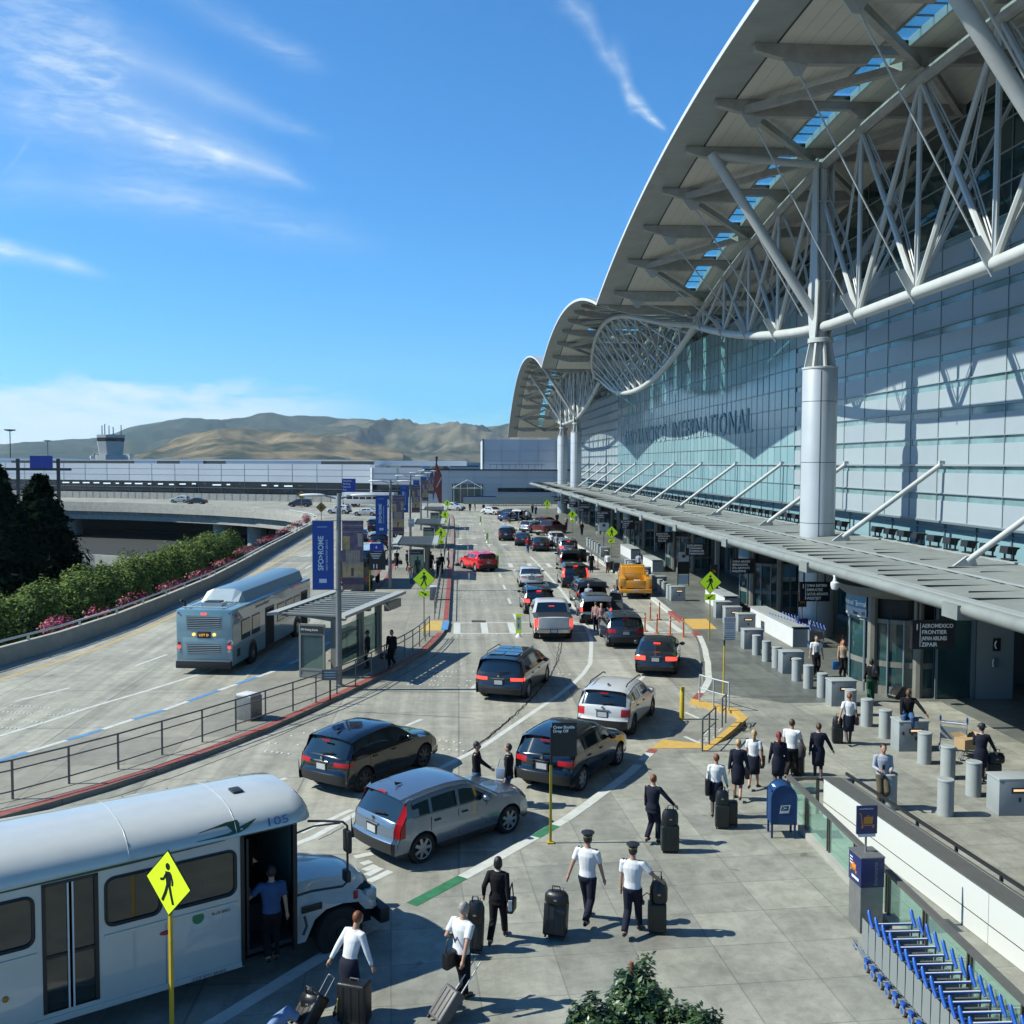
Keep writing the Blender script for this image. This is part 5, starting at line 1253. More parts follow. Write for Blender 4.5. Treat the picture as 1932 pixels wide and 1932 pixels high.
    for sd in (-1,1):
        for c_ in (wr,wf):
            wv=MB().use(m_tyre); r_=ra-.012
            wv.lathe((0,0,0),[(r_-.10,-.11),(r_-.02,-.115),(r_,-.08),(r_,.08),(r_-.02,.115),(r_-.10,.11)],28,'x',False); wo=wv.build('wheel',None,t,auto=40); wo.location=(sd*(hw0-.125),c_,ra-.01)
            rv=MB().use(rm); x_=.085*sd
            rv.lathe((x_,0,0),[(r_-.115,-.0),(r_-.09,.012*sd),(r_-.09,-.03*sd)],24,'x',False); rv.lathe((x_,0,0),[(.07,.0),(.055,.02*sd),(0,.025*sd)],14,'x')
            for k in range(7):
                a=2*PI*k/7; d=Vector((0,math.cos(a),math.sin(a))); s_=Vector((0,-math.sin(a),math.cos(a)))
                rv.add([Vector((x_+.01*sd,0,0))+d*.04+s_*.042,Vector((x_+.01*sd,0,0))+d*.04-s_*.042,Vector((x_,0,0))+d*(r_-.09)-s_*.036,Vector((x_,0,0))+d*(r_-.09)+s_*.036],[(0,1,2,3),(3,2,1,0)])
            rv.use(m_black).lathe((x_-.05*sd,0,0),[(0,0),(r_-.1,0)],20,'x')
            rv.build('rim',None,wo,auto=40)
    # small parts
    zr_=.86 if kind!='pickup' else .62
    yr=-.006
    zp={'suv':.80,'minivan':.78,'sedan':.78,'pickup':.58}[kind]; zp=K_.get('zp',zp)
    if not open_hatch:
        yy=min(p[0] for p in pp if abs(p[1]-zp)<.14)
        b=MB().use(m_plate).box((0,yy-.008,zp),(.32,.016,.16)); b.use(m_clad).box((0,yy+.0,zp),(.40,.014,.22)); b.build('licence_plate',None,t)
        if badge and kind!='pickup':
            b=MB().use(m_chrome); b.box((0,yy-.0,zp+.15),(.5,.03,.03)); b.build('trim_bar',None,t)
            b=MB().use(m_chrome).cyl((0,yy+.02,zp+.24),.045,.03,10,'y'); b.build('badge',None,t)
        if kind!='pickup': b=MB().use(m_clad); b.beam((-.05,yy+.06,belt+.11),(.38,yy+.11,belt+.16),.03,.03); b.build('wiper',None,t)
    b=MB().use(m_tailon if lit else m_tail); zz=pp[[i for i,p in enumerate(pp) if p[2]=='rwin'][-1]][1]
    yy=[p for p in pp if p[2]=='rwin'][-1][0]
    b.box((0,yy-.02+(.06 if kind!='suv' else -.05),zz+(.1 if kind in('suv','minivan') else .05)),(.3,.04,.03)); b.build('brake_lamp',None,t)
    for sd in (-1,1):
        ymr=K_['win'][-1][1]-.12; b=MB().use(mat if kind!='pickup' else m_clad); b.sph((sd*(hw(ymr,belt)+.13),ymr,belt+.1),(.12,.07,.085 if kind!='pickup' else .13),10,6); b.box((sd*(hw(ymr,belt)+.02),ymr+.02,belt+.07),(.12,.05,.05)); b.build('wing_mirror',None,t,auto=50)
        for (a,bb) in K_['win'][-2:]:
            b=MB().use(cl if kind!='sedan' else mat); b.box((sd*(hw(a+.1,.9)+.012),a+.14,belt-.12),(.03,.17,.032)); b.build('door_handle',None,t)
        b=MB().use(m_black)
        for yy in [K_['win'][-1][1]+.03,K_['win'][-1][0]-.05,K_['win'][-2][0]-.05 if kind!='pickup' else K_['win'][-1][0]-.06]:
            zlo=.45 if abs(yy-wr)>arch else zb(yy)+.02
            b.add([(sd*(hw(yy,z)+.0025),yy+dy,z) for z,dy in ((zlo,-.008),(zlo,.008))]+[(sd*(hw(yy,z)+.0025),yy+dy,z) for z,dy in ((belt-.02,.008),(belt-.02,-.008))],[(0,1,2,3) if sd>0 else (3,2,1,0)])
        b.build('door_gap',None,t)
    if rails:
        for sd in (-1,1):
            b=MB().use(rails); b.tube([(sd*(hw0-.28),.75,H-.03),(sd*(hw0-.27),.9,H+.05),(sd*(hw0-.27),2.5,H+.05),(sd*(hw0-.28),2.7,H-.04)],.022,6); b.build('roof_rail',None,t)
    if sunroof:
        b=MB().use(m_cgl); b.box((0,1.9,H+.001),(.95,1.1,.012)); b.build('sunroof',None,t)
    if trim=='pano':
        b=MB().use(m_cgl)
        for a in (.95,1.6,2.25):
            for s_ in (-1,1): b.box((s_*.31,a,H+.0),(.56,.56,.012))
        b.build('roof_glass',None,t)
    # antenna fin
    b=MB().use(cl); b.add([(0.02,.75,H-.03),(-.02,.75,H-.03),(0,.72,H+.06),(0.02,.95,H-.01),(-.02,.95,H-.01)],[(0,2,1),(0,3,2),(1,2,4),(3,4,2)]); 
    if kind in('suv',): b.build('antenna_fin',None,t)
    if open_hatch:
        hg=thing('x','x','x') ; bpy.data.objects.remove(hg)
        b=MB().use(mat); n=8; pr=[(.0,0),(-.35,.10),(-.75,.10),(-1.0,.0),(-1.08,-.16)]
        vs=[];fs=[]
        for (yy,zz) in pr:
            for f in (-1,-.8,-.4,0,.4,.8,1):
                vs.append(Vector((f*(hw0-.12-.04*(yy<-.9)),.42+yy,H-.03+zz-.05*abs(f)**3)))
        for i in range(len(pr)-1):
            for j in range(6): fs.append((i*7+j,i*7+j+1,(i+1)*7+j+1,(i+1)*7+j))
        b.add(vs,fs); b.use(m_cabin); b.add([v-Vector((0,-.01,.05)) for v in vs],[tuple(reversed(f_)) for f_ in fs])
        b.use(m_cgl); b.add([v+Vector((0,0,.012)) for v in vs[8:13]+vs[15:20]],[(0,1,6,5),(1,2,7,6),(2,3,8,7),(3,4,9,8)])
        b.build('tailgate',None,t,auto=60)
        for sd in (-1,1): b=MB().use(m_steel).tube([(sd*(hw0-.2),.38,1.15),(sd*(hw0-.22),-.05,H-.05)],.015,6); b.build('gas_strut',None,t)
    if openside:
        sd=openside[0]; ya,yb=openside[1],openside[2]; dl=yb-ya
        d=MB().use(mat); a_=R(62)
        hx,hy=sd*hw(yb,.8),yb
        def dp(s_,z,o=0): # point along the opened door, s_ metres from hinge
            return Vector((hx+sd*(math.sin(a_)*s_+o*math.cos(a_)),hy-math.cos(a_)*s_+o*math.sin(a_),z))
        for o in (0,.06):
            d.use(mat if o==0 else m_cabin); d.add([dp(0,.4,o),dp(dl,.4,o),dp(dl,belt,o),dp(0,belt,o)],[(0,1,2,3),(3,2,1,0)])
        d.use(mat); 
        for a,b2 in ((dp(0,.4),dp(dl,.4)),(dp(dl,.4),dp(dl,belt)),(dp(dl,belt),dp(dl*.9,H-.15)),(dp(dl*.9,H-.15),dp(dl*.2,H-.12)),(dp(dl*.2,H-.12),dp(0,belt)),(dp(0,belt),dp(dl,belt))): d.beam(a,b2,.07,.05)
        d.use(m_cgl).add([dp(0.05,belt),dp(dl,belt),dp(dl*.9,H-.15),dp(dl*.2,H-.13)],[(0,1,2,3),(3,2,1,0)])
        d.build('open_door',None,t)
        b=MB().use(m_cabin); b.box((sd*(hw0-.4),(ya+yb)/2,.8),(.05,dl+.2,.9)); b.build('cabin_lining',None,t)
    if scale!=1: t.scale=(scale,)*3
    return t
import copy
BLK=paint('black',(.006,.007,.010),.2,.16); GRY=paint('grey',(.045,.048,.056),.6); WHT=paint('white',(.66,.68,.68),.0,.3); SLB=paint('silver_blue',(.21,.29,.39),.65,.26); RED=paint('red',(.85,.012,.022),.0,.25)
SLV=paint('silver',(.36,.39,.42),.7); DGY=paint('dark_grey',(.022,.024,.030),.5); BLU=paint('blue',(.02,.10,.27),.4); LBL=paint('pale_blue',(.38,.50,.60),.3); YEL=paint('yellow',(.95,.42,.012),.0,.35); MAR=paint('maroon',(.16,.012,.014),.3); PUR=paint('dark_violet_grey',(.035,.032,.055),.5); NAV=paint('dark_navy',(.012,.016,.032),.5)
crv=dict(lights=[(.86,1.01,.72,1.5)],win=[(.58,1.08),(1.16,1.90),(1.99,2.80)],L=4.5,archclad=False)
vehicle('suv','parked_suv','silver-blue SUV with tall red tail lamps, stopped beside the green kerb','SUV',SLB,'R',g('c2',900,985),50.0,crv,None,trim=True)
vehicle('suv','parked_suv','glossy black SUV behind the silver-blue one, with a bright glint on its bumper','SUV',BLK,'R',g('c2',560,572),35.5,dict(lights=[(.5,1.01,.84,.96)]),rim=m_drim)
vehicle('suv','parked_suv','black SUV half hidden by the Crew Shuttle sign on a yellow pole','SUV',BLK,'R',g('c3',270,566),31.5,dict(lights=[(.55,1.01,.86,1.0)]),trim=False)
vehicle('suv','parked_suv','white SUV with black roof rails next to the yellow kerb pocket','SUV',WHT,'R',g('c3',572,238),24.5,dict(lights=[(.72,1.01,.74,1.0)]),rails=m_black,rim=m_drim)
vehicle('minivan','minivan','dark grey minivan with a glass roof and red tail lamps driving in the middle lane','minivan',GRY,'R',g('c7',530,1578),19.0,dict(lights=[(.5,1.01,.84,.96)]),rails=m_trimg,trim='pano',lit=True)
vehicle('sedan','sedan_car','grey saloon car pulled in beside the curved white kerb','car',GRY,'R',g('c7',1605,1403),15.0,dict(lights=[(.5,1.01,.74,.92)]),lit=True)
vehicle('suv','parked_suv','dark grey SUV right behind the orange delineator posts','SUV',paint('warm_grey',(.06,.07,.085),.6),'C',(8.4,49.55),1.5,dict(lights=[(.56,1.01,.8,.98)]),rails=m_trimg)
vehicle('pickup','pickup_truck','white pickup truck with glowing red tail lamps on the crosswalk','pickup truck',WHT,'C',(4.97,51.98),1.0,None,lit=True)
vehicle('suv','moving_suv','black SUV with silver roof rails and lit brake lamps in front of the white pickup','SUV',BLK,'C',(4.9,60.6),-1.0,dict(lights=[(.66,1.01,.78,1.0)]),rails=m_chrome,lit=True)
vehicle('sedan','sedan_car','white saloon car driving away in the lane left of the slanting white line','car',WHT,'C',(5.4,73.7),1,dict(lights=[(.4,1.01,.84,.92)]))
vehicle('suv','parked_suv','silver SUV with its tailgate wide open and luggage behind it','SUV',SLV,'C',(7.95,56.9),3,None,lit=True,open_hatch=True,openside=(1,1.95,2.9))
vehicle('minivan','minivan','dark minivan with its tailgate up beside the yellow utility truck','minivan',DGY,'C',(8.5,63.3),0,dict(lights=[(.8,1.01,.9,1.1)]),open_hatch=True)
vehicle('suv','parked_suv','big black SUV with long upright red tail lamps, beyond the open dark minivan','SUV',BLK,'C',(8.67,73.35),0,dict(lights=[(.86,1.01,.80,1.45)],H=1.68),lit=True,scale=1.08)
vehicle('suv','parked_suv','dark grey SUV with open tailgate and a person leaning over it','SUV',GRY,'C',(9.8,86.8),0,None,open_hatch=True,openside=(1,1.96,2.86))
vehicle('suv','parked_suv','silver SUV in front of the open dark grey SUV at the far kerb','SUV',SLV,'C',(11.05,99.2),2,None,lit=True,rails=m_trimg)
vehicle('suv','parked_suv','white SUV parked beside the red pickup with people at its side','SUV',WHT,'C',(10.9,110),2)
vehicle('sedan','sedan_car','black saloon car in the far lanes, right of a person in a red top','car',DGY,'C',(8.67,104),0)
vehicle('sedan','sedan_car','dark violet-grey saloon car, left of a person in a red top','car',PUR,'C',(7.2,111),3)
vehicle('suv','moving_suv','dark navy SUV alone in the far middle lane','SUV',NAV,'C',(5.7,118.2),8,dict(archclad=True))
vehicle('pickup','pickup_truck','red pickup truck standing across the far kerb lane','pickup truck',MAR,'C',(10.9,127.3),40)
vehicle('suv','parked_suv','pale blue hatchback left of the red pickup truck','car',LBL,'C',(9.2,131.5),48)
vehicle('suv','parked_suv','maroon SUV behind the red pickup truck','SUV',MAR,'C',(11.8,140),40)
vehicle('sedan','sedan_car','white saloon car waiting far ahead, nearest to the far terminal doors','car',WHT,'C',(5.2,179.5),140)
vehicle('sedan','sedan_car','dark saloon car beside the far white saloon','car',DGY,'C',(7.8,171),128)
vehicle('sedan','sedan_car','blue saloon car with people gathered at its boot, far ahead','car',BLU,'C',(7.4,158.3),30,open_hatch=False)
vehicle('suv','parked_suv','white SUV beside the far blue saloon with its boot being loaded','SUV',WHT,'C',(10.0,162),25,None,open_hatch=True)
vehicle('suv','moving_suv','red SUV crossing the lanes beside the second crosswalk','SUV',RED,'C',(2.2,84.7),-24,dict(archclad=False),lit=False,rails=RED,rim=m_rim)
# bus road, left
vehicle('suv','moving_suv','black SUV driving away beside the first blue banners','SUV',BLK,'C',(-11.6,135.5),-3)
vehicle('sedan','sedan_car','blue saloon car beyond the banner post on the bus road','car',BLU,'C',(-11.7,117.1),-3)
vehicle('suv','parked_suv','large black SUV half hidden by the second blue banner','SUV',BLK,'C',(-8.6,106.4),-2,None,scale=1.08)
vehicle('minivan','minivan','dark van parked beside the sign numbered 11','van',DGY,'C',(-7.7,90.5),0)
vehicle('suv','moving_suv','white SUV coming round the far bend','SUV',WHT,'C',(-20.6,181.0),-72)
vehicle('sedan','sedan_car','white saloon car on the far bend behind the white SUV','car',WHT,'C',(-15.0,173.8),-78)
vehicle('minivan','minivan','grey minivan on the far bend in front of the terminal','minivan',GRY,'C',(-31.9,209),-82)
vehicle('suv','moving_suv','white SUV on the curved viaduct at the left','SUV',WHT,'C',(-62.5,229.5),-82)
vehicle('sedan','sedan_car','dark saloon car overlapping the white SUV on the viaduct','car',DGY,'C',(-57,222.5),-80)
vehicle('suv','moving_suv','white SUV behind the farthest crossing sign of the island','SUV',WHT,'C',(-2.2,194),118)
# ---- blue transit bus -------------------------------------------------
m_bb=paint('bus_blue',(.25,.43,.49),.1,.3); m_bb2=paint('bus_pale_blue',(.50,.60,.63),.05,.3); m_bbt=M('bus_roof_blue',(.16,.27,.38),.35)
bus=thing('transit_bus','pale blue transit bus with a humped roof pod at the island shelter','bus',(-11.15,43.55,0),-R(7.5))
BW,BL,BH=1.27,12.2,2.86
def bx(name,c,d,m_,par,bev=0): 
    o=MB().use(m_).box(c,d).build(name,None,par)
    if bev: bevel(o,bev)
    return o
def bevel(o,w_,seg=2):
    bm=bmesh.new(); bm.from_mesh(o.data); bmesh.ops.bevel(bm,geom=list(bm.edges),offset=w_,segments=seg,affect='EDGES',profile=.6); bm.to_mesh(o.data); bm.free()
    o.data.polygons.foreach_set('use_smooth',[True]*len(o.data.polygons)); o.data.set_sharp_from_angle(angle=R(50))
o=bx('body',(0,BL/2,(.36+BH)/2),(BW*2,BL,BH-.36),m_bb,bus,.09)
b=MB().use(m_bb2)
for sd in (-1,1): b.add([(sd*(BW+.003),1.4,2.25),(sd*(BW+.003),BL-.1,2.25),(sd*(BW+.003),BL-.1,2.72),(sd*(BW+.003),.7,2.72)],[(0,1,2,3) if sd>0 else (3,2,1,0)]); b.add([(sd*(BW+.0035),1.7,1.15),(sd*(BW+.0035),BL-.1,1.15),(sd*(BW+.0035),BL-.1,2.24),(sd*(BW+.0035),1.0,2.24)],[(0,1,2,3) if sd>0 else (3,2,1,0)])
b.build('side_stripe',None,bus)
text('SanFranciscoAirport',.24,m_dsteel,bus,TM((BW+.008,3.0,2.5),(0,1,0),(0,0,1)),'lettering',.001)
text('SFO',.3,M('bus_lettering_white',(.7,.75,.78),.5),bus,TM((.78,-.008,1.32),(1,0,0),(0,0,1)),'lettering',.001,bold=.006)
text('739',.2,m_dsteel,bus,TM((BW+.008,.25,2.5),(0,1,0),(0,0,1)),'lettering',.001)
for (a,bb) in ((1.1,2.25),(2.5,3.6),(6.2,7.4),(7.6,8.8),(9.0,10.1)):
    o=bx('window',(BW+.002,(a+bb)/2,1.78),(.03,bb-a,.9),m_black,bus,.012); o=MB().use(m_cgl).box((BW+.012,(a+bb)/2,1.78),(.02,bb-a-.1,.8)).build('pane',None,o)
    bx('window',(-BW-.002,(a+bb)/2,1.78),(.03,bb-a,.9),m_cgl,bus,.012)
for (a,bb) in ((4.4,5.7),(10.3,11.5)):
    d_=bx('door',(BW+.004,(a+bb)/2,1.35),(.03,bb-a,1.9),m_black,bus); MB().use(m_cabin).box((BW+.02,(a+bb)/2,1.3),(.02,bb-a-.2,1.75)).build('door_opening',None,d_)
for (y_) in (2.6,9.6):
    for sd in (-1,1):
        MB().use(m_black).cyl((sd*(BW-.08),y_,.52),.58,.20,24,'x').build('wheel_arch',None,bus)
        w_=MB().use(m_tyre).lathe((0,0,0),[(.3,-.14),(.46,-.15),(.49,-.1),(.49,.1),(.46,.15),(.3,.14)],26,'x',False).build('wheel',None,bus,auto=40); w_.location=(sd*(BW-.11),y_,.49)
        MB().use(m_rim).lathe((sd*.13,0,0),[(.31,.0),(.27,.0),(.22,-.05*sd),(.1,-.05*sd),(.09,.03*sd),(0,.03*sd)],20,'x').build('rim',None,w_,auto=40)
def louvre(z0,z1,n):
    fr=MB().use(m_bb).box((0,-.012,(z0+z1)/2),(1.62,.03,z1-z0+.16)).build('engine_grille',None,bus)
    b=MB().use(m_cabin).box((0,-.03,(z0+z1)/2),(1.5,.01,z1-z0)); b.use(m_bb2)
    for i in range(n): z=z0+(z1-z0)*(i+.5)/n; b.box((0,-.045,z),(1.5,.03,.035))
    b.build('louvre',None,fr)
louvre(2.02,2.52,6); louvre(.92,1.32,5)
bx('access_panel',(0,-.008,1.12),(1.95,.02,1.0),m_bb2 if 0 else m_bb,bus,.008)
bx('rear_bumper',(0,-.05,.42),(2.5,.2,.3),m_clad,bus,.04); bx('bumper_step',(0,-.06,.6),(2.44,.18,.05),m_trimg,bus,.01)
o=bx('destination_display',(0,-.02,1.74),(.6,.06,.28),m_black,bus,.02); text('LOT D',.15,M('led_amber',(.5,.25,.02),.5,emit=(1,.45,.05),es=.8),o,TM((-.22,-.055,1.69),(1,0,0),(0,0,1)),'lettering',.001)
for x_ in (-.46,.46): MB().use(M('amber_lamp_lit',(.6,.3,.05),.3,emit=(1,.5,.1),es=1.2)).cyl((x_,-.02,1.76),.07,.04,12,'y').build('indicator_lamp',None,bus)
for x_ in (-1.13,1.13):
    for z_,m_ in ((1.36,m_tail),(1.20,m_tailon),(1.03,m_tailw)): MB().use(m_).cyl((x_,-.01,z_),.065,.04,12,'y').build('rear_lamp',None,bus)
bx('brake_lamp',(0,-.01,2.66),(.24,.04,.08),m_tailon,bus)
for x_ in (-1.15,1.15): bx('marker_lamp',(x_,-.01,2.7),(.06,.03,.06),m_tail,bus)
# roof pod
b=MB().use(m_bbt); pr=[(-1.0,0),(-.82,.48),(-.5,.62),(.5,.62),(.82,.48),(1.0,0)]
vs=[(x,2.5,2.84+z) for x,z in pr]+[(x,11.6,2.84+z) for x,z in pr]; b.add(vs,[(i,i+1,7+i,6+i) for i in range(5)]+[(6,7,8,9,10,11)])
b.build('roof_pod',None,bus,auto=40)
b=MB().use(m_bb2); b.add([(x,2.5,2.84+z) for x,z in pr]+[(x*.98,2.05,2.84+z*.15) for x,z in pr],[(6+i,7+i,1+i,i) for i in range(5)]+[(6,11,10,9,8,7)]); b.build('pod_front',None,bus)
b=MB().use(m_bb2).box((0,1.2,2.93),(.95,.7,.2)); b.use(m_dsteel).box((0,1.2,3.05),(.7,.5,.06)); b.build('roof_fan',None,bus)
for x_ in (-.75,.75): MB().use(m_bb2).tube([(x_,.15,2.92),(x_,2.0,2.92)],.035,6).build('roof_rail',None,bus)
MB().use(m_bb2).tube([(-1,.12,2.93),(1.0,.12,2.93)],.035,6).build('roof_rail',None,bus)
MB().use(m_black).tube([(-1.05,.5,2.85),(-1.05,.5,3.1),(-1.2,.35,3.2)],.06,8).build('exhaust',None,bus)
bx('side_vent',(BW+.004,.75,.85),(.02,.35,.35),m_clad,bus)
MB().use(m_ltr).tube([(BW+.01,3.3,.62),(BW+.01,10,1.35)],.018,4).build('stripe',None,bus) if 0 else None
# ---- white shuttle bus, nearest vehicle --------------------------------
m_sw=paint('shuttle_white',(.60,.62,.585),.0,.32); m_sg=M('shuttle_glass',(.028,.036,.034),.06,spec=.8,nz=.3,ns=1.2)
sh=thing('shuttle_bus','white crew shuttle bus numbered 105 with its front door open, nearest vehicle','bus',(-3.6,18.73,0),-R(57.5))
SW=1.22; SL=11.5
prf0=[(SW,.45),(SW,1.0),(SW,2.28),(SW-.02,2.42),(SW-.08,2.56),(SW-.24,2.78),(SW-.5,2.93),(SW-.85,3.01),(0,3.04)]
def skin(y0,y1,pts,mat,nseg=1,scalef=None):
    b=MB().use(mat); vs=[]; n=len(pts)
    for i in range(nseg+1):
        y=y0+(y1-y0)*i/nseg
        for (x,z) in pts: vs.append((x,y,z))
    b.add(vs,[(i*n+j,i*n+j+1,(i+1)*n+j+1,(i+1)*n+j) for i in range(nseg) for j in range(n-1)]); return b
# openings on the right side: (y0,y1,z0,z1)
OP=[(-2.24,-1.12,1.78,2.56),(-3.27,-2.40,1.78,2.56),(-4.22,-3.38,.62,2.70),(-5.36,-4.34,1.78,2.56),(-6.62,-5.50,1.78,2.56),(-7.9,-6.8,1.78,2.56)]
DO=(-1.0,-.06,.45,2.78)
ysb=sorted({-SL,0.0}|{v for o_ in OP+[DO] for v in o_[:2]}); zs=sorted({.45,.62,1.78,2.56,2.70,2.78})
b=MB().use(m_sw)
for ya,yb in zip(ysb[:-1],ysb[1:]):
    for za,zb_ in zip(zs[:-1],zs[1:]):
        ym,zm=(ya+yb)/2,(za+zb_)/2
        if any(o_[0]<ym<o_[1] and o_[2]<zm<o_[3] for o_ in OP+[DO]): continue
        b.add([(SW,ya,za),(SW,yb,za),(SW,yb,zb_),(SW,ya,zb_)],[(0,1,2,3)])
b.add([(-SW,-SL,.45),(-SW,0,.45),(-SW,0,2.78),(-SW,-SL,2.78)],[(3,2,1,0)])
up=[(SW,2.78),(SW+.03,2.80),(SW+.01,2.90),(SW-.10,3.05),(SW-.34,3.18),(SW-.72,3.25),(0,3.27)]; up=up+[(-x,z) for x,z in reversed(up[:-1])]
n=len(up); vs=[]; ST=[(-SL,1,0),(-.9,1,0),(-.35,1,0),(.0,.985,-.02),(.22,.95,-.06),(.33,.86,-.2),(.36,.8,-.36)]
for (y_,s_,dz) in ST:
    for (x,z) in up: vs.append((x*s_,y_,2.78+(z-2.78)*(1 if dz==0 else max(.0,1+dz*1.6))+0.0))
b.add(vs,[(i*n+j,i*n+j+1,(i+1)*n+j+1,(i+1)*n+j) for i in range(len(ST)-1) for j in range(n-1)])
b.add(vs[-n:],[tuple(range(n))])
b.add([(SW,-SL,.45),(SW,-SL,2.78),(-SW,-SL,2.78),(-SW,-SL,.45)],[(0,1,2,3)]); b.use(m_clad).box((0,-SL/2,.5),(2*SW-.1,SL,.06))
b.use(m_cabin).box((0,-.0,.95),(2*SW-.9,.1,.9))
body=b.build('body',None,sh,auto=35)
b=MB().use(m_cabin); b.box((-.2,-SL/2-1.0,1.6),(1.6,SL-2.2,2.1)); b.box((-.9,-.8,1.2),(.5,1.4,1.5)); b.use(M('shuttle_floor',(.03,.03,.03),.8)).box((.55,-.55,.62),(1.2,1.0,.08)); b.box((.2,-.6,.9),(.6,1.0,.5)); b.build('cabin',None,sh)
for k,o_ in enumerate(OP):
    f_=MB().use(m_black); y0_,y1_,z0_,z1_=o_
    if k==2:
        f_.box((SW-.03,(y0_+y1_)/2,z1_-.02),(.08,y1_-y0_,.05)); f_.box((SW-.03,y0_+.03,(z0_+z1_)/2),(.08,.06,z1_-z0_)); f_.box((SW-.03,y1_-.03,(z0_+z1_)/2),(.08,.06,z1_-z0_))
        dr=f_.build('door',None,sh)
        for s_ in (0,1):
            ya=y0_+.06+s_*((y1_-y0_)/2-.03); yb=ya+(y1_-y0_)/2-.09
            MB().use(m_sg).box((SW-.05,(ya+yb)/2,(z0_+z1_)/2),(.02,yb-ya,z1_-z0_)).build('pane',None,dr); MB().use(m_black).box((SW-.03,(ya+yb)/2,1.5),(.03,yb-ya,.05)).build('door_bar',None,dr)
        for dy in (-.035,.035): MB().use(m_wht).box((SW-.01,(y0_+y1_)/2+dy,(z0_+z1_)/2),(.03,.025,z1_-z0_)).build('door_edge',None,dr)
    else:
        r=.13; pts=[]
        for (cx,cy,a0) in ((y1_-r,z1_-r,0),(y0_+r,z1_-r,90),(y0_+r,z0_+r,180),(y1_-r,z0_+r,270)):
            for q in range(5): a=R(a0+22.5*q); pts.append((cx+r*math.cos(a),cy+r*math.sin(a)))
        f_.tube([(SW+.0,p[0],p[1]) for p in pts+[pts[0]]],.028,6)
        f_.use(m_sw)
        for (cx,cy,sx_,sz_) in ((y1_,z1_,-1,-1),(y0_,z1_,1,-1),(y0_,z0_,1,1),(y1_,z0_,-1,1)):
            arc_=[(cx+sx_*r-sx_*r*math.cos(R(a)),cy+sz_*r-sz_*r*math.sin(R(a))) for a in (0,22.5,45,67.5,90)]
            f_.add([(SW,cx,cy)]+[(SW,p,q) for p,q in arc_],[(0,1,2,3,4,5),(5,4,3,2,1,0)])
        wn=f_.build('window',None,sh); MB().use(m_sg).box((SW-.03,(y0_+y1_)/2,(z0_+z1_)/2),(.02,y1_-y0_,z1_-z0_)).build('pane',None,wn)
# trims, rub rails, seams
b=MB().use(m_sw); b.box((SW+.012,-2.2,1.62),(.025,2.2,.05)); b.box((SW+.012,-7.8,1.62),(.025,7.0,.05)); b.box((SW+.012,-SL/2-.4,.50),(.03,SL-1.2,.1)); b.build('rub_rail',None,sh)
b=MB().use(m_trimg); 
for y_ in (-2.32,-5.43,-6.71,-8.0,-9.4): b.box((SW+.002,y_,1.05),(.006,.012,1.05))
b.build('panel_seam',None,sh)
for i,y_ in enumerate((-1.1,-2.9,-4.9,-6.9,-8.9)):
    MB().use(m_sw).tube([(x,y_,z+.004) for x,z in up],.008,5).build('roof_seam',None,sh)
m_gr=M('swoosh_green',(.008,.07,.035),.4)
def side_pt(y,z,o=.008):
    # on the right flank incl. the curved cove
    for (a,c) in zip(up[:6],up[1:7]):
        if a[1]<=z<=c[1]: return Vector((lerp(a[0],c[0],(z-a[1])/(c[1]-a[1]))+o,y,z+o*.5))
    return Vector((SW+o,y,z))
def swoosh(top_,bot_,par=body):
    b=MB().use(m_gr); n=len(top_); vs=[side_pt(*p) for p in top_]+[side_pt(*p) for p in bot_]
    b.add(vs,[(n+i,n+i+1,i+1,i) for i in range(n-1)]); return b.build('green_swoosh',None,par)
swoosh([(-1.75,2.975),(-1.5,3.005),(-1.25,3.04),(-1.05,3.045),(-1.03,3.0)],[(-1.75,2.967),(-1.5,2.985),(-1.25,2.99),(-1.15,2.88),(-1.03,2.88)])
swoosh([(-1.8,2.855),(-1.5,2.865),(-1.25,2.88),(-1.1,2.92),(-.95,2.96),(-.72,3.01)],[(-1.8,2.845),(-1.5,2.84),(-1.25,2.835),(-1.05,2.85),(-.9,2.90),(-.72,3.0)])
swoosh([(-6.8,2.72),(-5,2.735),(-3.3,2.76),(-1.3,2.77)],[(-6.8,2.71),(-5,2.715),(-3.0,2.72),(-1.3,2.76)])
# number following the cove
o=text('105',.30,M('number_blue',(.03,.14,.42),.4),body,Matrix.Identity(4),'lettering',.0)
for v in o.data.vertices:
    p=side_pt(-.58+v.co.x,2.845+v.co.y*.62,.03); v.co=p
o=text('ALT FUEL VEHICLE',.075,m_dsteel,body,TM((SW+.006,-1.75,1.13),(0,1,0),(0,0,1)),'lettering',.001) ; bpy.data.objects.remove(o)
text('BLUE BIRD',.07,m_dsteel,body,TM((SW+.006,-1.55,1.50),(0,1,0),(0,0,1)),'lettering',.001)
text('CCIF SFTY BRAKE',.075,m_dsteel,body,TM((SW+.03,-1.9,.46),(0,1,0),(0,0,1)),'lettering',.001)
MB().use(M('sticker_green',(.02,.22,.10),.4)).cyl((SW+.005,-1.78,1.52),.10,.01,18,'x').build('round_sticker',None,sh)
MB().use(m_tail).sph((SW+.01,-2.32,1.42),(.03,.11,.035),10,6).build('marker_lamp',None,sh); MB().use(m_amber).sph((SW+.01,-4.75,1.05),(.03,.05,.05),10,6).build('marker_lamp',None,sh)
bevel(MB().use(m_dsteel).box((.25,-.75,3.27),(.30,.20,.06)).build('roof_beacon',None,sh),.03)
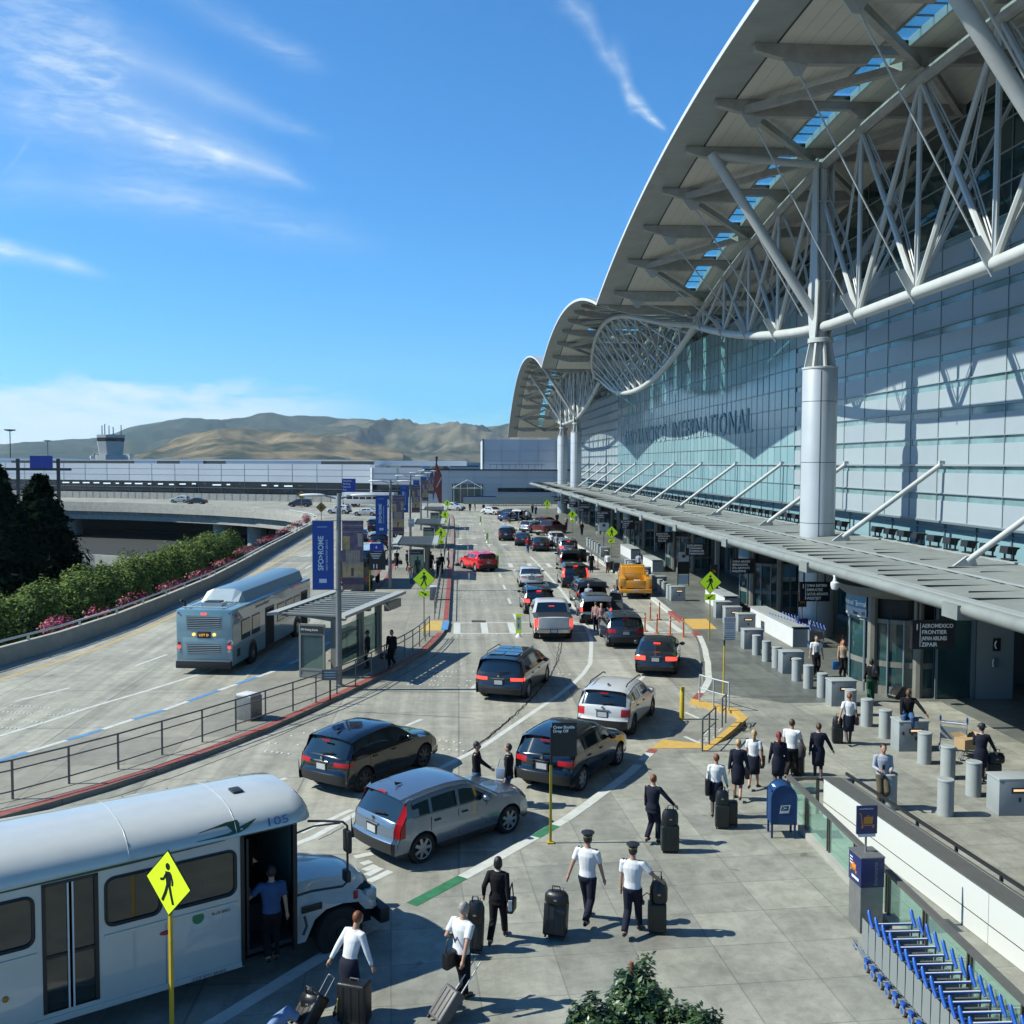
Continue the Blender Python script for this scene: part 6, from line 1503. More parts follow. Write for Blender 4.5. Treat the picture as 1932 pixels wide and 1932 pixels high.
# front door frame leaves folded open, handle rails, windscreen, mirrors
b=MB().use(m_black); b.box((SW+.0,-.03,1.62),(.07,.07,2.3)); b.box((SW,-1.0,1.62),(.06,.06,2.3)); b.box((SW-.04,-.5,2.78),(.06,1.0,.05)); df=b.build('front_door',None,sh)
b=MB().use(m_black).box((SW-.25,-.9,1.65),(.5,.04,2.1)); b.build('door_leaf',None,df); MB().use(m_sg).box((SW-.25,-.9,1.6),(.36,.05,1.4)).build('pane',None,df)
MB().use(m_wht).tube([(SW-.45,-.85,2.3),(SW-.42,-.85,1.6)],.02,6).build('grab_rail',None,df)
b=MB().use(m_clad); b.add([(SW-.12,.0,1.45),(-SW+.12,.0,1.45),(-SW+.12,-.04,2.78),(SW-.12,-.04,2.78)],[(0,1,2,3),(3,2,1,0)]); b.mats[0]=M('windscreen_tint',(.09,.18,.19),.05,spec=.9); ws=b.build('windscreen',None,sh)
b=MB().use(m_black); b.box((0,.02,2.1),(.05,.05,1.34)); 
for s_ in (-1,1): b.box((s_*(SW-.08),.0,2.1),(.10,.08,1.34))
b.build('windscreen_frame',None,ws)
for s_ in (.25,-.6): MB().use(m_black).tube([(s_,.06,1.5),(s_+.5,.05,1.95)],.014,5).build('wiper',None,ws)
# hood
b=MB().use(m_sw)
def hsec(y,wt,wb,zt,zb_,arch=0):
    return [(-wb,y,zb_),(-wb,y,zt-.42),(-wt-.05,y,zt-.22),(-wt+.08,y,zt-.06),(-wt*.5,y,zt),(0,y,zt+.02),(wt*.5,y,zt),(wt-.08,y,zt-.06),(wt+.05,y,zt-.22),(wb,y,zt-.42),(wb,y,zb_)]
secs=[hsec(.0,.98,SW-.08,1.62,.60),hsec(.35,.90,SW-.09,1.56,.60),hsec(.7,.82,SW-.10,1.50,1.02),hsec(1.05,.76,SW-.10,1.44,1.05),hsec(1.4,.70,SW-.12,1.36,1.02),hsec(1.62,.66,SW-.16,1.28,.75),hsec(1.78,.6,SW-.24,1.15,.72),hsec(1.84,.5,SW-.34,1.0,.72)]
secs=[hsec(.0,.98,SW-.08,1.62,.50),hsec(.22,.93,SW-.09,1.58,.50),hsec(.40,.88,SW-.09,1.555,.86),hsec(.62,.84,SW-.08,1.52,1.0),hsec(.95,.78,SW-.08,1.46,1.03),hsec(1.28,.73,SW-.09,1.39,.98),hsec(1.45,.70,SW-.12,1.35,.78),hsec(1.62,.66,SW-.16,1.27,.72),hsec(1.78,.6,SW-.26,1.14,.72),hsec(1.84,.5,SW-.36,1.0,.72)]
n=11; vs=[p for s_ in secs for p in s_]; b.add(vs,[(i*n+j,i*n+j+1,(i+1)*n+j+1,(i+1)*n+j) for i in range(len(secs)-1) for j in range(n-1)]+[tuple((len(secs)-1)*n+j for j in range(n))]); 
b.v=b.v; hd_=b.build('bonnet',None,sh,auto=32)
bx('bonnet_vent',(SW-.055,.38,1.33),(.03,.5,.17),m_black,sh,.03) if 0 else bx('bonnet_vent',(SW-.05,.33,1.12),(.03,.40,.13),m_black,sh,.012)
bx('marker_lamp',(SW-.02,1.2,1.16),(.05,.09,.16),m_tail,sh,.02); bevel(MB().use(m_tailw).box((SW-.40,1.66,.93),(.26,.24,.24)).build('headlamp',None,sh),.03)
MB().use(m_black).tube([(SW,.16,1.02),(SW+.03,.19,.85),(SW+.03,.12,.70)],.025,6).build('door_hook',None,sh)
bevel(MB().use(m_black).box((0,1.86,.56),(2*SW-.15,.22,.30)).build('front_bumper',None,sh),.05)
MB().use(m_cabin).box((0,.9,.75),(1.7,1.6,.7)).build('engine_bay',None,sh)
for y_ in (.92,-7.6):
    for sd in (-1,1):
        w_=MB().use(m_tyre).lathe((0,0,0),[(.26,-.13),(.45,-.14),(.48,-.09),(.48,.09),(.45,.14),(.26,.13)],26,'x',False).build('wheel',None,sh,auto=40); w_.location=(sd*(SW-.22),y_,.48)
        MB().use(m_dsteel).lathe((sd*.1,0,0),[(.27,.0),(.2,-.06*sd),(.09,-.06*sd),(.08,.06*sd),(0,.06*sd)],18,'x').build('rim',None,w_,auto=40)
for sd in (1,):
    b=MB().use(m_black); b.tube([(SW-.15,.30,2.72),(SW+.05,.55,2.73),(SW+.28,.80,2.73),(SW+.34,.86,2.66),(SW+.34,.86,1.62),(SW+.26,.8,1.52),(SW+.0,.30,1.46),(SW,.0,1.45)],.022,7); b.tube([(SW,.0,2.6),(SW+.10,.30,2.70),(SW+.28,.75,2.72)],.018,6); mr=b.build('mirror_arm',None,sh)
    bevel(MB().use(m_black).box((SW+.34,.86,2.38),(.24,.09,.42)).build('mirror',None,mr),.04); bevel(MB().use(m_black).box((SW+.34,.84,1.74),(.22,.10,.22)).build('mirror',None,mr),.04)
b=MB().use(m_black); b.tube([(-SW+.1,.2,2.5),(-SW-.3,.75,2.5),(-SW-.3,.8,1.7),(-SW+.1,.2,1.5)],.022,6); mr=b.build('mirror_arm',None,sh); MB().use(m_black).box((-SW-.3,.8,2.15),(.22,.08,.4)).build('mirror',None,mr)
# ---- yellow service truck (utility body) -------------------------------
yt=thing('utility_truck','yellow utility truck with tool lockers and an open bed at the kerb','utility truck',(12.15,66.9,0),-R(6))
def yb_(n,c,d,m_=YEL,bev=.03): o=MB().use(m_).box(c,d).build(n,None,yt); bevel(o,bev) if bev else None; return o
for s_ in (-1,1):
    k_=yb_('tool_locker',(s_*.88,1.35,.98),(.42,2.7,.86)); 
    for y_ in (.5,1.35,2.2): MB().use(m_black).box((s_*1.093,y_,1.0),(.005,.02,.7)).build('locker_seam',None,k_)
yb_('tailgate',(0,.04,1.02),(1.36,.08,.52)); yb_('rear_bumper',(0,-.08,.56),(2.18,.2,.26)); yb_('bed_floor',(0,1.35,.66),(1.4,2.7,.1),m_cabin); yb_('bed_front',(0,2.7,1.1),(1.4,.08,.7))
yb_('chassis',(0,2.6,.55),(1.5,5.2,.3),m_cabin)
cabp=[(2.85,.5),(2.85,1.28),(3.0,1.92),(3.2,1.98),(4.0,1.98),(4.25,1.9),(4.85,1.35),(5.6,1.22),(5.8,1.0),(5.82,.5)]
b=MB().use(YEL); nn=len(cabp); vs=[]
for s_ in (-1,1):
    for (y_,z_) in cabp: vs.append((s_*(1.0-(max(0,z_-1.28))*.22),y_,z_))
b.add(vs,[tuple(range(nn)),tuple(reversed(range(nn,2*nn)))]+[(nn+j,nn+(j+1)%nn,(j+1)%nn,j) for j in range(nn)]); cb=b.build('cab',None,yt); bevel(cb,.04)
MB().use(m_cgl).add([(-.72,2.865,1.36),(.72,2.865,1.36),(.66,2.985,1.80),(-.66,2.985,1.80)],[(0,1,2,3)]).build('rear_window',None,yt)
for s_ in (-1,1):
    MB().use(m_cgl).add([(s_*(1.003-.02),3.2,1.36),(s_*(1.003-.02),4.5,1.36),(s_*.875,4.1,1.84),(s_*.875,3.25,1.84)],[(0,1,2,3),(3,2,1,0)]).build('side_window',None,yt)
    MB().use(m_black).box((s_*1.3,4.35,1.45),(.16,.1,.34)).build('mirror',None,yt); MB().use(m_tail).box((s_*1.0,-.0,.78),(.12,.06,.2)).build('tail_lamp',None,yt)
    for y_ in (1.15,4.75):
        w_=MB().use(m_tyre).lathe((0,0,0),[(.24,-.12),(.38,-.13),(.4,-.08),(.4,.08),(.38,.13),(.24,.12)],24,'x',False).build('wheel',None,yt,auto=40); w_.location=(s_*.95,y_,.4)
        MB().use(m_rim).lathe((s_*.11,0,0),[(.24,0),(.1,-.03*s_),(0,.02*s_)],16,'x').build('rim',None,w_)
rk=MB().use(YEL)
for x_ in (-.75,.75): rk.tube([(x_,2.72,1.4),(x_,2.72,2.08)],.035,6)
rk.tube([(-.78,2.72,2.08),(.78,2.72,2.08)],.04,6); 
for i in range(7): rk.tube([(-.6+.2*i,2.72,1.4),(-.6+.2*i,2.72,2.08)],.015,4)
rk.build('rack',None,yt); MB().use(m_plate).box((0,-.19,.6),(.3,.02,.14)).build('licence_plate',None,yt)
o=MB().use(m_wht).box((.1,1.5,.95),(.45,.3,.4)).build('white_box',None,None); o.location=(12.15+.1,66.9,0); o.rotation_euler=(0,0,-R(6)); bevel(o,.04); tag(o,'white box lying in the bed of the yellow utility truck','box')
# ---- white-roofed black camper bus, box truck, far bus -------------------
def boxbus(name,label,cat,P,head,w_,l_,h_,mbody,mroof,wins,mwin=m_cgl,z0=.45):
    t=thing(name,label,cat,(P[0],P[1],0),-R(head))
    bevel(MB().use(mbody).box((0,l_/2,(z0+h_-.25)/2),(w_,l_,h_-.25-z0)).build('body',None,t),.06)
    t.children[0].location=(0,0,z0/2)
    bevel(MB().use(mroof).box((0,l_/2,h_-.13),(w_-.02,l_-.02,.3)).build('roof',None,t),.09)
    for i in range(wins):
        for s_ in (-1,1):
            y_=.5+(l_-1)*(i+.5)/wins; MB().use(mwin).box((s_*(w_/2+.005),y_,h_*.68),(.02,(l_-1)/wins*.85,h_*.26)).build('window',None,t)
    MB().use(mwin).box((0,-.005,h_*.68),(w_*.7,.02,h_*.24)).build('rear_window',None,t); MB().use(mwin).box((0,l_+.005,h_*.6),(w_*.85,.02,h_*.34)).build('windscreen',None,t)
    for s_ in (-1,1):
        MB().use(m_tail).box((s_*(w_/2-.15),-.01,.9),(.12,.03,.3)).build('tail_lamp',None,t)
        for y_ in (l_*.2,l_*.8):
            o=MB().use(m_tyre).lathe((0,0,0),[(.2,-.11),(.42,-.13),(.45,-.08),(.45,.08),(.42,.13),(.2,.11)],20,'x',False).build('wheel',None,t,auto=40); o.location=(s_*(w_/2-.14),y_,.45)
    MB().use(m_plate).box((0,-.02,.75),(.3,.02,.15)).build('licence_plate',None,t); MB().use(m_clad).box((0,-.05,.5),(w_,.15,.2)).build('rear_bumper',None,t)
    return t
cbus=boxbus('shuttle_van','tall black shuttle van with a white roof, parked behind the painted banner','van',(-7.55,71.5),3,2.15,6.8,3.0,BLK,WHT,4)
boxbus('city_bus','white bus with a green window band in front of the far terminal','bus',(-13.2,207),-75,2.5,11,3.1,WHT,WHT,7)
tr=boxbus('box_truck','white truck cab with a flat load passing the far terminal','truck',(-22,214),-82,2.3,3.0,2.9,WHT,WHT,1)
# details that let the camper bus read from behind
text('shuttle',.3,m_ltr,cbus,TM((.95,-.012,.9),(0,0,1),(-1,0,0)),'lettering',.001) if 0 else None
# ---------------- street furniture ----------------
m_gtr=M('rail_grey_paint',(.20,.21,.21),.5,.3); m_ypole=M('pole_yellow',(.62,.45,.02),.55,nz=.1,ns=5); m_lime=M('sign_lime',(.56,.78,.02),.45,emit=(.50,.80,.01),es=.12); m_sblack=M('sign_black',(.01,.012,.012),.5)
m_orange=M('delineator_orange',(.62,.13,.03),.6); m_warn=M('warning_yellow',(.55,.30,.02),.5); m_bol=M('bollard_grey',(.40,.44,.44),.5,nz=.06,ns=3); m_box=M('barrier_box_grey',(.34,.38,.39),.5,nz=.06,ns=2); m_slot=M('slot_light_warm',(.8,.55,.3),.5,emit=(1,.62,.32),es=.55)
m_gglass=M('green_clear_glass',(.7,1.0,.9),.05,spec=.8)
def _gl(m_,tint,fac):
    nt=m_.node_tree; N=nt.nodes; b=N['Principled BSDF']; t=N.new('ShaderNodeBsdfTransparent'); t.inputs[0].default_value=(*tint,1); mx=N.new('ShaderNodeMixShader'); mx.inputs[0].default_value=fac
    nt.links.new(t.outputs[0],mx.inputs[1]); nt.links.new(b.outputs[0],mx.inputs[2]); nt.links.new(mx.outputs[0],N['Material Output'].inputs[0])
_gl(m_gglass,(.84,.95,.91),.12)
m_sgl=M('shelter_glass',(.12,.20,.20),.05,spec=.8); _gl(m_sgl,(.55,.72,.70),.4)
def railing(name,label,pts,h,mats,rails_,r_=.022,z0=.15,pr=.028,group=None):
    t=thing(name,label,'railing',(pts[0][0],pts[0][1],z0),0,group)
    for k,z in enumerate(rails_): MB().use(mats).tube([(p[0],p[1],z0+z) for p in pts],r_ if k else r_*1.25,7).build('rail',None,t,world=True,auto=60)
    for p in pts: MB().use(mats).box((p[0],p[1],z0+h/2),(pr*1.6,pr*2.4,h)).build('post',None,t,world=True)
    return t
r1=[(-19.2,20.4),(-17.2,22.3),(-15.3,24.1),(-13.3,25.9),(-12.09,27.03),(-11.07,28.27),(-10.13,29.55),(-9.26,30.96),(-8.38,32.35),(-7.6,33.7),(-6.85,35.0),(-6.1,36.3),(-5.44,37.55),(-4.82,38.95),(-4.24,40.4),(-3.73,42.0),(-3.3,43.6),(-2.9,45.1),(-2.55,46.3),(-2.23,47.6),(-1.96,49.0),(-1.73,50.45),(-1.55,51.85)]
railing('island_railing','long grey three-bar railing along the red kerb of the island, nearest part',r1,1.07,m_gtr,(1.07,.80,.22))
r2=[(-1.42,57.6+2.35*i) for i in range(13)]; railing('island_railing','straight grey railing on the island beyond the crosswalk',r2,1.07,m_gtr,(1.07,.80,.22))
r3=[(-1.4,93+2.4*i) for i in range(9)]; railing('island_railing','grey island railing past the second crosswalk',r3,1.07,m_gtr,(1.07,.80,.22))
r4=[(-1.4,122+2.4*i) for i in range(12)]; railing('island_railing','farthest grey railing on the island',r4,1.07,m_gtr,(1.07,.80,.22))
m_wrail=M('rail_pale',(.62,.65,.65),.4,.2)
railing('kerb_railing','pale two-bar railing at the back of the yellow kerb pocket',[(9.25,37.1),(9.6,36.35),(10.0,35.7)],1.05,m_wrail,(1.05,.55))
railing('kerb_railing','longer grey railing at the front of the yellow kerb pocket',[(7.75,30.65),(8.15,31.35),(8.55,32.1)],1.05,m_gtr,(1.05,.55))
railing('kerb_railing','short narrow grey railing between the two others at the yellow kerb pocket',[(9.16,33.5),(9.42,34.0)],1.02,m_gtr,(1.02,.55))
# lamp posts with banners
m_ban=M('banner_blue',(.012,.085,.42),.6); m_bant=M('banner_text',(.8,.95,1.05),.6)
m_b=[M('banner_art_%d'%i,c_,.7,nz=.35,ns=4) for i,c_ in enumerate(((.20,.14,.22),(.34,.22,.14),(.62,.42,.18),(.12,.08,.13),(.26,.15,.12),(.46,.37,.29)))]
def lamp(y,lab,first):
    x=-4.9-.003*(y-40); t=thing('lamp_post',lab,'lamp post',(x,y,.15),0,'lamp posts along the island')
    b=MB().use(m_steel); b.tube([(0,0,0),(0,0,5),(.04,0,7.9)],[.13,.11,.085],14); b.lathe((0,0,0),[(.2,0),(.2,.06),(.14,.1)],14); b.build('pole',None,t,auto=50)
    for s_ in (-1,1):
        o=MB().use(m_steel).tube([(s_*.1,0,7.7),(s_*.55,0,7.82)],.035,6).build('arm',None,t); b=MB().use(m_wht).sph((s_*1.02,0,7.83),(.55,.16,.075),12,6); b.build('lamp_head',None,t,smooth=True)
    return t
def banner(y,s_,kind,lab):
    x=-4.9-.003*(y-40)+s_*.17; w_=.86; z0,z1=4.15,6.95 
    t=thing('banner',lab,'banner',(x,y-.12,z0),0,'pairs of banners on the island lamp posts')
    H_=z1-z0; xs=(-w_,0) if s_<0 else (0,w_)
    x0,x1=xs
    if kind=='blue':
        MB().use(m_ban).box(((x0+x1)/2,0,H_/2),(w_,.02,H_)).build('cloth',None,t)
        for yy,sg in ((-.014,1),):
            text('SFO>ROME',.30,m_bant,t,TM((x0+.44,yy,.78),(0,0,1),(-1,0,0)),'lettering',.001,bold=.007,font_scale_x=.93)
            text('NEW NONSTOP SERVICE',.115,m_bant,t,TM((x0+.62,yy,.78),(0,0,1),(-1,0,0)),'lettering',.001,font_scale_x=.97)
        b=MB().use(m_bant); b.box((x0+.42,-.014,.36),(.3,.004,.16)); b.build('emblem',None,t); b=MB().use(m_bant); b.box((x0+.4,-.014,H_-.25),(.4,.004,.02)); b.build('small_print',None,t)
    else:
        b=MB().use(m_b[0]); xm=(x0+x1)/2; b.box((xm,0,H_/2),(w_,.02,H_)); P=lambda cx,cz,sx,sz,i,o=.012:(b.use(m_b[i]),b.box((xm+cx,-o,cz),(sx,.006,sz)))
        P(0,.10,w_,.2,4); P(0,.34,w_,.25,3); P(0,.75,w_*.98,.5,2); P(0,1.06,w_,.12,5,.014); P(0,1.35,w_*.7,.5,5); P(-.25,1.9,.28,.55,2); P(.05,2.0,.3,.5,0,.016); P(.28,2.05,.22,.6,5,.014); P(0,2.45,w_,.3,0,.014)
        P(-.02,.72,.10,.32,3,.018); P(-.24,.75,.05,.5,5,.017); P(.24,.75,.05,.5,5,.017); 
        for q in range(7): P(-.28+.095*q,1.35,.02,.5,1,.018)
        for q in range(4): P(0,2.35+.13*q,w_,.035,3 if q%2 else 5,.018)
        b.build('cloth',None,t)
    b=MB().use(m_steel)
    for z in (.0,H_): b.tube([(-s_*.15 if s_>0 else .15,0,z),(x0 if s_<0 else x1,0,z)],.016,5)
    b.build('banner_arm',None,t)
    return t
pos_=[(40.3,'nearest'),(71.7,'second'),(103,'third'),(134.5,'fourth'),(166,'farthest')]
L0=None;B0=None;A0=None
for i,(y,nm) in enumerate(pos_):
    x=-4.9-.003*(y-40)
    lab='grey twin-arm lamp post on the island, %s from the camera'%(nm if i not in(0,4) else {'nearest':'the one nearest','farthest':'the one farthest'}[nm])
    if i==0: L0=lamp(y,lab,True); B0=banner(y,-1,'blue','blue SFO>ROME banner on the %s lamp post'%nm); A0=banner(y,1,'art','brown painted-facade banner on the %s lamp post'%nm)
    else:
        dup(L0,(x,y,.15),0,lab); dup(B0,(x-.17,y-.12,4.15),0,'blue SFO>ROME banner on the %s lamp post'%nm); dup(A0,(x+.17,y-.12,4.15),0,'brown painted-facade banner on the %s lamp post'%nm)
# pedestrian crossing signs
def ped_figure(b,s,y,flip=1):
    # s = half diagonal; figure drawn in the xz plane
    def P(pts): b.add([(x*s*flip,y,z*s) for x,z in pts],[tuple(range(len(pts))) if flip<0 else tuple(reversed(range(len(pts))))]); b.f[-1]=list(b.f[-1])
    n=12; P([(.0+.10*math.cos(2*PI*i/n),.50+.11*math.sin(2*PI*i/n)) for i in range(n)])
    P([(-.12,.34),(.10,.36),(.16,.28),(.12,-.05),(-.08,-.05),(-.10,.12)])
    P([(-.10,.30),(-.02,.22),(-.20,.04),(-.34,.02),(-.36,.09),(-.22,.12)]); P([(.10,.32),(.16,.30),(.24,.08),(.22,-.06),(.15,-.05),(.16,.08)])
    P([(-.07,-.02),(.04,-.04),(-.06,-.32),(-.22,-.60),(-.32,-.56),(-.17,-.28)]); P([(.0,-.04),(.11,-.04),(.17,-.30),(.26,-.60),(.16,-.62),(.06,-.30)])
def pedsign(X,Y,zc,s,lab,rot=0,arrow=0,zb=.15,col=None,ht=.12):
    t=thing('crossing_sign',lab,'road sign',(X,Y,zb),rot,'lime diamond pedestrian crossing signs'); h=zc-zb
    b=MB().use(m_ypole); pr=.032 if s<.7 else .05; b.box((0,.03,h/2),(pr*1.6,pr*1.6,h)); b.build('pole',None,t)
    b=MB().use(m_sblack); q=[(0,-1),(1,0),(0,1),(-1,0)]
    b.add([(x*s,-.0,h+z*s) for x,z in q]+[(x*s,.012,h+z*s) for x,z in q],[(0,1,2,3),(7,6,5,4)]+[(4+i,4+(i+1)%4,(i+1)%4,i) for i in range(4)])
    b.use(m_lime); k=.955; b.add([(x*s*k,-.004,h+z*s*k) for x,z in q],[(0,1,2,3)]); bd=b.build('sign_board',None,t)
    b=MB().use(m_sblack); ped_figure(b,s,-.008); 
    for i in range(len(b.v)): b.v[i]=b.v[i]+Vector((0,0,h))
    b.f=[list(reversed(f_)) for f_ in b.f]; b.build('walking_figure',None,bd)
    if arrow:
        zz=h-s-.17; b=MB().use(m_lime).box((0,0,zz),(.56,.014,.3)); ab=b.build('arrow_plate',None,t)
        b=MB().use(m_sblack); a=arrow; b.add([(x*a,-.011,zz+z) for x,z in ((-.16,.09),(-.11,.12),(.06,.0),(.10,.05),(.16,-.10),(-.0,-.09),(.03,-.05))],[tuple(range(7)) if a<0 else tuple(reversed(range(7)))]); b.build('arrow',None,ab)
    return t
p=onY('c6',1140,815,51.72); pedsign(p.x,51.72,p.z,.60,'crossing sign on the island at the nearest crosswalk, arrow pointing right',0,1)
for (Y,c_,x,y,lb) in ((87,'c6',1262,483,'island crossing sign at the second crosswalk'),(119,'c6',1292,350,'island crossing sign at the third crosswalk'),(150,'c6',1308,265,'farthest crossing sign on the island')): q=onY(c_,x,y,Y); pedsign(q.x,Y,q.z,.58,lb,0,1)
q=onY('c8',236,553,49.9); pedsign(q.x,49.9,q.z,.60,'crossing sign on the right pavement nearest the camera, arrow pointing left',0,-1)
for (Y,x,y,lb) in ((85.3,1147,380,'right-hand crossing sign at the second crosswalk'),(116,863,250,'right-hand crossing sign at the third crosswalk'),(146,680,170,'farthest right-hand crossing sign')): q=onY('c7',x,y,Y); pedsign(q.x,Y,q.z,.58,lb,0,-1)
q=onY('c1',938,908,15.4); pedsign(q.x,15.4,q.z,.53,'big lime crossing sign in front of the white shuttle bus',R(-35),0,col=1)
# bolts on the big sign
# in-street crosswalk paddles
for i,(x,y,nm) in enumerate(((3.2,52.4,'nearest'),(3.38,86.9,'second'),(3.3,115,'third'),(3.28,150,'farthest'))):
    t=thing('crosswalk_paddle','upright lime and white crosswalk paddle in the road, the %s one'%nm,'road sign',(x,y,0),0,'in-street crosswalk paddles')
    MB().use(m_lime).box((0,0,.72),(.32,.04,1.05)).build('paddle',None,t); MB().use(m_wht).box((0,-.022,.74),(.24,.008,.72)).build('panel',None,t); b=MB().use(m_sblack); b.box((-.0,-.028,.62),(.05,.006,.22)); b.build('symbol',None,t)
    MB().use(M('sign_red',(.45,.02,.02),.5)).add([(-.07,-.028,1.0),(.07,-.028,1.0),(0,-.028,.9)],[(0,2,1)]).build('yield_mark',None,t); MB().use(m_wht).lathe((0,0,0),[(.18,0),(.12,.1),(.05,.2)],12).build('base',None,t)
# orange delineators
for i,((x,y),nm) in enumerate(zip(((10.31,53.87),(10.85,53.28),(11.47,52.69),(12.06,52.07),(11.38,57.8),(11.94,57.88),(12.27,86.4)),('leftmost of the near row','second from the left in the near row','third from the left in the near row','rightmost of the near row','left one of the back pair','right one of the back pair','lone one beside the second crosswalk'))):
    t=thing('delineator_post','orange delineator post, %s'%nm,'traffic post',(x,y,0),0,'orange delineator posts'); MB().use(m_orange).tube([(0,0,.04),(rnd.uniform(-.02,.02),0,1.05)],[.045,.04],10).build('post',None,t,auto=50); MB().use(m_orange).lathe((0,0,0),[(.16,0),(.15,.04),(.06,.06)],12).build('base',None,t); MB().use(m_wht).cyl((0,0,.85),.047,.08,10).build('reflector',None,t)
t=thing('yellow_bollard','slim dented yellow steel bollard in front of the kerb pocket','bollard',(8.11,35.11,0)); MB().use(m_ypole).tube([(0,0,0),(0,0,1.05),(0,0,1.12)],[.085,.085,.04],14).build('post',None,t,auto=50); MB().use(m_ypole).box((0,-.07,1.15),(.12,.1,.14)).build('cap',None,t)
# crew shuttle sign
t=thing('shuttle_sign','dark Crew Shuttle Drop Off sign on a yellow pole by the kerb','sign',(2.21,23.28,.15))
MB().use(m_ypole).box((0,0,.95),(.06,.06,1.9)).build('pole',None,t); MB().use(m_ypole).box((0,0,.02),(.16,.16,.04)).build('base_plate',None,t); MB().use(m_sblack).box((.01,0,2.35),(.055,.055,.95)).build('upper_pole',None,t)
bd=MB().use(M('sign_dark_green',(.012,.02,.02),.45)).box((.32,-.0,2.53),(.60,.03,.82)).build('sign_board',None,t); text('Crew Shuttle\nDrop Off',.095,m_ltr,bd,TM((.05,-.018,2.80),(1,0,0),(0,0,1)),'lettering',.001,bold=.002)
# no-parking sign
t=thing('parking_sign','white no-waiting sign with small print on a leaning yellow pole','sign',(10.36,37.8,.15)); MB().use(m_ypole).tube([(0,0,0),(0.02,0,2.1)],.032,8).build('pole',None,t); MB().use(m_sblack).tube([(.02,0,2.05),(.02,0,2.45)],.035,8).build('sleeve',None,t)
bd=MB().use(m_wht).box((.22,-.02,2.72),(.46,.02,.9)).build('sign_board',None,t); text('NO WAITING\nNO PARKING',.075,M('sign_red2',(.4,.05,.06),.5),bd,TM((-.0,-.034,3.07),(1,0,0),(0,0,1)),'lettering',.001); b=MB().use(m_sblack)
for q in range(7): b.box((.22,-.032,2.9-.085*q-(.1 if q>2 else 0)),(.36,.004,.018))
b.build('small_print',None,bd)
# speed limit and warning signs
t=thing('speed_sign','white speed limit 20 sign in front of the island shelters','road sign',(-4.4,101,.15)); q=onY('s1',1103,195,101); MB().use(m_steel).tube([(0,0,0),(0,0,q.z)],.04,6).build('pole',None,t); bd=MB().use(m_wht).box((0,-.05,q.z-.15),(.62,.03,.8)).build('sign_board',None,t); text('20',.42,m_sblack,bd,TM((-.25,-.07,q.z-.5),(1,0,0),(0,0,1)),'lettering',.001); text('SPEED',.13,m_sblack,bd,TM((-.22,-.07,q.z+.08),(1,0,0),(0,0,1)),'lettering',.001); t.location.x=q.x
for (x,y,Y,lb) in ((1680,605,205,'small yellow warning diamond in front of the grey far minivan'),(1790,672,158,'yellow warning diamond at the bend of the barrier')):
    q=onY('r4',x,y,Y); t=thing('warning_sign',lb,'road sign',(q.x,Y,0)); MB().use(m_steel).tube([(0,.03,0),(0,.03,q.z)],.05,6).build('pole',None,t); s=.85 if Y<200 else 1.0
    MB().use(m_warn).add([(0,0,q.z-s),(s,0,q.z),(0,0,q.z+s),(-s,0,q.z)],[(0,1,2,3),(3,2,1,0)]).build('sign_board',None,t); b=MB().use(m_sblack); b.box((-.12,-.02,q.z),(.1,.01,s*.8)); b.box((.12,-.02,q.z),(.1,.01,s*.8)); b.build('symbol',None,t)
# numbered island signs
for (x,y,num,nm) in ((-6.3,69.7,'11','numbered 11'),(-6.7,100,'12','numbered 12')):
    t=thing('stop_sign_board',('black shuttle stop sign 11 with a small blue plate above it' if num=='11' else 'black shuttle stop sign 12 behind the brown banner, without a blue plate'),'sign',(x,y,.15)); MB().use(m_ypole).box((0,0,.8),(.07,.07,1.6)).build('pole',None,t); bd=MB().use(m_sblack).box((.55,0,2.25),(1.15,.06,1.3)).build('sign_board',None,t); text(num,.42,m_ltr,bd,TM((.2,-.035,1.72),(1,0,0),(0,0,1)),'lettering',.002,bold=.01)
    b=MB().use(m_ltr)
    for q in range(4): b.box((.45,-.034,2.75-.11*q),(.8-.12*q,.006,.03))
    b.build('small_print',None,bd)
    if num=='11': o=MB().use(m_bsgn).box((.5,.0,3.2),(.95,.05,.55)).build('blue_plate',None,t); text('4',.3,m_ltr,o,TM((.4,-.03,3.1),(1,0,0),(0,0,1)),'lettering',.002)
# little notice fixed on the railing
t=thing('rail_notice','small grey notice board standing on a black post at the island railing','sign',(-4.95,37.9,.15)); MB().use(m_sblack).box((0,0,.45),(.06,.06,.9)).build('post',None,t); bd=MB().use(m_gtr).box((0,-.03,1.0),(.62,.03,.42)).build('sign_board',None,t); b=MB().use(m_bant); 
for q in range(3): b.box((0,-.048,1.1-.1*q),(.42,.004,.025))
b.build('small_print',None,bd)
for (x,y,w_,nm) in ((-7.5,35.0,.72,'squat grey litter bin with a pale lid beside the near island railing'),(-1.7,65.6,.5,'grey litter bin beside the island railing past the crosswalk')):
    t=thing('litter_bin',nm,'litter bin',(x,y+.3,.15),-R(30) if w_>.6 else 0); bevel(MB().use(m_steel).box((0,0,.42),(w_,.6,.84)).build('bin_body',None,t),.02); bevel(MB().use(m_wht).box((0,0,.88),(w_*.92,.55,.08)).build('lid',None,t),.02)
